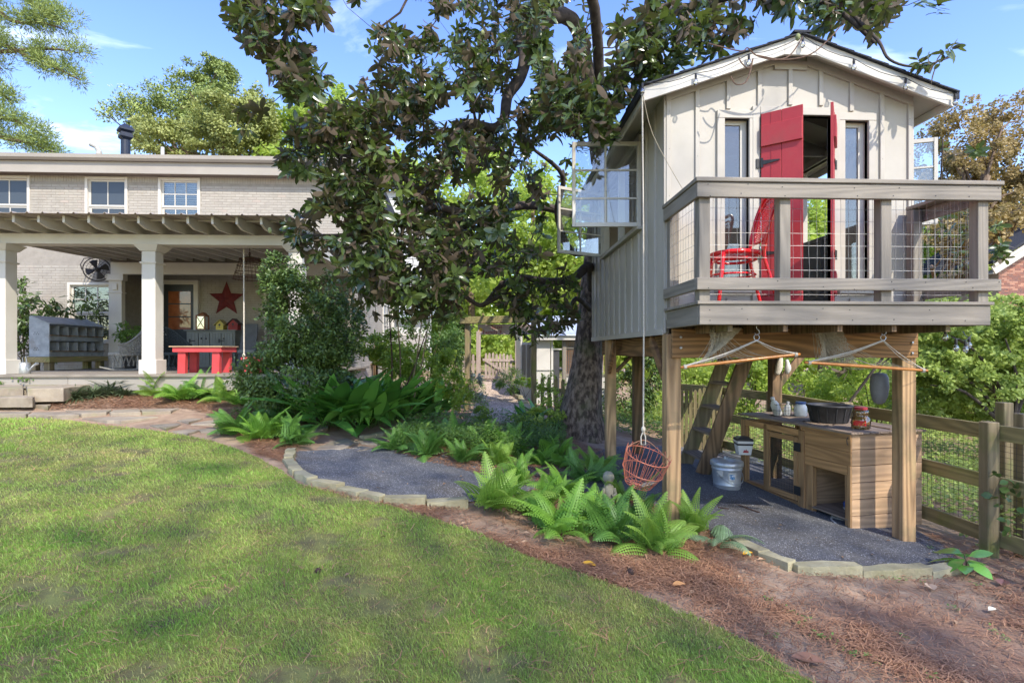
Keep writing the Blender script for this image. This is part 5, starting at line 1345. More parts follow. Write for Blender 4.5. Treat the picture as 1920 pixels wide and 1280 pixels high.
# planked end facing the camera
zz_ = 0.0; hs_ = [.175, .16, .165, .16, .165, .145]; z = .0
for i, h_ in enumerate((.15, .17, .17, .17, .17, .152)):
    cpart('plank', MB().box(0, CW, 0, .022, z + .003, z + h_ - .003), COOPX); z += h_
# planked upper band of the long face over the bay
BAY = .62
cpart('plank', MB().box(-.012, .010, .004, BAY, .66, .80), COOPY); cpart('plank', MB().box(-.012, .010, .004, BAY, .802, .935), COOPY)
cpart('plank', MB().box(-.010, .010, .05, BAY, .56, .658), COOPY)
cpart('plank', MB().box(-.020, .008, .004, BAY + .04, .937, .985), COOPY)
cpart('corner_post', MB().box(-.022, .0, .0, .035, .0, .66), COOPZ); cpart('corner_post', MB().box(.001, .07, .023, .09, .0, .97), COOPZ)
cpart('frame_post', MB().box(-.024, .05, BAY, BAY + .085, .0, .935), COOPZ)
cpart('frame_post', MB().box(.0, .06, BAY - .10, BAY - .002, .0, .56), COOPZ)
cpart('bay_side', MB().box(.02, CW - .03, BAY - .04, BAY - .02, .0, .93), COOPX)
cpart('bay_back', MB().box(CW - .04, CW - .02, .03, BAY - .04, .0, .93), COOPY)
cpart('bay_floor', MB().box(.0, CW - .04, .03, BAY - .04, .09, .11), COOPT)
# mesh door section and open far section
D0, D1 = BAY + .09, 1.22
cpart('frame_post', MB().box(-.010, .05, 1.24, 1.30, .0, .93), COOPZ); cpart('frame_post', MB().box(-.010, .06, CL - .09, CL, -.05, .93), COOPZ)
cpart('frame_rail', MB().box(-.010, .05, BAY + .086, CL - .091, .86, .935), COOPY); cpart('frame_rail', MB().box(-.005, .05, BAY + .086, 1.239, .02, .10), COOPY)
cpart('frame_rail', MB().box(-.003, .05, 1.301, CL - .091, .06, .14), COOPY)
dr_ = cpart('mesh_door', MB().box(-.035, -.012, D0, D0 + .055, .12, .85).box(-.035, -.012, D1 - .055, D1, .12, .85), COOPZ)
cpart('door_rail', MB().box(-.034, -.012, D0 + .056, D1 - .056, .12, .18), COOPY, parent=dr_); cpart('door_rail', MB().box(-.034, -.012, D0 + .056, D1 - .056, .79, .85), COOPY, parent=dr_)
mb = MB(); k = 0
while D0 + .05 + k*.026 < D1 - .05: y = D0 + .055 + k*.026; mb.beam((-.02, y, .18), (-.02, y, .79), .0022, .0022); k += 1
k = 0
while .18 + k*.026 < .79: mb.beam((-.02, D0 + .05, .18 + k*.026), (-.02, D1 - .05, .18 + k*.026), .0022, .0022); k += 1
cpart('wire_mesh', mb, BLACK, 0, dr_)
for z in (.24, .74): cpart('hinge', MB().box(-.042, -.036, D0 - .055, D0 + .04, z - .05, z + .05), BLACK, 0, dr_)
cpart('frame_post', MB().box(CW - .06, CW, CL - .09, CL, -.05, .93), COOPZ)
cpart('frame_rail', MB().box(CW - .05, CW - .01, BAY, CL - .091, .86, .93), COOPY); cpart('frame_rail', MB().box(.06, CW - .06, CL - .06, CL - .02, .86, .93), COOPX)
cpart('back_post', MB().box(CW - .06, CW, 1.2, 1.27, .0, .93), COOPZ)
cpart('hutch_floor', MB().box(.05, CW - .05, BAY, CL - .09, .10, .13), COOPT)
n = 8
for k in range(n): cpart('top_plank', MB().box(-.04 + (CW + .07)*k/n + .002, -.04 + (CW + .07)*(k+1)/n - .002, -.03, CL + .03, .987 + .001*(k % 2), 1.010), COOPT)
cpart('hook', MB().tube([(-.03, .02, .96), (-.045, .02, .93), (-.04, .02, .89), (-.03, .02, .88)], .004, 5), BLACK, 0)
MC = Matrix.Translation(CO) @ Matrix.Rotation(ca, 4, 'Z')
def CP(x, y, z): return MC @ Vector((x, y, z))
# a small plank diagonal behind, inside the run
tr = thing('tub', 'shallow black rubber feed tub standing on the hutch top', 'tub', CP(.42, .72, 1.011))
TUBM = M('black_rubber', (.022,.022,.024), (.04,.04,.042), sc=12, rough=.55, bump=.05)
part('body', MB().lathe([(.0, .0), (.185, .0), (.19, .01), (.225, .175), (.24, .185), (.245, .20), (.235, .205), (.22, .195), (.182, .02), (.0, .018)], n=32), TUBM, tr, local=True, smooth=True)
for i in range(14):
    a = 2*math.pi*i/14; part('rib', MB().beam((.192*math.cos(a), .192*math.sin(a), .01), (.228*math.cos(a), .228*math.sin(a), .17), .012, .008, up=(math.cos(a), math.sin(a), 0)), TUBM, tr, local=True)
jr = thing('snack_jar', 'big square glass jar of snack mix with a red lid on the hutch top', 'jar', CP(.30, .18, 1.011))
JG = GLASS('jar_glass', refl=.06); jp = [(.0, 0), (.075, .0), (.088, .012), (.092, .06), (.085, .115), (.068, .135), (.066, .15), (.075, .165), (.072, .195), (.058, .205)]
part('jar', MB().lathe([(r, z + .001) for r, z in jp], n=24), JG, jr, local=True, smooth=True)
part('lid', MB().lathe([(.058, .205), (.062, .207), (.062, .228), (.055, .232), (.0, .232)], n=24), RED, jr, local=True)
mb = MB(); r2 = random.Random(9)
for _ in range(520):
    z = r2.uniform(.008, .175); rm = .080 if z < .11 else (.06 if z < .15 else .064); a = r2.uniform(0, 6.28); q = rm*math.sqrt(r2.uniform(.45, 1)); c = Vector((q*math.cos(a), q*math.sin(a), z)); d = Vector((r2.uniform(-1,1), r2.uniform(-1,1), r2.uniform(-1,1))).normalized()*.009
    mb.beam(c - d, c + d, .005, .004)
part('contents', mb, M('snack_mix', (.62,.40,.17), (.36,.19,.07), sc=40, rough=.7), jr, local=True, kind='stuff')
mb = MB()
for k in range(7):
    q0 = R(-172 + 11*k); q1 = R(-172 + 11*(k+1)); mb.quad(*[(.0945*math.cos(q), .0945*math.sin(q), z) for q, z in ((q0, .042), (q1, .042), (q1, .095), (q0, .095))])
part('label_sticker', mb, M('jar_label', (.55,.02,.02), (.60,.33,.05), sc=14, rough=.4, lo=.42, hi=.47), jr, local=True)
kt = thing('wire_caddy', 'black wire basket holding white bottles at the back of the hutch top', 'basket', CP(.35, 1.36, 1.011))
mb = MB(); W2, D2, H2 = .15, .09, .15
for z in (.004, .075, .15): mb.tube([(-W2, -D2, z), (W2, -D2, z), (W2, D2, z), (-W2, D2, z)], .003, 4, closed=True)
for k in range(9): x = -W2 + 2*W2*k/8; mb.tube([(x, -D2, .15), (x, -D2, .004), (x, D2, .004), (x, D2, .15)], .002, 4)
for k in range(1, 5): y = -D2 + 2*D2*k/5; mb.tube([(-W2, y, .15), (-W2, y, .004)], .002, 4).tube([(W2, y, .15), (W2, y, .004)], .002, 4)
part('wires', mb, BLACK, kt, local=True)
def bottle(x, y, col, capc, label, s=1.0, tilt=0):
    b = thing('bottle', label, 'bottle', CP(x, y, 1.014)); Mt = Matrix.Rotation(tilt, 4, 'Y')
    part('body', MB().lathe([(.0, 0), (.042*s, .0), (.045*s, .02*s), (.045*s, .13*s), (.03*s, .165*s), (.018*s, .175*s), (.018*s, .19*s)], n=16).rot(Mt), M('bottle_plastic', col, rough=.4), b, local=True, smooth=True)
    part('cap', MB().lathe([(.022*s, .185*s), (.022*s, .215*s), (.0, .216*s)], n=14).rot(Mt), M('bottle_cap', capc, rough=.4), b, local=True)
bottle(.28, 1.38, (.62,.62,.58), (.6,.6,.58), 'white jug leaning in the wire basket', 1.15, -.35); bottle(.36, 1.33, (.50,.52,.52), (.55,.55,.55), 'pale grey bottle in the middle of the wire basket', .85, .1)
bt_ = thing('blue_lid_jar', 'clear jar with a dark blue lid just right of the wire basket', 'jar', CP(.50, 1.25, 1.011))
part('jar', MB().lathe([(.0, 0), (.07, 0), (.075, .02), (.075, .12), (.055, .15), (.055, .16)], n=20), M('frosted_glass', (.45,.50,.55), rough=.2), bt_, local=True, smooth=True)
part('lid', MB().lathe([(.062, .16), (.062, .185), (.0, .187)], n=20), M('blue_lid', (.02,.05,.18), rough=.4), bt_, local=True)
o = link('wooden_spoon', MB().beam(CP(.62, .62, 1.018), CP(.55, .05, 1.018), .014, .01).mesh('wooden_spoon', COOPX)); tag(o, 'thin wooden stick lying on the hutch top behind the snack jar', 'stick')
for i, (u, v, an) in enumerate(((.12, .80, .3), (.2, .62, 1.2), (.10, .45, .1), (.24, .48, .6))):
    o = link('fallen_leaf', MB().beam(CP(u, v, 1.016), CP(u + .05*math.cos(an), v + .05*math.sin(an), 1.018), .018, .003).mesh('leaf', CONE)); tag(o, ('dry leaf beside the front of the black tub', 'dry leaf between the tub and the snack jar', 'dry leaf near the edge of the hutch top', 'dark leaf left of the snack jar')[i], 'leaf')
# feeder carton with dark stripes hanging in the open frame
fx = CP(-.06, 1.62, .62)
fb = thing('feed_scoop_box', 'white carton with black bands and a small red hill mark hanging on the hutch frame', 'carton', fx, R(-10))
WH = M('white_card', (.72,.71,.68), (.68,.67,.64), rough=.4); s_ = .085; hh_ = .11
def frus(z0, z1, a0, a1, e=0):
    mb = MB()
    for z, a in ((z0, a0 + e), (z1, a1 + e)): mb.v += [(-a,-a,z),(a,-a,z),(a,a,z),(-a,a,z)]
    mb.f += [(3,2,1,0),(4,5,6,7),(0,1,5,4),(1,2,6,5),(2,3,7,6),(3,0,4,7)]; return mb
part('body', frus(-.13, .05, .075, .10), WH, fb, local=True); part('band', frus(-.005, .018, .095, .098, .0015), BLACK, fb, local=True)
part('band', frus(.051, .075, .10, .10), BLACK, fb, local=True); part('lid', frus(.076, .10, .10, .055), M('charcoal_lid', (.06,.06,.065), rough=.4), fb, local=True)
part('red_mark', MB().prism([(-.03, -.0835, -.10), (.045, -.0835, -.10), (.035, -.085, -.065), (.022, -.085, -.08), (.012, -.0855, -.05), (0, -.085, -.075), (-.012, -.0845, -.062)], (0, -.002, 0)), RED, fb, local=True)
# shoes and pipe inside the bay
sh = thing('blue_shoe', 'blue shoe lying in the open bay of the hutch', 'shoe', CP(.25, .25, .115))
part('upper', MB().ell((0, 0, .035), (.045, .12, .035)).ell((0, .06, .06), (.04, .05, .04)), M('blue_canvas', (.02,.08,.32), sc=20), sh, local=True, smooth=True); part('sole', MB().ell((0, 0, .008), (.05, .13, .012)), TRIM, sh, local=True)
o = link('pipe', MB().tube([CP(-.06, .14, .03), CP(.0, .26, .03), CP(.06, .32, .05), CP(.14, .20, .02), CP(.22, .06, .02)], .016, 7).mesh('pipe', TRIM, True)); tag(o, 'bent white plastic pipe lying at the mouth of the hutch bay', 'pipe')
# galvanised can
cz = gz1(2.98, 6.62)
can = thing('metal_can', 'small galvanised can with lid and torn stickers beside the ladder', 'can', (2.985, 6.6, cz), R(15))
GCAN = M('bright_galvanised', (.55,.57,.58), (.40,.42,.43), sc=9, rough=.40, metal=.5, bump=.08)
part('body', MB().lathe([(.0, 0), (.155, 0), (.16, .01), (.16, .05), (.165, .055), (.165, .06), (.162, .065), (.178, .24), (.183, .245), (.183, .255), (.178, .26), (.184, .31)], n=32), GCAN, can, local=True, smooth=True)
part('lid', MB().lathe([(.196, .285), (.200, .29), (.198, .335), (.18, .345), (.10, .362), (.0, .366)], n=32), GCAN, can, local=True, smooth=True)
part('knob', MB().tube([(-.03, 0, .36), (-.025, 0, .39), (.025, 0, .39), (.03, 0, .36)], .007, 6), STEEL, can, local=True)
part('bail_handle', MB().tube([(.184*math.sin(t), -.184*math.cos(t) - .01, .24 - .16*math.cos(t)) for t in [(-1.45 + .29*k) for k in range(11)]], .0045, 5), STEEL, can, local=True)
def sticker(a0, a1, z0, z1, m):
    mb = MB(); n = 5
    for k in range(n):
        q0 = a0 + (a1-a0)*k/n; q1 = a0 + (a1-a0)*(k+1)/n
        r0, r1 = .166 + (z0-.065)*.094, .166 + (z1-.065)*.094
        mb.quad((r0*math.cos(q0), r0*math.sin(q0), z0), (r0*math.cos(q1), r0*math.sin(q1), z0), (r1*math.cos(q1), r1*math.sin(q1), z1), (r1*math.cos(q0), r1*math.sin(q0), z1))
    part('sticker', mb, m, can, local=True)
sticker(-2.15, -1.6, .12, .225, TRIM); sticker(-2.08, -1.68, .135, .205, M('blue_sticker', (.72,.75,.75), (.03,.20,.42), sc=24, lo=.52, hi=.56)); sticker(-2.95, -2.5, .17, .24, TRIM)
# stone figure in the ferns
STO = M('lichen_stone', (.34,.31,.22), (.22,.20,.13), sc=12, rough=.95, bump=.6, dirt=(.16,.18,.08), dirt_sc=4)
sp_ = OG(1141, 948); sz = sp_.z
st = thing('garden_statue', 'small lichen covered stone figure with a round head among the ferns', 'statue', sp_)
part('figure', MB().lathe([(.0, -.05), (.075, -.05), (.07, .02), (.055, .10), (.06, .17), (.05, .215), (.025, .235), (.03, .245), (.055, .27), (.062, .30), (.055, .335), (.03, .36), (.0, .365)], n=14), STO, st, local=True, smooth=True)
part('arm', MB().tube([(-.055, -.02, .19), (-.065, -.05, .13), (-.02, -.065, .12)], .018, 6), STO, st, local=True); part('arm', MB().tube([(.055, -.02, .19), (.065, -.05, .13), (.02, -.065, .12)], .018, 6), STO, st, local=True)

# ------------------------------------------------------------------ board fence on the right
FX = lambda y: 4.67 - (y - 4.7)*.03 if y < 8 else 4.57 - (y - 8)*.19
fr = thing('board_fence', 'mossy three rail board fence with wire mesh along the right side', 'fence', (FX(4.7), 4.7, -1.9))
fy = [4.66, 6.55, 8.2, 9.6, 11.0]
def ftop(y): return -.70 - (y - 4.7)*.0
FSL = [(2.9, -.66), (4.72, -.68), (6.6, -.68), (8.25, -.66), (9.6, -.66), (11.0, -.68)]
for (ya, za), (yb_2, zb2) in zip(FSL[:-1], FSL[1:]):
    for dz, hh in ((-.07, .14), (-.54, .14), (-1.04, .14)):
        part('rail', MB().beam((FX(ya), ya + .004, za + dz), (FX(yb_2), yb_2 - .004, zb2 + dz), .036, hh), FENCEY, fr, bevel=.004)
for y, z in FSL[1:]: part('post', MB().box(FX(y) - .135, FX(y) - .022, y - .05, y + .05, gz1(FX(y), y) - .2, z + .03), FENCEZ, fr, bevel=.006)
part('post', MB().box(FX(4.75) + .30, FX(4.75) + .40, 4.95, 5.05, -2.2, -.50), FENCEZ, fr, bevel=.006, label='taller mossy post behind the near fence post')
part('post', MB().box(4.90, 5.0, 4.7, 4.8, -2.2, -.58), FENCEZ, fr, bevel=.006)
mb = MB()
y = 2.9
while y < 9.5: mb.tube([(FX(y) + .022, y, -1.78), (FX(y) + .022, y, -.68)], .0018, 3, cap=False); y += .052
z = -1.75
while z < -.66: mb.tube([(FX(2.9) + .022, 2.9, z), (FX(6) + .022, 6, z), (FX(9.5) + .022, 9.5, z)], .0018, 3, cap=False); z += .052
part('wire_mesh', mb, BLACK, fr)
# dark pickets left of the ladder
pf = thing('picket_fence', 'dark weathered picket panel behind the ladder', 'fence', (3.6, 9.6, -1.8))
def pickets(root, p, q, n, h, m, w_=.07, rails=(.25, .75), railm=None, pointed=True, z0=None):
    p = Vector(p); q = Vector(q); d = (q - p).normalized(); nrm = Vector((-d.y, d.x, 0))
    for k in range(n):
        c = p.lerp(q, (k + .5)/n); hk_ = h*(1 + .02*((k*7) % 3)); u = d*w_/2
        a = c - u; b = c + u; Z = Vector((0,0,1))
        poly = [a, b, b + Z*(hk_ - .05), c + u*.45 + Z*hk_, c - u*.45 + Z*hk_, a + Z*(hk_ - .05)] if pointed else [a, b, b + Z*hk_, a + Z*hk_]
        part('picket', MB().prism(poly, nrm*-.018), m, root)
    for r in rails: part('rail', MB().beam(p + Vector((0,0,h*r)) + nrm*.022, q + Vector((0,0,h*r)) + nrm*.022, .035, .08), railm or m, root)
a = G(1278, 820, 9.5); b = G(1345, 820, 9.3)
pickets(pf, (a.x, 9.6, -1.85), (b.x + .1, 9.4, -1.85), 9, 1.15, PICKG, .06)

# ------------------------------------------------------------------ arch with sign
def at(px, Y, z): d = ray(px, 658); t = Y / d[1]; return Vector((d[0]*t, Y, z))
AY = 11.0
aL = at(876, AY, 0).x; aR = at(1001, AY - .6, 0).x
arch = thing('garden_arch', 'mossy timber arch over the pale gravel path', 'arch', (aL, AY, -1.25))
part('post', MB().box(aL - .05, aL + .05, AY - .05, AY + .05, -1.35, .56), FENCEZ, arch, bevel=.006); part('post', MB().box(aR - .05, aR + .05, AY - .65, AY - .55, -1.5, .56), FENCEZ, arch, bevel=.006)
part('post', MB().box(aL - .05, aL + .05, AY + .75, AY + .85, -1.3, .56), FENCEZ, arch, bevel=.006)
for s in (-.07, .07): part('cross_beam', MB().beam((aL - .14, AY + s, .63), (aR + .20, AY - .6 + s, .63), .035, .14), FENCEY, arch, bevel=.005)
for k in range(2): t = (k + .5)/2; x = aL + (aR - aL)*t; y = AY - .6*t; part('slat', MB().box(x - .02, x + .02, y - .35, y + .75, .705, .745), FENCEY, arch)
sgn_ = thing('sign', 'weathered board sign with red hand painted letters and a yellow star hanging in the arch', 'sign', (aL + .3, AY - .2, .4))
sx0, sx1 = at(896, AY - .13, 0).x, at(996, AY - .13, 0).x
SB = WOOD('grey_brown_signboard', (.48,.37,.31), (.38,.28,.23), 'x', rand=.05, wave=.15)
part('board', MB().box(sx0, sx1, AY - .13, AY - .105, .335, .44), SB, sgn_); part('board', MB().box(sx0, sx1, AY - .13, AY - .105, .443, .545), SB, sgn_)
SR = M('dark_red_letters', (.30,.02,.02), rough=.6)
def text(body, x, y, z, size, parent, m, name='lettering'):
    cu = bpy.data.curves.new(name, 'FONT'); cu.body = body; cu.size = size; cu.extrude = .002; cu.materials.append(m)
    cu.space_character = 1.12
    tmp = bpy.data.objects.new('tmp', cu); COL.objects.link(tmp); dg_ = bpy.context.evaluated_depsgraph_get(); me_ = bpy.data.meshes.new_from_object(tmp.evaluated_get(dg_)); bpy.data.objects.remove(tmp)
    ob = bpy.data.objects.new(name, me_); COL.objects.link(ob); ob.parent = parent
    ob.matrix_parent_inverse = Matrix.Translation(-Vector(parent.location)); ob.location = (x, y, z); ob.rotation_euler = (R(90), 0, 0); return ob
text('Scot', sx0 + .27, AY - .134, .455, .115, sgn_, SR); text('Family F', sx0 + .10, AY - .134, .352, .105, sgn_, SR)
mb = MB(); P = []
for k in range(10): a_ = math.pi/2 + k*math.pi/5; r_ = .055 if k % 2 == 0 else .025; P.append((sx0 + .06 + r_*math.cos(a_), AY - .134, .44 + r_*math.sin(a_)))
part('star', MB().prism(P, (0, -.004, 0)), M('yellow_star', (.65,.42,.03), rough=.5), sgn_)
# gate and fence at the end of the path
GY = 16.8; g0 = at(905, GY, 0).x; g1 = at(964, GY, 0).x; zg = gz1(g0, GY)
zg = -.98
gt = thing('picket_gate', 'weathered picket gate with diagonal brace closing the path', 'gate', (g0, GY, zg))
pickets(gt, (g0 + .05, GY, zg + .08), (g1 - .05, GY - .05, zg + .02), 8, .84, PICK, .075, rails=(), pointed=True)
for r in (.14, .68): part('rail', MB().beam((g0, GY - .03, zg + r + .03), (g1 - .02, GY - .07, zg + r), .03, .08), PICK, gt)
part('brace', MB().beam((g0 + .05, GY - .055, zg + .72), (g1 - .06, GY - .09, zg + .16), .025, .08), PICK, gt)
part('hinge', MB().box(g1 - .12, g1 + .03, GY - .10, GY - .085, zg + .63, zg + .68), BLACK, gt)
gp = thing('gate_post', 'tall grey post left of the picket gate', 'post', (g0 - .12, GY, zg)); part('post', MB().box(g0 - .20, g0 - .06, GY - .05, GY + .08, zg - .2, .62), PICK, gp)
gp = thing('gate_post', 'tall grey post right of the picket gate', 'post', (g1 + .1, GY, zg)); part('post', MB().box(g1 + .03, g1 + .13, GY - .05, GY + .08, zg - .2, .62), PICK, gp)
pf2 = thing('picket_fence', 'low rail and picket fence left of the gate', 'fence', (g0 - 1, GY, zg))
pickets(pf2, (g0 - 1.6, GY + .1, zg), (g0 - .22, GY, zg), 9, .85, PICK, .075)
pf3 = thing('picket_fence', 'mossy picket fence between the arch and the magnolia trunk', 'fence', (aR, AY, -1.4))
pickets(pf3, (aR + .10, AY - .62, -1.42), (aR + 1.0, AY - .9, -1.50), 7, .92, PICKG, .07)

# ------------------------------------------------------------------ shed beyond the arch
SY = 12.6; s0 = at(976, SY + .8, 0).x; s1 = at(1140, SY, 0).x
shd = thing('shed', 'pale wooden shed with pale ribbed roof and screened front', 'shed', (s0, SY, -1.3))
xa, xb = at(1003, SY, 0).x, at(1033, SY, 0).x
part('wall', MB().box(xa, xb - .01, SY, SY + .06, -1.5, .36), TRIM, shd); part('wall', MB().box(s0, s0 + .05, SY + .8, SY + 3.2, -1.4, .5), TRIM, shd)
part('wall', MB().box(s0, s0 + .42, SY + .75, SY + .8, -1.4, .22), HTRIM, shd)
for k in range(3): part('shutter_board', MB().box(s0 + .03 + .13*k, s0 + .12 + .13*k, SY + .72, SY + .749, -.60 if k % 2 == 0 else -.9, .16), GREYZ, shd)
part('window', MB().box(xb - .34, xb - .02, SY - .03, SY - .001, -.45, .26), HTRIM, shd); 
fpX = [xb, xb + .27, xb + .34, s1]
part('corner_post', MB().box(xb + .0, xb + .05, SY - .04, SY + .05, -1.5, .34), HTRIM, shd); part('corner_post', MB().box(xb + .27, xb + .36, SY - .06, SY + .05, -1.5, .36), GREYZ, shd)
part('door_panel', MB().box(xb + .06, xb + .20, SY, SY + .04, -1.5, .02), M('dark_slate_door', (.06,.06,.065), rough=.6), shd)
part('transom', MB().box(xb + .05, xb + .27, SY - .03, SY + .03, .03, .06).box(xb + .05, xb + .27, SY - .03, SY + .03, .27, .36), HTRIM, shd)
part('front_rail', MB().box(xb + .36, s1, SY - .04, SY + .02, .06, .10).box(xb + .36, s1, SY - .04, SY + .02, -.60, -.54).box(xb + .36, s1, SY - .05, SY + .03, .22, .36), GREYX, shd)
mb = MB()
for k in range(20): x = xb + .37 + (s1 - xb - .38)*k/19; mb.beam((x, SY, -.54), (x, SY, .22), .006, .006)
for k in range(12): z = -.52 + .72*k/11; mb.beam((xb + .36, SY, z), (s1, SY, z), .006, .006)
part('mesh_screen', mb, M('orange_mesh', (.50,.25,.12), rough=.7), shd)
part('back_panel', MB().box(xb + .36, s1, SY + .5, SY + .54, -1.5, .3), M('grey_boarding', (.42,.42,.40), sc=3), shd)
part('lower_panel', MB().box(xb + .36, s1, SY - .02, SY + .02, -1.5, -.60), TRIM, shd)
RIBR = M('pale_blue_metal_roof', (.52,.56,.62), (.42,.45,.50), sc=2, rough=.45, metal=.2)
n = 16; xr0, xr1 = xa - .1, s1 + .3
for k in range(n):
    u0 = xr0 + (xr1-xr0)*k/n; u1 = xr0 + (xr1-xr0)*(k+1)/n
    part('roof_sheet', MB().prism([(u0, SY - .25, .36), (u1 - .004, SY - .25, .36), (u1 - .004, SY + 2.4, .98), (u0, SY + 2.4, .98)], (0, .004, .012)), RIBR, shd)
part('roof_beam', MB().box(xr0, xr1, SY - .2, SY - .15, .26, .352), HTRIM, shd)
# garage seen past the house corner
gr0, gr1 = at(729, 19.6, 0).x, at(806, 19.6, 0).x
ga = thing('garage', 'pale single storey garage with grey metal roof behind the house corner', 'garage', (gr0, 19.6, -.8))
part('wall', MB().box(gr0, gr1, 19.7, 19.9, -.9, 1.25), M('garage_siding', (.55,.55,.53), (.48,.48,.46), sc=3), ga)
part('door', MB().box(gr0 + .12, gr1 - .1, 19.66, 19.70, -.8, .55), M('garage_door', (.38,.36,.33), (.33,.31,.29), sc=3), ga)
part('lintel', MB().box(gr0, gr1, 19.64, 19.70, .56, .66), HTRIM, ga)
for k in range(6):
    u0 = gr0 - .1 + (gr1 - gr0 + .2)*k/6; u1 = u0 + (gr1 - gr0 + .2)/6 - .01
    part('roof_sheet', MB().prism([(u0, 19.4, 1.22), (u1, 19.4, 1.22), (u1, 21.6, 1.75), (u0, 21.6, 1.75)], (0, .004, .02)), RIBR, ga)
wg = thing('house_wing', 'pale grey rear wing of the house above the garage roof', 'house', (gr0, 22.2, -.8))
wx0, wx1 = at(733, 22.2, 0).x, at(790, 22.2, 0).x
part('wall', MB().box(wx0 - 1, wx1, 22.2, 26, -.9, 6.6), M('wing_siding', (.56,.55,.52), (.50,.49,.47), sc=2), wg)
for k in range(26): z = -.5 + .27*k; part('siding_board', MB().prism([(wx0 - 1, 22.17, z), (wx1 + .01, 22.17, z), (wx1 + .01, 22.198, z + .25), (wx0 - 1, 22.198, z + .25)], (0, .01, 0)), M('wing_siding', (.56,.55,.52)) if k == 0 else bpy.data.materials['wing_siding'], wg)
part('roof', MB().prism([(wx0 - 1, 21.9, 6.6), (wx1 + .3, 21.9, 6.6), (wx1 + .3, 24, 7.2), (wx0 - 1, 24, 7.2)], (0, 0, .12)), SHINGLE, wg)
# garden chairs by the house side
for px, lb in ((700, 'dark slatted garden chair nearest the house side wall'), (715, 'second dark slatted garden chair further from the house wall')):
    q = at(px, 16.2, -.2); gc = thing('garden_chair', lb, 'chair', q)
    for k in range(4): part('back_slat', MB().beam((q.x - .12 + .07*k, 16.2, -.35), (q.x - .15 + .07*k, 16.35, .30 - .03*abs(k - 1.5)), .055, .02), PINED, gc)
    part('seat', MB().box(q.x - .18, q.x + .14, 15.8, 16.2, -.40, -.37), PINED, gc)
    for xx in (-.16, .10): part('leg', MB().box(q.x + xx, q.x + xx + .04, 15.82, 15.86, -.95, -.40), PINED, gc); part('leg', MB().box(q.x + xx, q.x + xx + .04, 16.15, 16.19, -.95, -.40), PINED, gc)
# neighbour's brick house
nh = thing('neighbour_house', 'red brick house with white gable trim beyond the trees at the right edge', 'house', (20, 19, -2))
BR2 = M('red_brick', (.30,.12,.08), (.16,.075,.06), sc=3, rough=.9, rand=.3, attr=False)
MOR2 = M('grey_mortar', (.36,.31,.27), rough=.9)
def eave(x): return 3.05 + (x - 17.3)*.62
part('front_wall', MB().prism([(17.6, 19.0, -2.5), (26, 19.0, -2.5), (26, 19.0, 5.4), (21.5, 19.0, 5.4), (17.6, 19.0, 3.0)], (0, .3, 0)), MOR2, nh)
part('side_wall', MB().box(17.6, 17.9, 19.31, 27, -2.5, 3.0), MOR2, nh)
w2 = nh.children[0]; lst = []
for k in range(60):
    z = .2 + k*(BH + BJ); u = 17.6 - (k % 2)*.1
    while u < 20.4:
        if z + BH < 3.0 + (u - 17.6)*.61: lst.append((max(u, 17.6), u + BW, z))
        u += BW + BJ
shades = [M('red_brick_a', (.33,.13,.085), (.22,.09,.06), sc=3, rand=.2), M('red_brick_b', (.24,.10,.075), (.15,.075,.06), sc=3, rand=.2), M('red_brick_c', (.40,.20,.13), (.28,.14,.10), sc=3, rand=.2)]
groups = [[], [], []]; [groups[rr.randrange(3)].append(b) for b in lst]
for i, g_ in enumerate(groups):
    FM = MB(); brickbox(FM, 0, BW, 0, 0); fm = FM.mesh('brick', shades[i]); rest = MB()
    for j, (s0_, s1_, z) in enumerate(g_):
        if j < 100 and s1_ - s0_ > .2: o = link('brick', fm, w2, local=True); o.location = (s0_, 19.0, z)
        else: brickbox(rest, s0_, s1_, z, 19.0)
    part('brickwork', rest, shades[i], w2, local=True, kind='stuff')
part('rake_board', MB().beam((17.0, 18.6, 2.92), (22, 18.6, 6.0), .05, .30), TRIM, nh); part('rake_board', MB().beam((17.0, 18.55, 3.10), (22, 18.55, 6.18), .06, .10), TRIM, nh)
part('soffit', MB().prism([(17.0, 18.6, 2.80), (22, 18.6, 5.88), (22, 19.0, 5.88), (17.0, 19.0, 2.80)], (0, 0, .03)), HTRIM, nh)
part('roof', MB().prism([(16.9, 18.5, 3.16), (22, 18.5, 6.30), (22, 23, 6.30), (16.9, 23, 3.16)], (0, 0, .1)), SHINGLE, nh)
part('window', MB().box(19.2, 19.9, 18.97, 18.995, -.2, .9), TRIM, nh)
nh.location.x += 1.25; nh.matrix_world
# pots beside the path
for px, py, r_, lb in ((967, 742, .22, 'dark pot holding the arching fern beside the path'), (985, 745, .20, 'low grey bowl of bright green plants by the shed')):
    q = OG(px, py); pt_ = thing('plant_pot', lb, 'pot', q)
    part('pot', MB().lathe([(.0, 0), (r_*.6, 0), (r_*.95, .16), (r_, .18), (r_*.9, .18), (r_*.8, .14), (0, .13)], n=18), M('stoneware', (.13,.12,.11), (.08,.075,.07), sc=9), pt_, local=True, smooth=True)
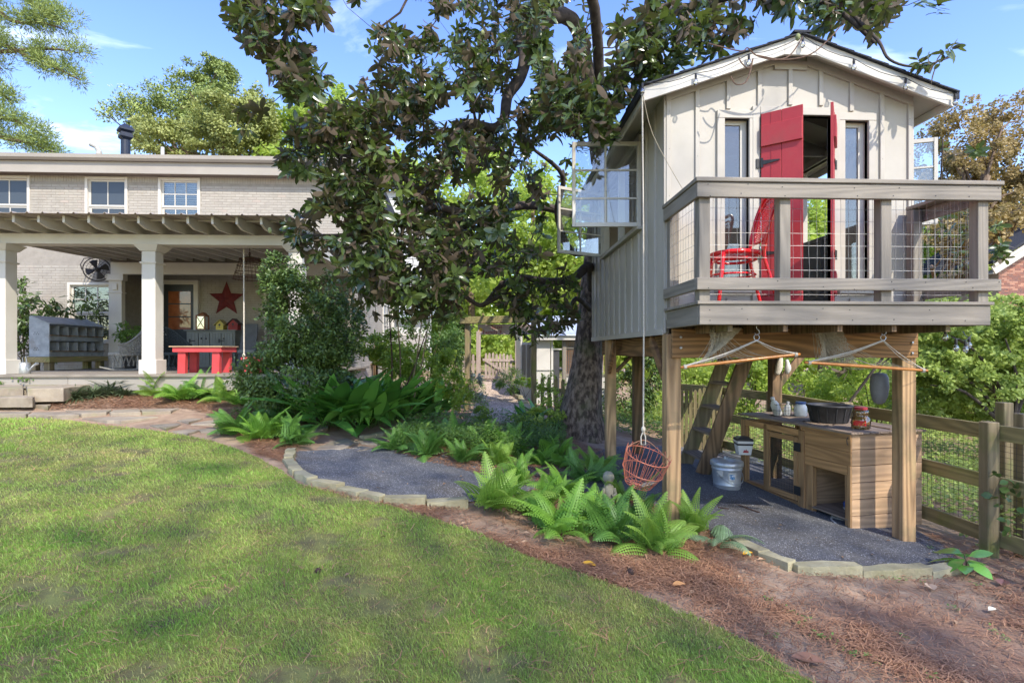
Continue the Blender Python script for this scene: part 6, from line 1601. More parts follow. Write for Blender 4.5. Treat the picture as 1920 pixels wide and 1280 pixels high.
# ------------------------------------------------------------------ foliage
def unit(a): return a / np.maximum(np.linalg.norm(a, axis=-1, keepdims=True), 1e-9)
def leaf_tpl(L, W, n=4, fold=.25, curl=.12, shape=1.0, base=0.0):
    """pointed blade along +y, folded at the midrib and curling down; (verts, quads)"""
    V = []; F = []
    for i in range(n + 1):
        t = i / n; w_ = W * math.sin(math.pi * min(1, max(0, t**shape)))**.8 * (1 if i not in (0, n) else 0) + (.0 if i not in (0,) else base)
        y = L * t; z = -curl * L * t * t
        V += [(-w_, y, z + fold * w_), (0, y, z), (w_, y, z + fold * w_)]
    for i in range(n):
        b = i * 3; F += [(b, b+1, b+4, b+3), (b+1, b+2, b+5, b+4)]
    return np.array(V), np.array(F)
def instance(tpl, loc, d, up, s):
    """copy a template to many places; d = along the leaf, up = its upper side"""
    V, F = tpl; loc = np.asarray(loc); n = len(loc)
    y = unit(np.asarray(d)); x = unit(np.cross(y, up)); z = np.cross(x, y); s = np.broadcast_to(np.asarray(s, float), (n,))
    P = (V[None, :, 0, None] * x[:, None] + V[None, :, 1, None] * y[:, None] + V[None, :, 2, None] * z[:, None]) * s[:, None, None] + loc[:, None]
    return P.reshape(-1, 3), (F[None] + (np.arange(n) * len(V))[:, None, None]).reshape(-1, F.shape[1])
def rv(n, s=1.0): return rng.normal(0, s, (n, 3))
QT = (np.array([(0,0,0),(-.38,.5,.03),(0,1,0),(.38,.5,.03)], float), np.array([(0,1,2,3)]))      # one small leaf
QT2 = leaf_tpl(1, .22, 2, .3, .1)
def merge(lst):
    V = []; F = []; R_ = []; o = 0
    for v, f, r in lst: V.append(v); F.append(f + o); R_.append(r); o += len(v)
    return np.concatenate(V), np.concatenate(F), np.concatenate(R_)

def cloud(n, c, r, clumps=26, tight=.33, shell=.55):
    """points gathered in clumps that fill an ellipsoid, more of them near its skin"""
    c = np.asarray(c); r = np.asarray(r)
    d = unit(rv(clumps)); rad = (shell + (1 - shell) * rng.random(clumps)) ** .8; cc = d * rad[:, None]
    k = rng.integers(0, clumps, n); sz = rng.uniform(.6, 1.3, clumps) * tight
    p = cc[k] + unit(rv(n)) * (rng.random(n) ** .45)[:, None] * sz[k][:, None]
    return c + p * r, k, c + cc * r
def foliage(n, c, r, size, mat, tpl=QT, clumps=26, tight=.33, up=.5, name='foliage', parent=None, flat=1.0, droop=0.0, shell=.55, vb=.5):
    p, k, cc = cloud(n, c, r, clumps, tight, shell)
    out = unit((p - np.asarray(c)) / np.asarray(r)) 
    nrm = unit(out * .6 + np.array([0, 0, up]) + rv(n, .55)); d = np.cross(nrm, rv(n)); d = unit(d + out * .4 - np.array([0, 0, droop]))
    s = rng.uniform(.65, 1.35, n) * size
    V, F = instance(tpl, p, d, nrm, s)
    tone = rng.normal(0, .16, clumps)
    var = np.clip(vb + tone[k] + rng.normal(0, .15, n), 0, 1)
    return V, F, np.repeat(var, len(tpl[0])), cc
def limbs(mb, base, tips, r, n=6, wob=.08, fork=.45):
    base = Vector(base); top = None
    for t in tips:
        t = Vector(tuple(t)); m = base.lerp(t, fork); m += Vector((random.uniform(-wob, wob), random.uniform(-wob, wob), (t - base).length * .12))
        q = base.lerp(t, .78) + Vector((random.uniform(-wob, wob), random.uniform(-wob, wob), 0))
        P = spl([base, m, q, t], 3); k = len(P); mb.tube(P, [r * (1 - .85 * i / (k-1)) for i in range(k)], n, cap=False)

BARK = M('brown_bark', (.20,.145,.10), (.09,.06,.04), sc=8, stretch=(2,2,.5), rough=.95, bump=1.0, bsc=22)
TWIG = M('green_brown_twig', (.15,.12,.06), (.08,.06,.035), sc=10, rough=.9)
PINEBARK = M('pine_bark', (.17,.115,.08), (.09,.06,.045), sc=5, rough=.95, bump=.8)
F_CAM = LEAF('glossy_shrub_leaf', (.045,.085,.02), (.17,.26,.06), trans=.18, rough=.38, spec=.45)
F_LIME = LEAF('lime_shrub_leaf', (.09,.17,.02), (.30,.40,.05), trans=.4, rough=.5, tcol=(.55,.75,.08))
F_MID = LEAF('mid_green_leaf', (.045,.10,.02), (.15,.26,.05), trans=.35, rough=.5, tcol=(.35,.55,.08))
F_WOOD = LEAF('sunlit_woodland_leaf', (.13,.22,.035), (.45,.56,.11), trans=.5, rough=.6, tcol=(.72,.86,.14))
F_SOFT = LEAF('soft_yellow_green_leaf', (.15,.23,.045), (.46,.56,.13), trans=.4, rough=.6, tcol=(.5,.62,.16))
F_OLIVE = LEAF('olive_tree_leaf', (.16,.20,.05), (.46,.50,.17), trans=.3, rough=.6, tcol=(.45,.48,.12))
F_RUST = LEAF('brown_tinged_leaf', (.16,.12,.05), (.48,.36,.15), trans=.3, rough=.6, tcol=(.5,.4,.12))
F_PINE = LEAF('pine_tuft', (.10,.16,.035), (.38,.46,.13), trans=.15, rough=.6)
F_RHOD = LEAF('rhododendron_leaf', (.03,.06,.015), (.13,.20,.05), trans=.25, rough=.35)
F_FERN = LEAF('fern_green', (.08,.19,.02), (.28,.52,.07), trans=.4, rough=.5, tcol=(.30,.6,.08))
F_FERNP = LEAF('pale_fern_green', (.16,.26,.11), (.36,.50,.26), trans=.3, rough=.5)
F_FERNR = LEAF('rusty_fern', (.35,.20,.05), (.55,.36,.10), trans=.4, rough=.5)
F_ASP = LEAF('broad_evergreen_leaf', (.045,.14,.025), (.20,.45,.08), trans=.15, rough=.22, spec=.7, tcol=(.15,.45,.05))
F_LIR = LEAF('strap_leaf', (.04,.07,.03), (.17,.22,.11), trans=.15, rough=.4)

def shrub(name, label, cat, base, c, r, n, size, mat, stems=6, sr=.012, clumps=26, tight=.33, tpl=QT, extra=(), group=None, droop=0.1, shell=.55, up=.5, smat=None):
    rt = thing(name, label, cat, base, 0, group); lst = []; tips = []
    for (cc_, rr_, nn) in [(c, r, n)] + list(extra):
        V, F, v, cc = foliage(nn, cc_, rr_, size, mat, tpl, clumps, tight, droop=droop, shell=shell, up=up); lst.append((V, F, v)); tips.append(cc)
    V, F, v = merge(lst); link('foliage', npmesh('foliage', V, F, mat, v), rt, kind='stuff')
    T_ = np.concatenate(tips); idx = rng.permutation(len(T_))[:stems]
    for i in idx: mb = MB(); limbs(mb, base, [T_[i]], sr, 5, .05); part('stem', mb, smat or TWIG, rt)
    return rt
def tree(name, label, base, blobs, size, mat, tr, tmat=BARK, tpl=QT, clumps=40, tight=.3, top=None, nl=9, droop=.1, cat='tree', up=.4, group=None, shell=.45, lean=(0,0)):
    """tapered trunk with limbs, crown of leaf clumps: blobs = [(centre, radii, leaves)]"""
    rt = thing(name, label, cat, base, 0, group); lst = []; tips = []
    for (cc_, rr_, nn) in blobs:
        V, F, v, cc = foliage(nn, cc_, rr_, size, mat, tpl, clumps, tight, droop=droop, up=up, shell=shell); lst.append((V, F, v)); tips.append(cc)
    V, F, v = merge(lst); cr_ = link('crown', npmesh('crown', V, F, mat, v), rt, kind='stuff')
    c0 = Vector(tuple(np.mean([b[0] for b in blobs], axis=0))); b0 = Vector(base)
    top = Vector(top) if top else Vector((c0.x, c0.y, c0.z + .3))
    P = spl([b0, b0.lerp(top, .35) + Vector((tr*.5, 0, 0)), b0.lerp(top, .7) - Vector((tr*.4, 0, 0)), top], 4); k = len(P)
    tk = part('trunk', MB().tube(P, [tr * (1 - .7*i/(k-1)) for i in range(k)], 10), tmat, rt, smooth=True)
    T_ = np.concatenate(tips); T_ = T_[rng.permutation(len(T_))]
    mb = MB()
    for i in range(min(nl, len(T_))):
        t = Vector(tuple(T_[i])); h = min(max((t.z - b0.z) * .7, (top.z - b0.z)*.25), (top.z - b0.z)*.95) / (top.z - b0.z); s = b0.lerp(top, h)
        limbs(mb, s, [t], tr * .3 * (1.1 - h*.5), 5, tr)
    part('limbs', mb, tmat, tk, local=True, kind='stuff')
    return rt
def A(px, py, Y): return tuple(G(px, py, Y))
# ---- shrubs by the house and path
b_ = OG(566, 775); Y_ = b_.y
shrub('shrub', 'tall glossy small leaved evergreen shrub in front of the right end of the porch', 'shrub', tuple(b_), A(575, 600, 8.8), (.78, .55, .85), 13000, .066, F_CAM, 12, .014, 80, .24, QT2,
      extra=[(A(560, 705, 8.7), (.98, .6, .62), 12000), (A(525, 510, 8.9), (.38, .3, .32), 1500), (A(645, 610, 8.8), (.36, .4, .55), 2200)])
b_ = OG(80, 740)
shrub('rhododendron', 'tall rhododendron with drooping leaf whorls beside the nest box', 'shrub', (-10.9, 13.0, -.7), (-10.95, 13.0, 1.02), (.85, .5, .68), 900, .17, F_RHOD, 9, .02, 26, .28, leaf_tpl(1, .13, 3, .3, .25), extra=[((-10.6, 13.0, .2), (.6, .4, .5), 350), ((-9.95, 13.3, 1.05), (.55, .2, .25), 160)], droop=.35)
pot_ = thing('potted_plant', 'feathery plant behind the wicker rocker at the pilaster', 'plant', (-8.8, 13.4, PFZ))
V, F, v, cc = foliage(500, (-8.75, 13.4, .45), (.35, .3, .28), .09, F_MID, QT2, 14); link('foliage', npmesh('foliage', V, F, F_MID, v), pot_, kind='stuff'); part('pot', MB().lathe([(.0, 0), (.12, 0), (.17, .28), (.15, .28), (0, .25)], (-8.75, 13.4, PFZ), 14), BLACK, pot_)
shrub('azalea', 'bright lime green azalea hedge left of the arch', 'shrub', tuple(OG(790, 775)), A(775, 665, 9.9), (.70, .55, .48), 5000, .07, F_LIME, 8, .01, 30, .3, QT2, extra=[(A(838, 710, 9.7), (.34, .5, .55), 2400), (A(705, 655, 10.2), (.45, .4, .30), 1600)])
shrub('azalea', 'yellow green young azalea just left of the arch post foot', 'shrub', tuple(OG(862, 770)), A(858, 735, 9.4), (.26, .3, .30), 900, .055, F_LIME, 5, .008, 14, .35, QT2)
shrub('shrub', 'airy mid green bush against the garage wall behind the azaleas', 'shrub', tuple(G(800, 740, 12.5)), A(818, 625, 12.5), (.75, .6, .85), 3200, .08, F_MID, 7, .012, 30, .3, QT2)
shrub('shrub', 'silvery low bush inside the arch left of the path', 'shrub', tuple(G(893, 745, 12)), A(893, 728, 12), (.22, .4, .30), 700, .05, LEAF('silver_leaf', (.16,.20,.14), (.36,.40,.30), trans=.1), 4, .007, 12, .35)
shrub('shrub', 'low lime green clump at the foot of the left arch post', 'plant', tuple(OG(905, 790)), A(905, 778, 9.6), (.22, .2, .14), 420, .05, F_LIME, 4, .006, 10, .4)
shrub('shrub', 'pale green leafy shoots growing through the mossy picket fence', 'shrub', tuple(G(1045, 790, 10.0)), A(1040, 735, 10.0), (.36, .3, .42), 800, .065, F_WOOD, 7, .008, 18, .22, QT2)
shrub('shrub', 'dark green shrub between the arch and the house wing', 'shrub', tuple(G(852, 700, 13.4)), A(850, 610, 13.4), (.4, .4, 1.1), 2600, .075, F_CAM, 5, .012, 24, .3)
shrub('fern', 'arching dark fern in the pot beside the path', 'fern', tuple(G(965, 742, 12.0)), A(958, 712, 12.6), (.38, .3, .28), 900, .12, F_MID, 4, .006, 18, .3, leaf_tpl(1, .06, 2), droop=.5)
shrub('shrub', 'bright yellow green plant in the low bowl by the shed', 'plant', tuple(G(985, 745, 12.0)), A(984, 718, 12.0), (.24, .2, .12), 420, .055, F_LIME, 3, .006, 10, .4)
shrub('shrub', 'low pale green groundcover mound right of the path at the fence', 'plant', tuple(OG(1010, 790)), A(1010, 782, 9.0), (.45, .4, .13), 1300, .05, F_WOOD, 4, .006, 18, .3)
# bamboo-like bare canes left of the azaleas
for i, (x0, y0, x1, y1, lb) in enumerate([(735, 735, 728, 565, 'thin upright bare cane furthest left'), (752, 735, 742, 560, 'thin bare cane second from the left'), (745, 735, 800, 620, 'leaning brown cane crossing the others'), (762, 745, 792, 590, 'green leaning cane behind the broad leaf clump'), (770, 745, 806, 590, 'thick green cane leaning right toward the magnolia')]):
    p = Vector(A(x0, y0, 9.2)); q = Vector(A(x1, y1, 9.3)); p.z -= .25
    o = link('garden_cane', MB().tube([p, p.lerp(q, .5) + Vector((.03, 0, 0)), q], [.015, .013, .008], 6).mesh('garden_cane', [CONE, TWIG, CONE, FENCEZ, FENCEZ][i])); tag(o, lb, 'cane')
# liriope tufts by the steps
def tuft(px, py, s, n, label, mat=F_LIR, w_=.035, cat='plant', name='liriope'):
    b = OG(px, py); rt = thing(name, label, cat, b)
    a = rng.uniform(0, 2*np.pi, n); e = rng.uniform(.35, 1.35, n); d = np.stack([np.cos(a)*np.cos(e), np.sin(a)*np.cos(e), np.sin(e)], -1)
    loc = np.array(b) + rv(n, .035) * [1, 1, .1]
    V, F = instance(leaf_tpl(1, w_, 5, .3, .75), loc, d, np.tile([0,0,1.0], (n,1)) + rv(n, .1), rng.uniform(.6, 1.15, n)*s)
    link('foliage', npmesh('foliage', V, F, mat, np.repeat(rng.random(n), 18)), rt, kind='stuff'); return rt
tuft(140, 748, .30, 170, 'grassy tuft at the left end of the porch bed'); tuft(175, 744, .28, 150, 'grassy tuft between two others below the porch')
tuft(205, 738, .36, 240, 'large grassy mound under the porch edge'); tuft(232, 742, .28, 140, 'grassy tuft at the right of the mound below the porch')
shrub('shrub', 'low leafy weeds at the left column foot by the steps', 'plant', tuple(OG(20, 722)), A(20, 712, 10.0), (.5, .2, .10), 420, .05, F_MID, 4, .006, 10, .4)

# ---- ferns
def frond(L=.46, W=.13, pairs=18, arch=1.0, seed=0, up0=72, lobes=4, tri=True):
    r1 = random.Random(seed); V = []; F = []; var = []; pos = Vector((0,0,0)); ang = R(up0); N = pairs + 3; step = L / N; P = [pos.copy()]; D = []
    for i in range(N):
        d = Vector((0, math.cos(ang), math.sin(ang))); D.append(d); pos = pos + d * step; P.append(pos.copy()); ang -= R(up0 + 22) * arch / N
    def q(*p, c=.5):
        b = len(V); V.extend([tuple(x) for x in p]); F.append(tuple(range(b, b+4))); var.extend([c]*4)
    for i in range(N):
        w_ = .0028 * (1 - i/N*.7); q(P[i] - Vector((w_,0,0)), P[i] + Vector((w_,0,0)), P[i+1] + Vector((w_,0,0)), P[i+1] - Vector((w_,0,0)), c=.15)
    for i in range(3, N):
        t = (i - 3) / (N - 3); ln = W * (math.sin(math.pi*min(1, .22 + t*.80))**.8 if not tri else (1 - t)**.75 * min(1, .55 + t*4)) + .004; d = D[i]; nrm = Vector((0, -d.z, d.y)); c = .35 + .45*t + r1.uniform(-.12, .12)
        for s in (-1, 1):
            o = (Vector((s, 0, 0)) + d*.32 + nrm*(-.12)).normalized(); a = P[i] + d*step*(.5 if s > 0 else 0); wd = step*.95
            wdir = d; pr = a
            for k in range(lobes):
                t0, t1 = k/lobes, (k+1)/lobes; e0 = wd*(1 - t0*.8)*.95; e1 = wd*(1 - t1*.8)*.18
                m0 = a + o*ln*t0 - nrm*ln*.25*t0*t0; m1 = a + o*ln*t1 - nrm*ln*.25*t1*t1; mm = a + o*ln*(t0*.35 + t1*.65) - nrm*ln*.25*t1*t1
                cc = min(1, max(0, c + r1.uniform(-.1, .1)))
                q(m0, m1, mm + wdir*e0, m0 + wdir*e1*.8, c=cc); q(m0, m0 - wdir*e1*.8, mm - wdir*e0, m1, c=cc)
    return V, F, var
def frondmeshes(mat, ks): 
    out = []
    for k in ks: V, F, v = frond(**k); out.append(npmesh('frond', V, F, mat, v))
    return out
_fk = [dict(seed=1, arch=.85), dict(seed=2, arch=.65, W=.12, up0=76), dict(seed=3, arch=1.15, W=.15, up0=62), dict(seed=4, arch=.5, up0=78, W=.11)]
FR = frondmeshes(F_FERN, _fk)
FR2 = frondmeshes(LEAF('bright_fern_green', (.12,.24,.03), (.32,.50,.09), trans=.4, rough=.5, tcol=(.45,.7,.1)), _fk)
FR3 = frondmeshes(LEAF('deep_fern_green', (.05,.13,.025), (.17,.36,.06), trans=.3, rough=.5), _fk)
FRP = frondmeshes(F_FERNP, [dict(seed=5, W=.12, up0=45, arch=1.4, tri=True), dict(seed=6, W=.11, up0=60, arch=.9, tri=True)])
FRR = frondmeshes(F_FERNR, [dict(seed=7, W=.10, up0=70, arch=1.0)])
def fern(px, py, s, n, label, meshes=FR, back=None, spread=1.0):
    if meshes is FR: n = int(n*1.45); s = s*1.05
    b = OG(px, py) if back is None else back; rt = thing('fern', label, 'fern', b, 0)
    a0 = random.uniform(0, 6.28)
    if meshes is FR: meshes = random.choice([FR, FR, FR2, FR2, FR3])
    for k in range(n):
        o = link('frond', random.choice(meshes), rt, local=True)
        inner = k >= n * .65
        tilt = random.uniform(-.35, .1) if inner else random.uniform(-.1, .45) * spread
        o.rotation_euler = (random.uniform(.05, .32) if inner else random.gauss(-.08, .22), random.gauss(0, .28), a0 + k * 2.4 + random.uniform(-.3, .3))
        sc_ = s * random.uniform(.55, 1.22); o.scale = (sc_, sc_, sc_); o.location = (random.gauss(0, .045), random.gauss(0, .045), -.01)
    return rt
for a in [
 (930, 955, 1.05, 16, 'tall bushy fern at the end of the curved edging'), (968, 905, .9, 12, 'fern in the gravel gap behind the bushy edging fern'),
 (1005, 962, .85, 14, 'fern hanging over the pine straw right of the edging fern'), (1045, 1000, .95, 16, 'fern with fronds touching bare soil left of the stone figure'),
 (1052, 930, .95, 15, 'upright fern left of the stone figure'), (1108, 985, .95, 16, 'fern directly in front of the stone figure'),
 (1150, 1010, 1.0, 17, 'large low fern spreading toward the lawn below the statue'), (1190, 985, .9, 14, 'fern just left of the front left post'),
 (1225, 1030, .95, 16, 'bright fern in front of the front left post'), (1172, 945, .8, 11, 'small fern under the orange basket'),
 (1300, 1000, 1.0, 12, 'fern with tall upright fronds right of the front left post'), (1100, 905, .8, 13, 'fern behind and left of the stone figure'),
 (1060, 875, .8, 12, 'mid green fern in the second row below the magnolia trunk'), (1120, 880, .85, 14, 'fern in front of the left rear post'),
 (1010, 870, .8, 12, 'fern at the centre of the bed in front of the trunk'), (1150, 905, .7, 10, 'fern tucked against the left rear post foot')]: fern(*a)
fern(1345, 1020, .85, 9, 'pale silvery fern drooping over the edging blocks', FRP)
fern(1255, 968, .85, 3, 'yellowing frond leaning against the front left post', FRR)
for i, (x, y) in enumerate([(740,845),(772,828),(800,858),(812,818),(842,838),(868,868),(880,820),(905,845),(930,872),(948,822),(965,850),(985,825),(1020,838),(1042,860),(1000,800)]):
    fern(x, y, (.62 if y < 830 else .80) + .2*((i*5) % 3)/2, 15, ['fern at the left tip of the groundcover bed', 'fern above the left tip of the bed', 'low fern spilling over the dark gravel', 'fern beside the square edging stones', 'fern in the middle left of the bed', 'fern reaching over the gravel with a young shoot beside it',
      'fern at the back of the bed near the flagstones', 'fern in the bed centre behind the gravel', 'fern by the bare patch behind the gravel', 'fern at the back near the arch path', 'fern between the bed centre and the trunk', 'fern at the foot of the pale path', 'fern left of the magnolia roots', 'fern at the magnolia roots beside the bare soil', 'fern where the pale path meets the bed'][i])
for x, y, n, l in [(450, 815, 15, 'left part of the bushy fern mound beside the lawn'), (490, 825, 17, 'front fern of the mound beside the lawn edging'), (535, 822, 16, 'right fern of the mound touching the curved edging'), (500, 795, 14, 'rear fern of the mound beside the flagstones'), (555, 835, 10, 'small fern at the very start of the curved edging')]: fern(x, y, 1.05, n, l)
for x, y, n, l in [(300, 742, 13, 'leftmost fern below the porch floor'), (335, 752, 14, 'fern in front of the red bench below the porch'), (375, 748, 14, 'bright fern below the red bench legs'), (420, 752, 11, 'fern left of the glossy shrub'), (460, 760, 11, 'fern at the foot of the glossy shrub')]: fern(x, y, 1.15, n, l)
# groundcover between ferns
F_GC = F_MID
def carpet(P, n, s, mat, name, label, h=.10, tpl=QT2):
    xy = pts_in([(p.x, p.y) for p in P], n, False); x, y = xy.T; z = gz(x, y) + rng.random(n)**.6 * h * (.3 + 1.2*fbm(x, y, 2.2, 44))
    d = unit(rv(n) * [1, 1, .35]); V, F = instance(tpl, np.stack([x, y, z], -1), d, np.tile([0,0,1.0], (n,1)) + rv(n, .35), rng.uniform(.6, 1.4, n)*s)
    v = np.clip(fbm(x, y, 1.5, 12) + rng.normal(0, .2, n), 0, 1)
    o = link(name, npmesh(name, V, F, mat, np.repeat(v, len(tpl[0]))), kind='stuff'); tag(o, label, name.replace('_', ' '))
carpet([OG(*q) for q in [(735,850),(770,815),(880,812),(1000,815),(1060,822),(1060,860),(980,865),(880,865)]], 13000, .042, F_MID, 'groundcover', 'feathery green groundcover filling the bed below the arch', .40)
carpet([OG(*q) for q in [(430,790),(440,770),(560,765),(620,785),(600,800),(560,800)]], 1500, .045, F_CAM, 'groundcover', 'dark leafy groundcover under the glossy shrub', .18)

# ---- cast iron plant clumps (broad strap leaves, each its own part)
ASPM = []
for k in range(5):
    V, F = leaf_tpl(.62, .062, 9, .28, [.35, .6, .2, .9, .5][k], 1.35); V = V.copy()
    V[:, 0] *= np.clip((V[:, 1] / .62 - .12) * 6, .12, 1); ASPM.append(npmesh('leaf', V, F, F_ASP, np.full(len(V), [.15, .5, .8, .3, 1.0][k]), smooth=True))
def aspid(px, py, s, n, label, back=None):
    b = OG(px, py); rt = thing('cast_iron_plant', label, 'plant', b)
    for k in range(n):
        o = link('leaf', random.choice(ASPM), rt, local=True); a = random.uniform(0, 6.28); e = random.triangular(.5, 1.52, 1.25)
        o.rotation_euler = Matrix.Rotation(a, 3, 'Z').to_euler(); o.rotation_euler = (e, random.uniform(-.3, .3), a)
        o.location = (random.gauss(0, .15)*s, random.gauss(0, .13)*s, 0); q = s*random.uniform(.7, 1.15); o.scale = (q*random.uniform(.85, 1.2), q, q)
for a in [(618, 800, 1.5, 66, 'broad leaved clump furthest left beside the stone step'), (655, 802, 1.7, 74, 'tallest broad leaved clump with bright upright leaves'), (702, 800, 1.6, 70, 'broad leaved clump in the middle behind the square stones'),
          (748, 790, 1.4, 64, 'broad leaved clump right of the middle with silvery highlights'), (795, 785, 1.2, 56, 'lowest broad leaved clump at the right near the arch'),
          (1000, 805, .95, 30, 'dark strap leaved plant beside the pale path'), (975, 800, .55, 10, 'few dark strap leaves left of the path plant')]: aspid(*a)
sd_ = thing('seedling', 'young shrub seedling with drooping leaves by the near edging', 'plant', OG(1810, 1075))
for k in range(9):
    o = link('leaf', ASPM[k % 5], sd_, local=True); o.rotation_euler = (random.uniform(.1, .9), random.uniform(-.4, .4), k*2.4); o.scale = (.9, .30, .32); o.location = (0, 0, .05 + .012*k)
part('stem', MB().tube([(0,0,-.02), (.01, 0, .09), (-.01, 0, .17)], .005, 5), TWIG, sd_, local=True)
iv = thing('ivy', 'ivy sprig climbing the near fence post', 'ivy', Vector(A(1880, 940, 4.65)))
V, F, v, _ = foliage(34, A(1885, 930, 4.55), (.10, .10, .30), .065, F_CAM, leaf_tpl(1, .42, 3), 8); link('foliage', npmesh('foliage', V, F, F_CAM, v), iv, kind='stuff')

# ---- magnolia ---------------------------------------------------------------
MAG = LEAF('magnolia_leaf', (.034,.058,.018), (.13,.185,.05), back=(.082,.056,.033), trans=.2, rough=.26, spec=.65, tcol=(.26,.36,.05))
MBARK = M('magnolia_bark', (.27,.21,.165), (.07,.05,.04), sc=11, stretch=(1.4,1.4,.7), lo=.42, hi=.6, rough=.95, bump=1.0, bsc=20, bdist=.05, dirt=(.10,.12,.05), dirt_sc=1.5, dirt_lo=.5, dirt_hi=.7)
mg = thing('magnolia_tree', 'big southern magnolia with glossy brown backed leaves rising behind the playhouse', 'tree', (1.62, 9.3, -1.6))
# trunk: flared, knobbly
mb = MB(); tp = spl([(1.50, 9.3, -1.75), (1.60, 9.3, -1.1), (1.74, 9.32, 0), (1.80, 9.34, 1.2), (1.92, 9.35, 2.6), (1.95, 9.3, 4.2), (1.8, 9.1, 6.0), (1.7, 8.9, 8.0)], 5)
trr = []; b = 0; n_ = 28
for i, p in enumerate(tp):
    t = i / (len(tp) - 1); r_ = .33 - .27*min(1, t*1.15) + .30*math.exp(-max(0, (p.z + 1.75))*1.9)
    for k in range(n_):
        a = 2*math.pi*k/n_; kk = 1 + .10*math.sin(a*5 + 1) * math.exp(-max(0, p.z + 1.75)*1.1)*2 + .05*math.sin(a*3 + p.z*1.3) + rr.uniform(-.02, .02)
        mb.v.append((p.x + r_*kk*math.cos(a), p.y + r_*kk*math.sin(a), p.z))
    if i:
        for k in range(n_): mb.f.append(((i-1)*n_+k, (i-1)*n_+(k+1)%n_, i*n_+(k+1)%n_, i*n_+k))
tk = part('trunk', mb, MBARK, mg, smooth=True)
DBARK = M('dark_limb_bark', (.10,.08,.065), (.045,.035,.03), sc=9, rough=.95, bump=.6)
LIMB = []                                   # nodes for twigs to join
def limb(P, r0, r1, lbl=None):
    Q = spl(P, 5); k = len(Q); part('limb', MB().tube(Q, [r0 + (r1 - r0)*i/(k-1) for i in range(k)], 8), DBARK, mg, smooth=True)
    LIMB.extend([tuple(q) for q in Q])
limb([(1.90, 9.3, 3.3), A(1085, 60, 8.0), A(1010, 35, 7.4), A(975, 45, 7.2), A(985, 100, 7.0), A(975, 145, 6.9), A(952, 180, 6.9), A(945, 222, 6.8), A(925, 240, 6.8), A(880, 232, 6.7), A(845, 262, 6.7), A(830, 300, 6.6), A(800, 350, 6.6)], .12, .025)
limb([(1.80, 9.3, 1.0), A(1105, 500, 8.6), A(1075, 522, 8.2), A(1030, 528, 7.9), A(985, 520, 7.8)], .09, .045); limb([A(985, 520, 7.8), A(940, 535, 7.7), A(905, 572, 7.6), A(870, 556, 7.5), A(820, 545, 7.3), A(770, 560, 7.2), A(700, 545, 7.0)], .045, .012)
limb([A(905, 572, 7.6), A(950, 545, 7.5), A(975, 500, 7.4), A(1000, 440, 7.2)], .035, .01)
limb([(1.78, 9.25, .7), A(1080, 560, 8.4), A(1060, 600, 8.1), A(1030, 625, 7.9)], .05, .015)
limb([(1.82, 9.3, 1.8), A(1070, 470, 8.6), A(1045, 400, 8.0), A(1055, 330, 7.6), A(1000, 280, 7.2)], .08, .02)
limb([(1.85, 9.3, 2.3), A(1000, 385, 8.0), A(900, 400, 7.4), A(815, 385, 7.0), A(770, 345, 6.8), A(725, 310, 6.6), A(640, 290, 6.4), A(560, 250, 6.2)], .075, .012)
limb([A(815, 385, 7.0), A(740, 420, 6.6), A(650, 440, 6.3), A(560, 440, 6.2)], .04, .012)
limb([(1.93, 9.3, 3.8), A(1100, -40, 7.4), A(900, -120, 6.4), A(700, -90, 5.8), A(590, -20, 5.5), A(540, 60, 5.4), A(500, 140, 5.4)], .09, .012)
limb([(1.95, 9.3, 3.5), A(1200, 60, 7.0), A(1280, 20, 6.2), A(1400, -10, 5.6), A(1550, 10, 5.3), A(1640, 80, 5.1)], .08, .015); limb([A(1590, 20, 5.25), A(1645, 75, 5.0), A(1668, 112, 4.9), A(1720, 125, 4.8), A(1790, 105, 4.8)], .018, .006)
limb([(1.9, 9.3, 3.0), A(1120, 170, 8.0), A(1080, 200, 7.0), A(1050, 240, 6.3)], .06, .02)
limb([(4.9, 8.4, -2.0), A(1760, 520, 7.3), A(1762, 400, 7.0), A(1768, 260, 6.8)], .022, .008)
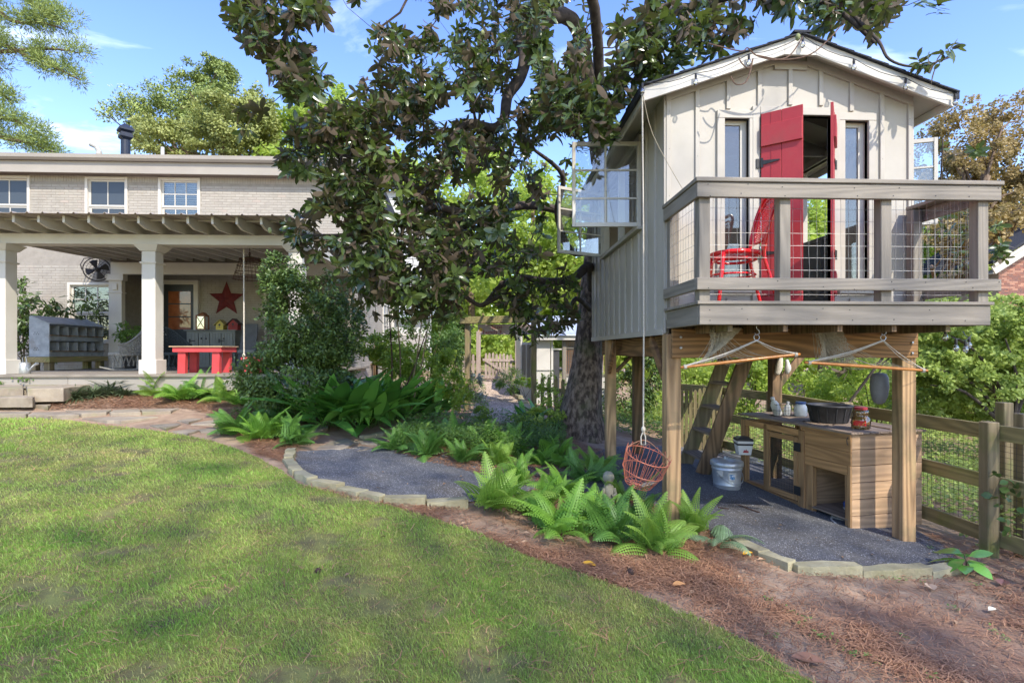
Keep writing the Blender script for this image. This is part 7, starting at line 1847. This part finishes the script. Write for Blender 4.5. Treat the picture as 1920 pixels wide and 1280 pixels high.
# twig ends: leaf whorls placed through the crown's volume
CROWN = [  # photo outline of one bough, depth range, whorls
 ([(415,-20),(610,-20),(605,110),(625,130),(600,200),(560,215),(505,125),(450,70)], (4.9, 6.0), 152),
 ([(440,195),(500,200),(500,250),(450,255)], (5.6, 5.9), 3),
 ([(700,-30),(1000,-30),(1000,120),(690,240),(640,200),(700,110)], (5.6, 7.8), 327),
 ([(560,210),(640,190),(700,210),(760,300),(700,400),(560,380),(520,290)], (5.6, 7.2), 262),
 ([(530,330),(700,330),(780,560),(700,560),(640,500),(530,460),(540,400)], (5.6, 7.0), 170),
 ([(690,200),(1000,120),(1080,300),(1040,420),(760,420)], (6.0, 8.6), 460),
 ([(640,400),(1050,400),(1060,480),(880,520),(700,560),(650,480)], (5.8, 8.4), 327),
 ([(700,500),(860,480),(880,590),(800,600),(700,570)], (6.0, 7.8), 90),
 ([(640,500),(760,520),(860,560),(860,600),(760,590),(690,600),(650,540)], (6.0, 7.4), 50),
 ([(940,520),(1090,520),(1080,600),(1000,640),(930,610)], (6.8, 8.2), 95),
 ([(1000,-30),(1240,-30),(1240,150),(1170,240),(1070,260),(1000,200)], (4.9, 8.0), 649),
 ([(1040,250),(1170,240),(1180,270),(1080,280),(1050,440),(1110,480),(1100,560),(1040,500),(1010,400)], (7.6, 9.0), 131),
 ([(1220,-30),(1500,-30),(1480,45),(1290,120),(1220,140)], (4.9, 7.5), 340),
 ([(1480,-30),(1720,-30),(1640,60),(1660,100),(1600,70),(1500,40)], (4.9, 6.8), 123),
 ([(1660,105),(1700,95),(1830,80),(1830,140),(1740,145),(1690,130)], (4.6, 5.0), 7),
 ([(1735,-20),(1790,-20),(1785,10),(1740,12)], (4.8, 5.2), 2), ([(640,-25),(675,-25),(670,5),(645,5)], (5.2, 5.5), 2),
 ([(1765,240),(1830,260),(1890,400),(1900,480),(1770,520),(1750,420)], (6.2, 7.6), 24),
 ([(1540,640),(1600,650),(1590,720),(1550,700)], (7.0, 8.2), 4)]
wh = []; 
def at2(px, py, Y):
    xc = (px - CX) / FPX; u = (HY - py) / FPX; dx = math.cos(YAW)*xc + math.sin(YAW); dy = -math.sin(YAW)*xc + math.cos(YAW)
    t = Y / dy; return np.stack([dx*t, Y + 0*t, u*t], -1)
for poly, (y0, y1), n in CROWN:
    P = np.array(poly, float); x0, q0 = P.min(0); x1, q1 = P.max(0); got = 0; sub = 0
    while got < n and sub < 60:
        x = rng.uniform(x0, x1, 60); y = rng.uniform(q0, q1, 60); k = inpoly(x, y, P)
        k &= (fbm(x, y, 1/70., 3) > (.40 if n > 60 else 0)); x = x[k][:n-got]; y = y[k][:n-got]
        if len(x):
            xc = (x - CX)/FPX; u = (HY - y)/FPX; dx = math.cos(YAW)*xc + math.sin(YAW); dy = -math.sin(YAW)*xc + math.cos(YAW); Yd = rng.uniform(y0, y1, len(x)); t = Yd/dy
            wh.append(np.stack([dx*t, Yd, u*t], -1)); got += len(x)
        sub += 1
# boughs above the frame and round the far side, so the crown is whole
up_ = rv(90) * [1.7, 1.3, 1.0] + [1.6, 7.6, 6.6]; up_ = up_[(up_[:, 2] > 4.9 + .0*up_[:, 1])]; wh.append(up_)
fa = rv(70) * [1.9, 1.0, 1.6] + [.6, 11.2, 4.2]; fa = fa[(fa[:, 1] > 9.8) & (fa[:, 2] > 2.4) & (fa[:, 0] > -1.2)]; wh.append(fa)
W_ = np.concatenate(wh)
# keep whorls out of the playhouse
ins = (W_[:, 0] > 1.3) & (W_[:, 0] < 4.5) & (W_[:, 1] > 4.75) & (W_[:, 1] < 8.8) & (W_[:, 2] < 2.98 - np.abs(W_[:, 0] - 2.91)*.345 + .30)
_t = W_[:, 0]*math.sin(YAW) + W_[:, 1]*math.cos(YAW); _px = CX + FPX*(W_[:, 0]*math.cos(YAW) - W_[:, 1]*math.sin(YAW))/_t; _py = HY - FPX*W_[:, 2]/_t
ins |= (_px > 1020) & (_px < 1215) & (_py > 245) & (_py < 500) & (W_[:, 1] < 8.2) & (W_[:, 1] > 0)
ins |= (_px > 865) & (_px < 962) & (_py > 585) & (_py < 665)
# boughs above are cut clear of the swung sashes, those below let sun through
_s = (W_[:, 2] + 1.1) / SUN.z; _gx = W_[:, 0] - SUN.x*_s; _gy = W_[:, 1] - SUN.y*_s
ins |= (_gx > -1.2) & (_gx < 1.4) & (_gy > 9.8) & (_gy < 17) & (vnoise(_gx, _gy, 1.0, 77) > .42)      # whorls taken out in patches, shaped to let sun onto the path
W_ = W_[~ins]; nW = len(W_)
# twig graph: every whorl joins the nearest node already attached
LN = np.array(LIMB); dist = np.sqrt(((W_[:, None] - LN[None]) ** 2).sum(-1)); dmin = dist.min(1); order = np.argsort(dmin)
nodes = list(LN); parent_ = {}; tw = MB(); load = {}
arr = np.empty((len(LN) + nW, 3)); arr[:len(LN)] = LN; cnt = len(LN); par = np.full(len(arr), -1)
for i in order:
    p = W_[i]; d = np.sqrt(((arr[:cnt] - p) ** 2).sum(1)); j = int(np.argmin(d)); arr[cnt] = p; par[cnt] = j; cnt += 1
ld = np.ones(len(arr))
for i in range(cnt - 1, len(LN) - 1, -1):
    if par[i] >= 0: ld[par[i]] += ld[i]
dirs = np.zeros((len(arr), 3))
for i in range(len(LN), cnt):
    a = arr[par[i]]; b = arr[i]; v = b - a; L = np.linalg.norm(v) + 1e-6; dirs[i] = v / L
    if L > 1.6 and ld[i] < 2: pass
    m = (a + b)/2 + np.array([rr.uniform(-.08, .08), rr.uniform(-.08, .08), -.10]) * L
    r0 = min(.022, .0035 * ld[i]**.42); r1 = min(.02, .003 * max(1, ld[i] - 1)**.42)
    tw.tube([Vector(a), Vector(m), Vector(b)], [r0, (r0+r1)/2, r1], 4, cap=False)
part('twigs', tw, DBARK, mg, kind='stuff')
tips = arr[len(LN):cnt]; td = dirs[len(LN):cnt]
def oblong(W, fold, curl):
    V = []; F = []
    for i, (t, w_) in enumerate([(0, .10), (.14, .62), (.38, .95), (.62, 1.0), (.85, .66), (1, .06)]): V += [(-W*w_, t, fold*W*w_ - curl*t*t), (0, t, -curl*t*t), (W*w_, t, fold*W*w_ - curl*t*t)]
    for i in range(5): b = i*3; F += [(b, b+1, b+4, b+3), (b+1, b+2, b+5, b+4)]
    return np.array(V), np.array(F)
LT = [oblong(.20, .18, .10), oblong(.175, .30, .30), oblong(.215, .12, -.04)]
L_loc = []; L_d = []; L_up = []; L_s = []; L_k = []; L_v = []
for p, d in zip(tips, td):
    ax = d*.5 + np.array([rr.gauss(0, .45), rr.gauss(0, .45), rr.gauss(.25, .45)]); ax /= np.linalg.norm(ax)
    t1 = np.cross(ax, [.3, .2, 1]); t1 /= np.linalg.norm(t1); t2 = np.cross(ax, t1); m = rr.randint(7, 11); tone = rr.gauss(.42, .16); sz = rr.uniform(.10, .155); a0 = rr.uniform(0, 6.28)
    for k in range(m):
        a = a0 + k*2.4; op = R(rr.uniform(38, 98)) if k > 2 else R(rr.uniform(15, 50)); rad = t1*math.cos(a) + t2*math.sin(a)
        dd = ax*math.cos(op) + rad*math.sin(op); dd = dd + np.array([0, 0, -.42]); up = ax*math.sin(op) - rad*math.cos(op) + np.array([rr.gauss(0,.25), rr.gauss(0,.25), rr.gauss(0,.25)])
        L_loc.append(p - ax*(.012*k)); L_d.append(dd); L_up.append(up); L_s.append(sz*rr.uniform(.75, 1.15)); L_k.append(rr.randrange(3)); L_v.append(min(1, max(0, tone + rr.gauss(0, .13))))
L_loc = np.array(L_loc); L_d = np.array(L_d); L_up = np.array(L_up); L_s = np.array(L_s); L_k = np.array(L_k); L_v = np.array(L_v)
big = L_s / np.linalg.norm(L_loc, axis=1)
fr_ = np.abs(L_loc[:, 0] - .04*L_loc[:, 1]) / L_loc[:, 1]; vis = (fr_ < .94) & (L_loc[:, 2] / L_loc[:, 1] < .64)
pick = np.argsort(-(big * vis))[:290]; single = np.zeros(len(L_s), bool); single[pick] = True
lm = [[npmesh('leaf', V, F, MAG, np.full(len(V), v), smooth=True) for v in (.2, .45, .75)] for V, F in LT]
for i in pick:
    y = Vector(L_d[i]).normalized(); x = y.cross(Vector(L_up[i])).normalized(); z = x.cross(y); s = float(L_s[i])
    o = link('leaf', lm[L_k[i]][0 if L_v[i] < .33 else 1 if L_v[i] < .6 else 2], mg)
    o.matrix_basis = Matrix.Translation(Vector(L_loc[i])) @ Matrix((x, y, z)).transposed().to_4x4() @ Matrix.Scale(s, 4)
lst = []
for k in range(3):
    m = (~single) & (L_k == k); V, F = instance(LT[k], L_loc[m], L_d[m], L_up[m], L_s[m]); lst.append((V, F, np.repeat(L_v[m], len(LT[k][0]))))
V, F, v = merge(lst); link('foliage', npmesh('foliage', V, F, MAG, v, smooth=True), mg, kind='stuff')
# fruit cones
FRU = M('green_seed_cone', (.30,.33,.14), (.20,.22,.09), sc=40, rough=.8, bump=.8)
for (px, py, Y) in [(865, 38, 5.9), (905, 62, 5.9), (853, 107, 5.9), (1045, 172, 6.2), (1496, 70, 4.75), (1298, 118, 4.85), (506, 432, 5.8), (765, 515, 6.4)]:
    c = G(px, py, Y); part('seed_cone', MB().ell(c, (.022, .022, .034), 10, 6), FRU, mg, smooth=True)
print('magnolia whorls', nW, 'leaves', len(L_s))
# ------------------------------------------------------------------ trees beyond
def gp_(px, Y): x = at(px, Y, 0).x; return (x, Y, gz1(x, Y))
def B(px, py, Y, rx, ry, rz, n): return (A(px, py, Y), (rx, ry, rz), n)
NEEDLE = leaf_tpl(1, .16, 2, .2, .05)
# pine and hardwood behind the house
tree('pine_tree', 'tall round topped pine rising behind the house roof', gp_(370, 30), [B(380, 190, 30, 2.6, 2.4, 2.3, 18000), B(300, 225, 29, 2.6, 2, 1.6, 10000), B(400, 145, 30, 1.5, 1.6, 1.0, 5200)], .15, F_PINE, .45, PINEBARK, QT2, 46, .24, nl=14, shell=.35)
tree('hardwood_tree', 'pale olive hardwood in front of the pine behind the roof', gp_(430, 26), [B(440, 235, 26, 2.0, 2, 1.6, 14000), B(330, 265, 26, 2.4, 2, 1.0, 8200), B(490, 240, 26, 1.0, 1.4, 1.7, 5600)], .13, F_OLIVE, .3, BARK, QT, 42, .26, nl=12, shell=.35)
tree('hardwood_tree', 'sunlit yellow green tree right of the roof behind the magnolia', gp_(600, 27), [B(610, 260, 27, 2.2, 2, 2.6, 8500), B(560, 330, 26, 2, 2, 1.6, 3000)], .20, F_WOOD, .3, BARK, QT, 42, .25, nl=10, shell=.35)
# left pine boughs from a tree outside the frame
pt = thing('pine_tree', 'pine with long needled boughs reaching in at the left edge', 'tree', (-19, 19, -1))
part('trunk', MB().tube([(-19, 19, -1.5), (-18.9, 19, 6), (-18.7, 19, 14)], [.45, .38, .25], 10), PINEBARK, pt, smooth=True)
for (pts, rad, n) in [(p_, r_, n_*2) for p_, r_, n_ in [([(-60,-20),(20,38),(75,42),(120,55)], .62, 1500), ([(-60,-40),(40,-5),(80,20),(110,35)], .45, 800), ([(-80,80),(5,85),(60,110),(110,130),(150,150)], .55, 1700), ([(-60,110),(40,95),(100,92),(150,100)], .35, 700),
                      ([(-60,250),(20,262),(60,270),(100,285)], .50, 1300), ([(-60,215),(20,225),(55,240),(90,262)], .40, 900), ([(-70,160),(-10,170),(15,185),(20,195)], .35, 500), ([(-60,110),(-15,125),(5,130)], .25, 250)]]:
    P = [Vector(A(x, y, 18)) for x, y in pts]; Q = spl([Vector((-18.8, 19, P[0].z - .8))] + P, 6); k = len(Q)
    bo = part('bough', MB().tube(Q, [.09*(1 - i/k) + .015 for i in range(k)], 6), PINEBARK, pt)
    q = np.array([tuple(v) for v in Q[6:]]); ncl = 48; cl = q[rng.integers(0, len(q), ncl)] + rv(ncl, rad*.42)*[1, 1, .45] + [0, 0, .12]; kk = rng.integers(0, ncl, n*2)
    c = cl[kk] + rv(n*2, .10); d = unit(c - cl[kk] + [0,0,.05] + rv(n*2, .05)); V, F = instance(leaf_tpl(1, .07, 2, .2, .05), c, d, rv(n*2), rng.uniform(.11, .18, n*2)); v = np.clip(.5 + rng.normal(0, .12, ncl)[kk] + rng.normal(0, .15, n*2), 0, 1)
    link('needles', npmesh('needles', V, F, F_PINE, np.repeat(v, 9)), bo, local=True, kind='stuff')
# wood behind the magnolia and the arch
specs = [
 ('hardwood_tree', 'sunlit tree behind the garage and the house corner', 760, 32, [(770,400,3.2,3.4,5200),(730,330,2.4,2.2,2600)], F_WOOD, .26),
 ('hardwood_tree', 'tall yellow green tree centred behind the magnolia boughs', 880, 34, [(880,400,3.6,3.6,6200),(900,300,2.2,2.0,2400),(860,520,3.0,2.6,3200)], F_WOOD, .27),
 ('hardwood_tree', 'sunlit tree above the shed roof', 1000, 30, [(1010,470,2.8,3.2,5200),(990,360,2.2,1.8,2200)], F_WOOD, .25),
 ('hardwood_tree', 'bright tree between the shed and the magnolia trunk', 1085, 28, [(1085,440,2.0,3.6,4200),(1100,560,2.0,1.8,2200)], F_WOOD, .24),
 ('shrub', 'bright green bank of shrubs beyond the picket gate', 930, 21, [(930,640,1.4,.9,3200),(985,640,1.0,.9,1500),(880,650,.9,.8,1300)], F_WOOD, .15)]
for nm, lb, px, Y, bl, mt, ls in specs:
    tree(nm, lb, gp_(px, Y), [B(a, b, Y + (i % 2)*1.5, rx, rx*.8, rz, n) for i, (a, b, rx, rz, n) in enumerate(bl)], ls, mt, .28 if nm != 'shrub' else .06, BARK, QT, 36, .27, nl=9, shell=.3, cat='tree' if nm != 'shrub' else 'shrub')
# behind and under the playhouse, beyond the fence
specs = [
 ('shrub', 'dark leafy bush seen between the two left posts', 1185, 12.0, [(1180,740,.55,.75,2200),(1215,700,.4,.6,1300)], F_CAM, .09),
 ('shrub', 'bright undergrowth behind the left rear posts', 1200, 13.5, [(1190,790,.9,.5,1700),(1240,760,.6,.8,1700)], F_WOOD, .10),
 ('shrub', 'green bush behind the picket panel and ladder', 1300, 14.0, [(1300,700,.9,.8,2600),(1260,660,.7,.6,1400)], F_WOOD, .11),
 ('maple_shrub', 'pale green maple leaved bush between ladder and rear post', 1400, 12.5, [(1400,720,.7,.85,3000)], F_WOOD, .12),
 ('maple_shrub', 'lush lime green bush beyond the fence behind the rear post', 1520, 13.0, [(1520,700,1.2,.9,4200),(1600,740,1.0,.6,2200)], F_WOOD, .12),
 ('shrub', 'feathery bush behind the hutch and the snack jar', 1640, 11.5, [(1640,730,.9,.5,2400),(1600,660,.7,.5,1500)], F_WOOD, .09)]
for nm, lb, px, Y, bl, mt, ls in specs:
    bs = (at(px, Y, 0).x, Y, -2.0); bb = [B(a, b, Y, rx, rx*.8, rz, n) for (a, b, rx, rz, n) in bl]
    shrub(nm, lb, 'shrub', bs, bb[0][0], bb[0][1], bb[0][2], ls, mt, 7, .018, 26, .32, QT2, extra=[(x[0], x[1], x[2]) for x in bb[1:]])
# wide feathery small tree filling the right, with dark arching limbs
ft = tree('maple_tree', 'wide feathery light green small tree beyond the fence on the right', (at(1890, 9.0, 0).x, 9.0, -2.1),
     [B(1790, 620, 9.2, 1.3, 1.0, .6, 8500), B(1880, 600, 9.4, 1.2, 1.0, .6, 6500), B(1850, 700, 9.0, 1.5, 1.0, .6, 9500), B(1740, 700, 9.2, .9, .8, .5, 5200), B(1960, 650, 9.2, 1.0, 1.0, .8, 4200), B(1790, 755, 9.5, 1.3, .8, .42, 5200), B(1910, 765, 9.5, 1.3, .8, .5, 5200)], .070, F_SOFT, .03, BARK, QT, 60, .17, nl=22, shell=.15, top=A(1850, 640, 9.2))
for q_ in ([(1892,830),(1850,745),(1800,705),(1730,688)], [(1890,820),(1872,725),(1830,660),(1780,628)], [(1895,820),(1908,720),(1885,635)], [(1885,800),(1810,735),(1745,722)], [(1893,810),(1935,700),(1960,640)]):
    P = spl([A(x, y, 8.7) for x, y in q_], 5); k = len(P); part('limb', MB().tube(P, [.038*(1 - .75*i/k) for i in range(k)], 7), DBARK, ft)
# tall half bare tree with brown tinged leaves at the upper right
tree('hardwood_tree', 'tall tree with brown tinged thinning leaves against the sky at the right', (18, 22, -2),
     [B(1800, 330, 22, 1.9, 2, 2.6, 11000), B(1880, 330, 22, 1.9, 2, 2.8, 13000), B(1780, 230, 22, 1.0, 1.4, 1.1, 1700), B(1880, 215, 22.5, 1.2, 1.6, .9, 2000), B(1840, 430, 21, 2.6, 2, 1.5, 7000), B(1815, 445, 16.5, 1.2, .9, .75, 4200), B(1870, 420, 16.8, .9, .9, .6, 2600), B(1950, 400, 21.5, 1.8, 2, 3.6, 6500)], .115, F_RUST, .35, BARK, QT, 90, .15, nl=26, shell=.15)
tree('hardwood_tree', 'sunlit green tree behind the right side sash of the playhouse', (at(1770, 25, 0).x, 25, -2), [B(1770, 470, 25, 2.6, 2, 2.4, 5200), B(1740, 560, 24, 2.6, 2, 1.6, 3200)], .2, F_WOOD, .3, BARK, QT, 44, .22, nl=12)
shrub('shrub', 'dense lime green thicket behind the feathery small tree on the right', 'shrub', (at(1800, 14, 0).x, 14, -2.1), A(1800, 690, 14), (3.2, 1.2, 1.3), 9000, .15, F_SOFT, 8, .03, 46, .26, QT2, extra=[(A(1930, 690, 13.5), (2.4, 1.2, 1.5), 6000)])
tree('hardwood_tree', 'leafy green tree seen through the playhouse doorway', (at(1540, 24, 0).x, 24, -2), [B(1540, 500, 24, 3.4, 2, 3.4, 6500), B(1450, 560, 23, 2.6, 2, 2.4, 3500), B(1620, 560, 23, 2.6, 2, 2.2, 3500)], .22, F_WOOD, .3, BARK, QT, 44, .24, nl=10)
# far wood closing the view
def farwood(name, label, x0, x1, Y, z0, z1, n, size, mat, depth=5, seed=1):
    x = rng.uniform(x0, x1, n); h = z0 + (z1 - z0) * (fbm(x, x*0 + seed, .22, seed) * .9 + .25)
    z = z0 + (h - z0) * rng.random(n)**.8; y = Y + rng.uniform(-.5, 1, n) * depth * (.4 + fbm(x, z, .35, seed + 3))
    d = unit(rv(n)); V, F = instance(QT, np.stack([x, y, z], -1), d, unit(rv(n) + [0, -.5, .6]), rng.uniform(.6, 1.4, n)*size)
    v = np.clip(fbm(x, z, .5, seed + 9)*1.1 - .05 + rng.normal(0, .15, n), 0, 1)
    o = link(name, npmesh(name, V, F, mat, np.repeat(v, 4)), kind='stuff'); tag(o, label, 'woodland')
farwood('woodland', 'distant sunlit woodland closing the view behind house and shed', -30, 14, 42, -1.5, 9.0, 26000, .62, F_WOOD, 6, 3)
farwood('woodland', 'distant woodland beyond the fence on the right', 6, 56, 34, -2.5, 11.0, 30000, .60, F_WOOD, 6, 8)
farwood('woodland', 'distant woodland at the far left behind the house', -75, -28, 46, -1.5, 6, 9000, .7, F_OLIVE, 6, 15)
# ground plants beyond the fence
carpet([Vector((x, y, 0)) for x, y in ((4.75, 2.5), (9, 2.5), (15, 9), (14, 16), (4.0, 16), (3.6, 11), (4.5, 9), (4.72, 6))], 34000, .085, F_SOFT, 'ground_ivy', 'bright green leafy groundcover beyond the board fence', .5)
carpet([Vector((x, y, 0)) for x, y in ((1.9, 9.8), (4, 9.6), (3.9, 14), (1.6, 13))], 4500, .07, F_MID, 'groundcover', 'leafy undergrowth behind the rear posts', .35)
carpet([Vector((x, y, 0)) for x, y in ((-3.2, 10.2), (.0, 10.6), (-.2, 16.5), (-3, 16.5))], 5000, .06, F_MID, 'groundcover', 'low green plants between the house side and the path', .22)
gr_ = LEAF('meadow_grass', (.14,.20,.04), (.32,.40,.10), trans=.3)
carpet([Vector((x, y, 0)) for x, y in ((-6, 17.2), (4, 17.2), (8, 40), (-10, 40))], 9000, .12, gr_, 'grass', 'sunlit grass beyond the picket gate', .06)

# ---- trees behind the photographer that shade the lawn -----------------------
def shade_tree(label, base, c, r, n, size, th):
    p = np.array(c) + unit(rv(n)) * (rng.random(n)**.4)[:, None] * np.array(r)
    # a leaf clump is left out where its shadow would reach a spot the sun strikes
    t = (p[:, 2] + 1.4) / SUN.z; gx = p[:, 0] - SUN.x*t; gy = p[:, 1] - SUN.y*t
    keep = np.ones(n, bool)
    for (px, py, rr_) in SPOTS:
        q = OG(px, py); keep &= ((gx - q.x)**2 + ((gy - q.y)*.8)**2) > rr_**2
    tw_ = (FY - p[:, 1]) / -SUN.y; wx = p[:, 0] - SUN.x*tw_; wz = p[:, 2] - SUN.z*tw_
    keep &= ~((wx > 1.3) & (wx < 4.5) & (wz > -.15) & (wz < 3.2) & (vnoise(wx, wz, 1.9, 5) > .30))
    tp_ = (10.0 - p[:, 1]) / -SUN.y; qx = p[:, 0] - SUN.x*tp_; qz = p[:, 2] - SUN.z*tp_
    keep &= ~((qx > -13) & (qx < -3) & (qz > -.6) & (qz < 5.6) & (vnoise(qx, qz, 1.1, 8) > .35))
    p = p[keep]; n = len(p)
    V, F = instance(QT, p, unit(rv(n)), unit(rv(n) + [0, 0, .4]), rng.uniform(.7, 1.3, n)*size)
    rt = thing('oak_tree', label, 'tree', base); link('crown', npmesh('crown', V, F, F_MID, np.repeat(rng.random(n), 4)), rt, kind='stuff')
    part('trunk', MB().tube([base, (base[0] + .3, base[1], base[2] + 7), (c[0], c[1], c[2])], [th, th*.8, th*.4], 10), BARK, rt, smooth=True)
SPOTS = [(470, 888, .26), (430, 860, .12), (225, 935, .26), (310, 880, .12), (60, 800, .25), (320, 948, .10), (1050, 1050, .14), (560, 1015, .07), (150, 880, .10), (860, 1150, .08), (100, 965, .2), (30, 930, .12), (1215, 880, .12), (1255, 850, .2), (1690, 1010, .25), (1550, 1100, .12)]
shade_tree('very tall tree behind the photographer shading the lawn', (11, -22, -1.5), (10.0, -20.5, 21.5), (10.5, 9.5, 3.5), 19000, .19, .4)
shade_tree('second tall tree behind and right of the photographer', (22, -19, -1.5), (21.5, -18, 22), (6.5, 8.0, 3.2), 13000, .19, .4)
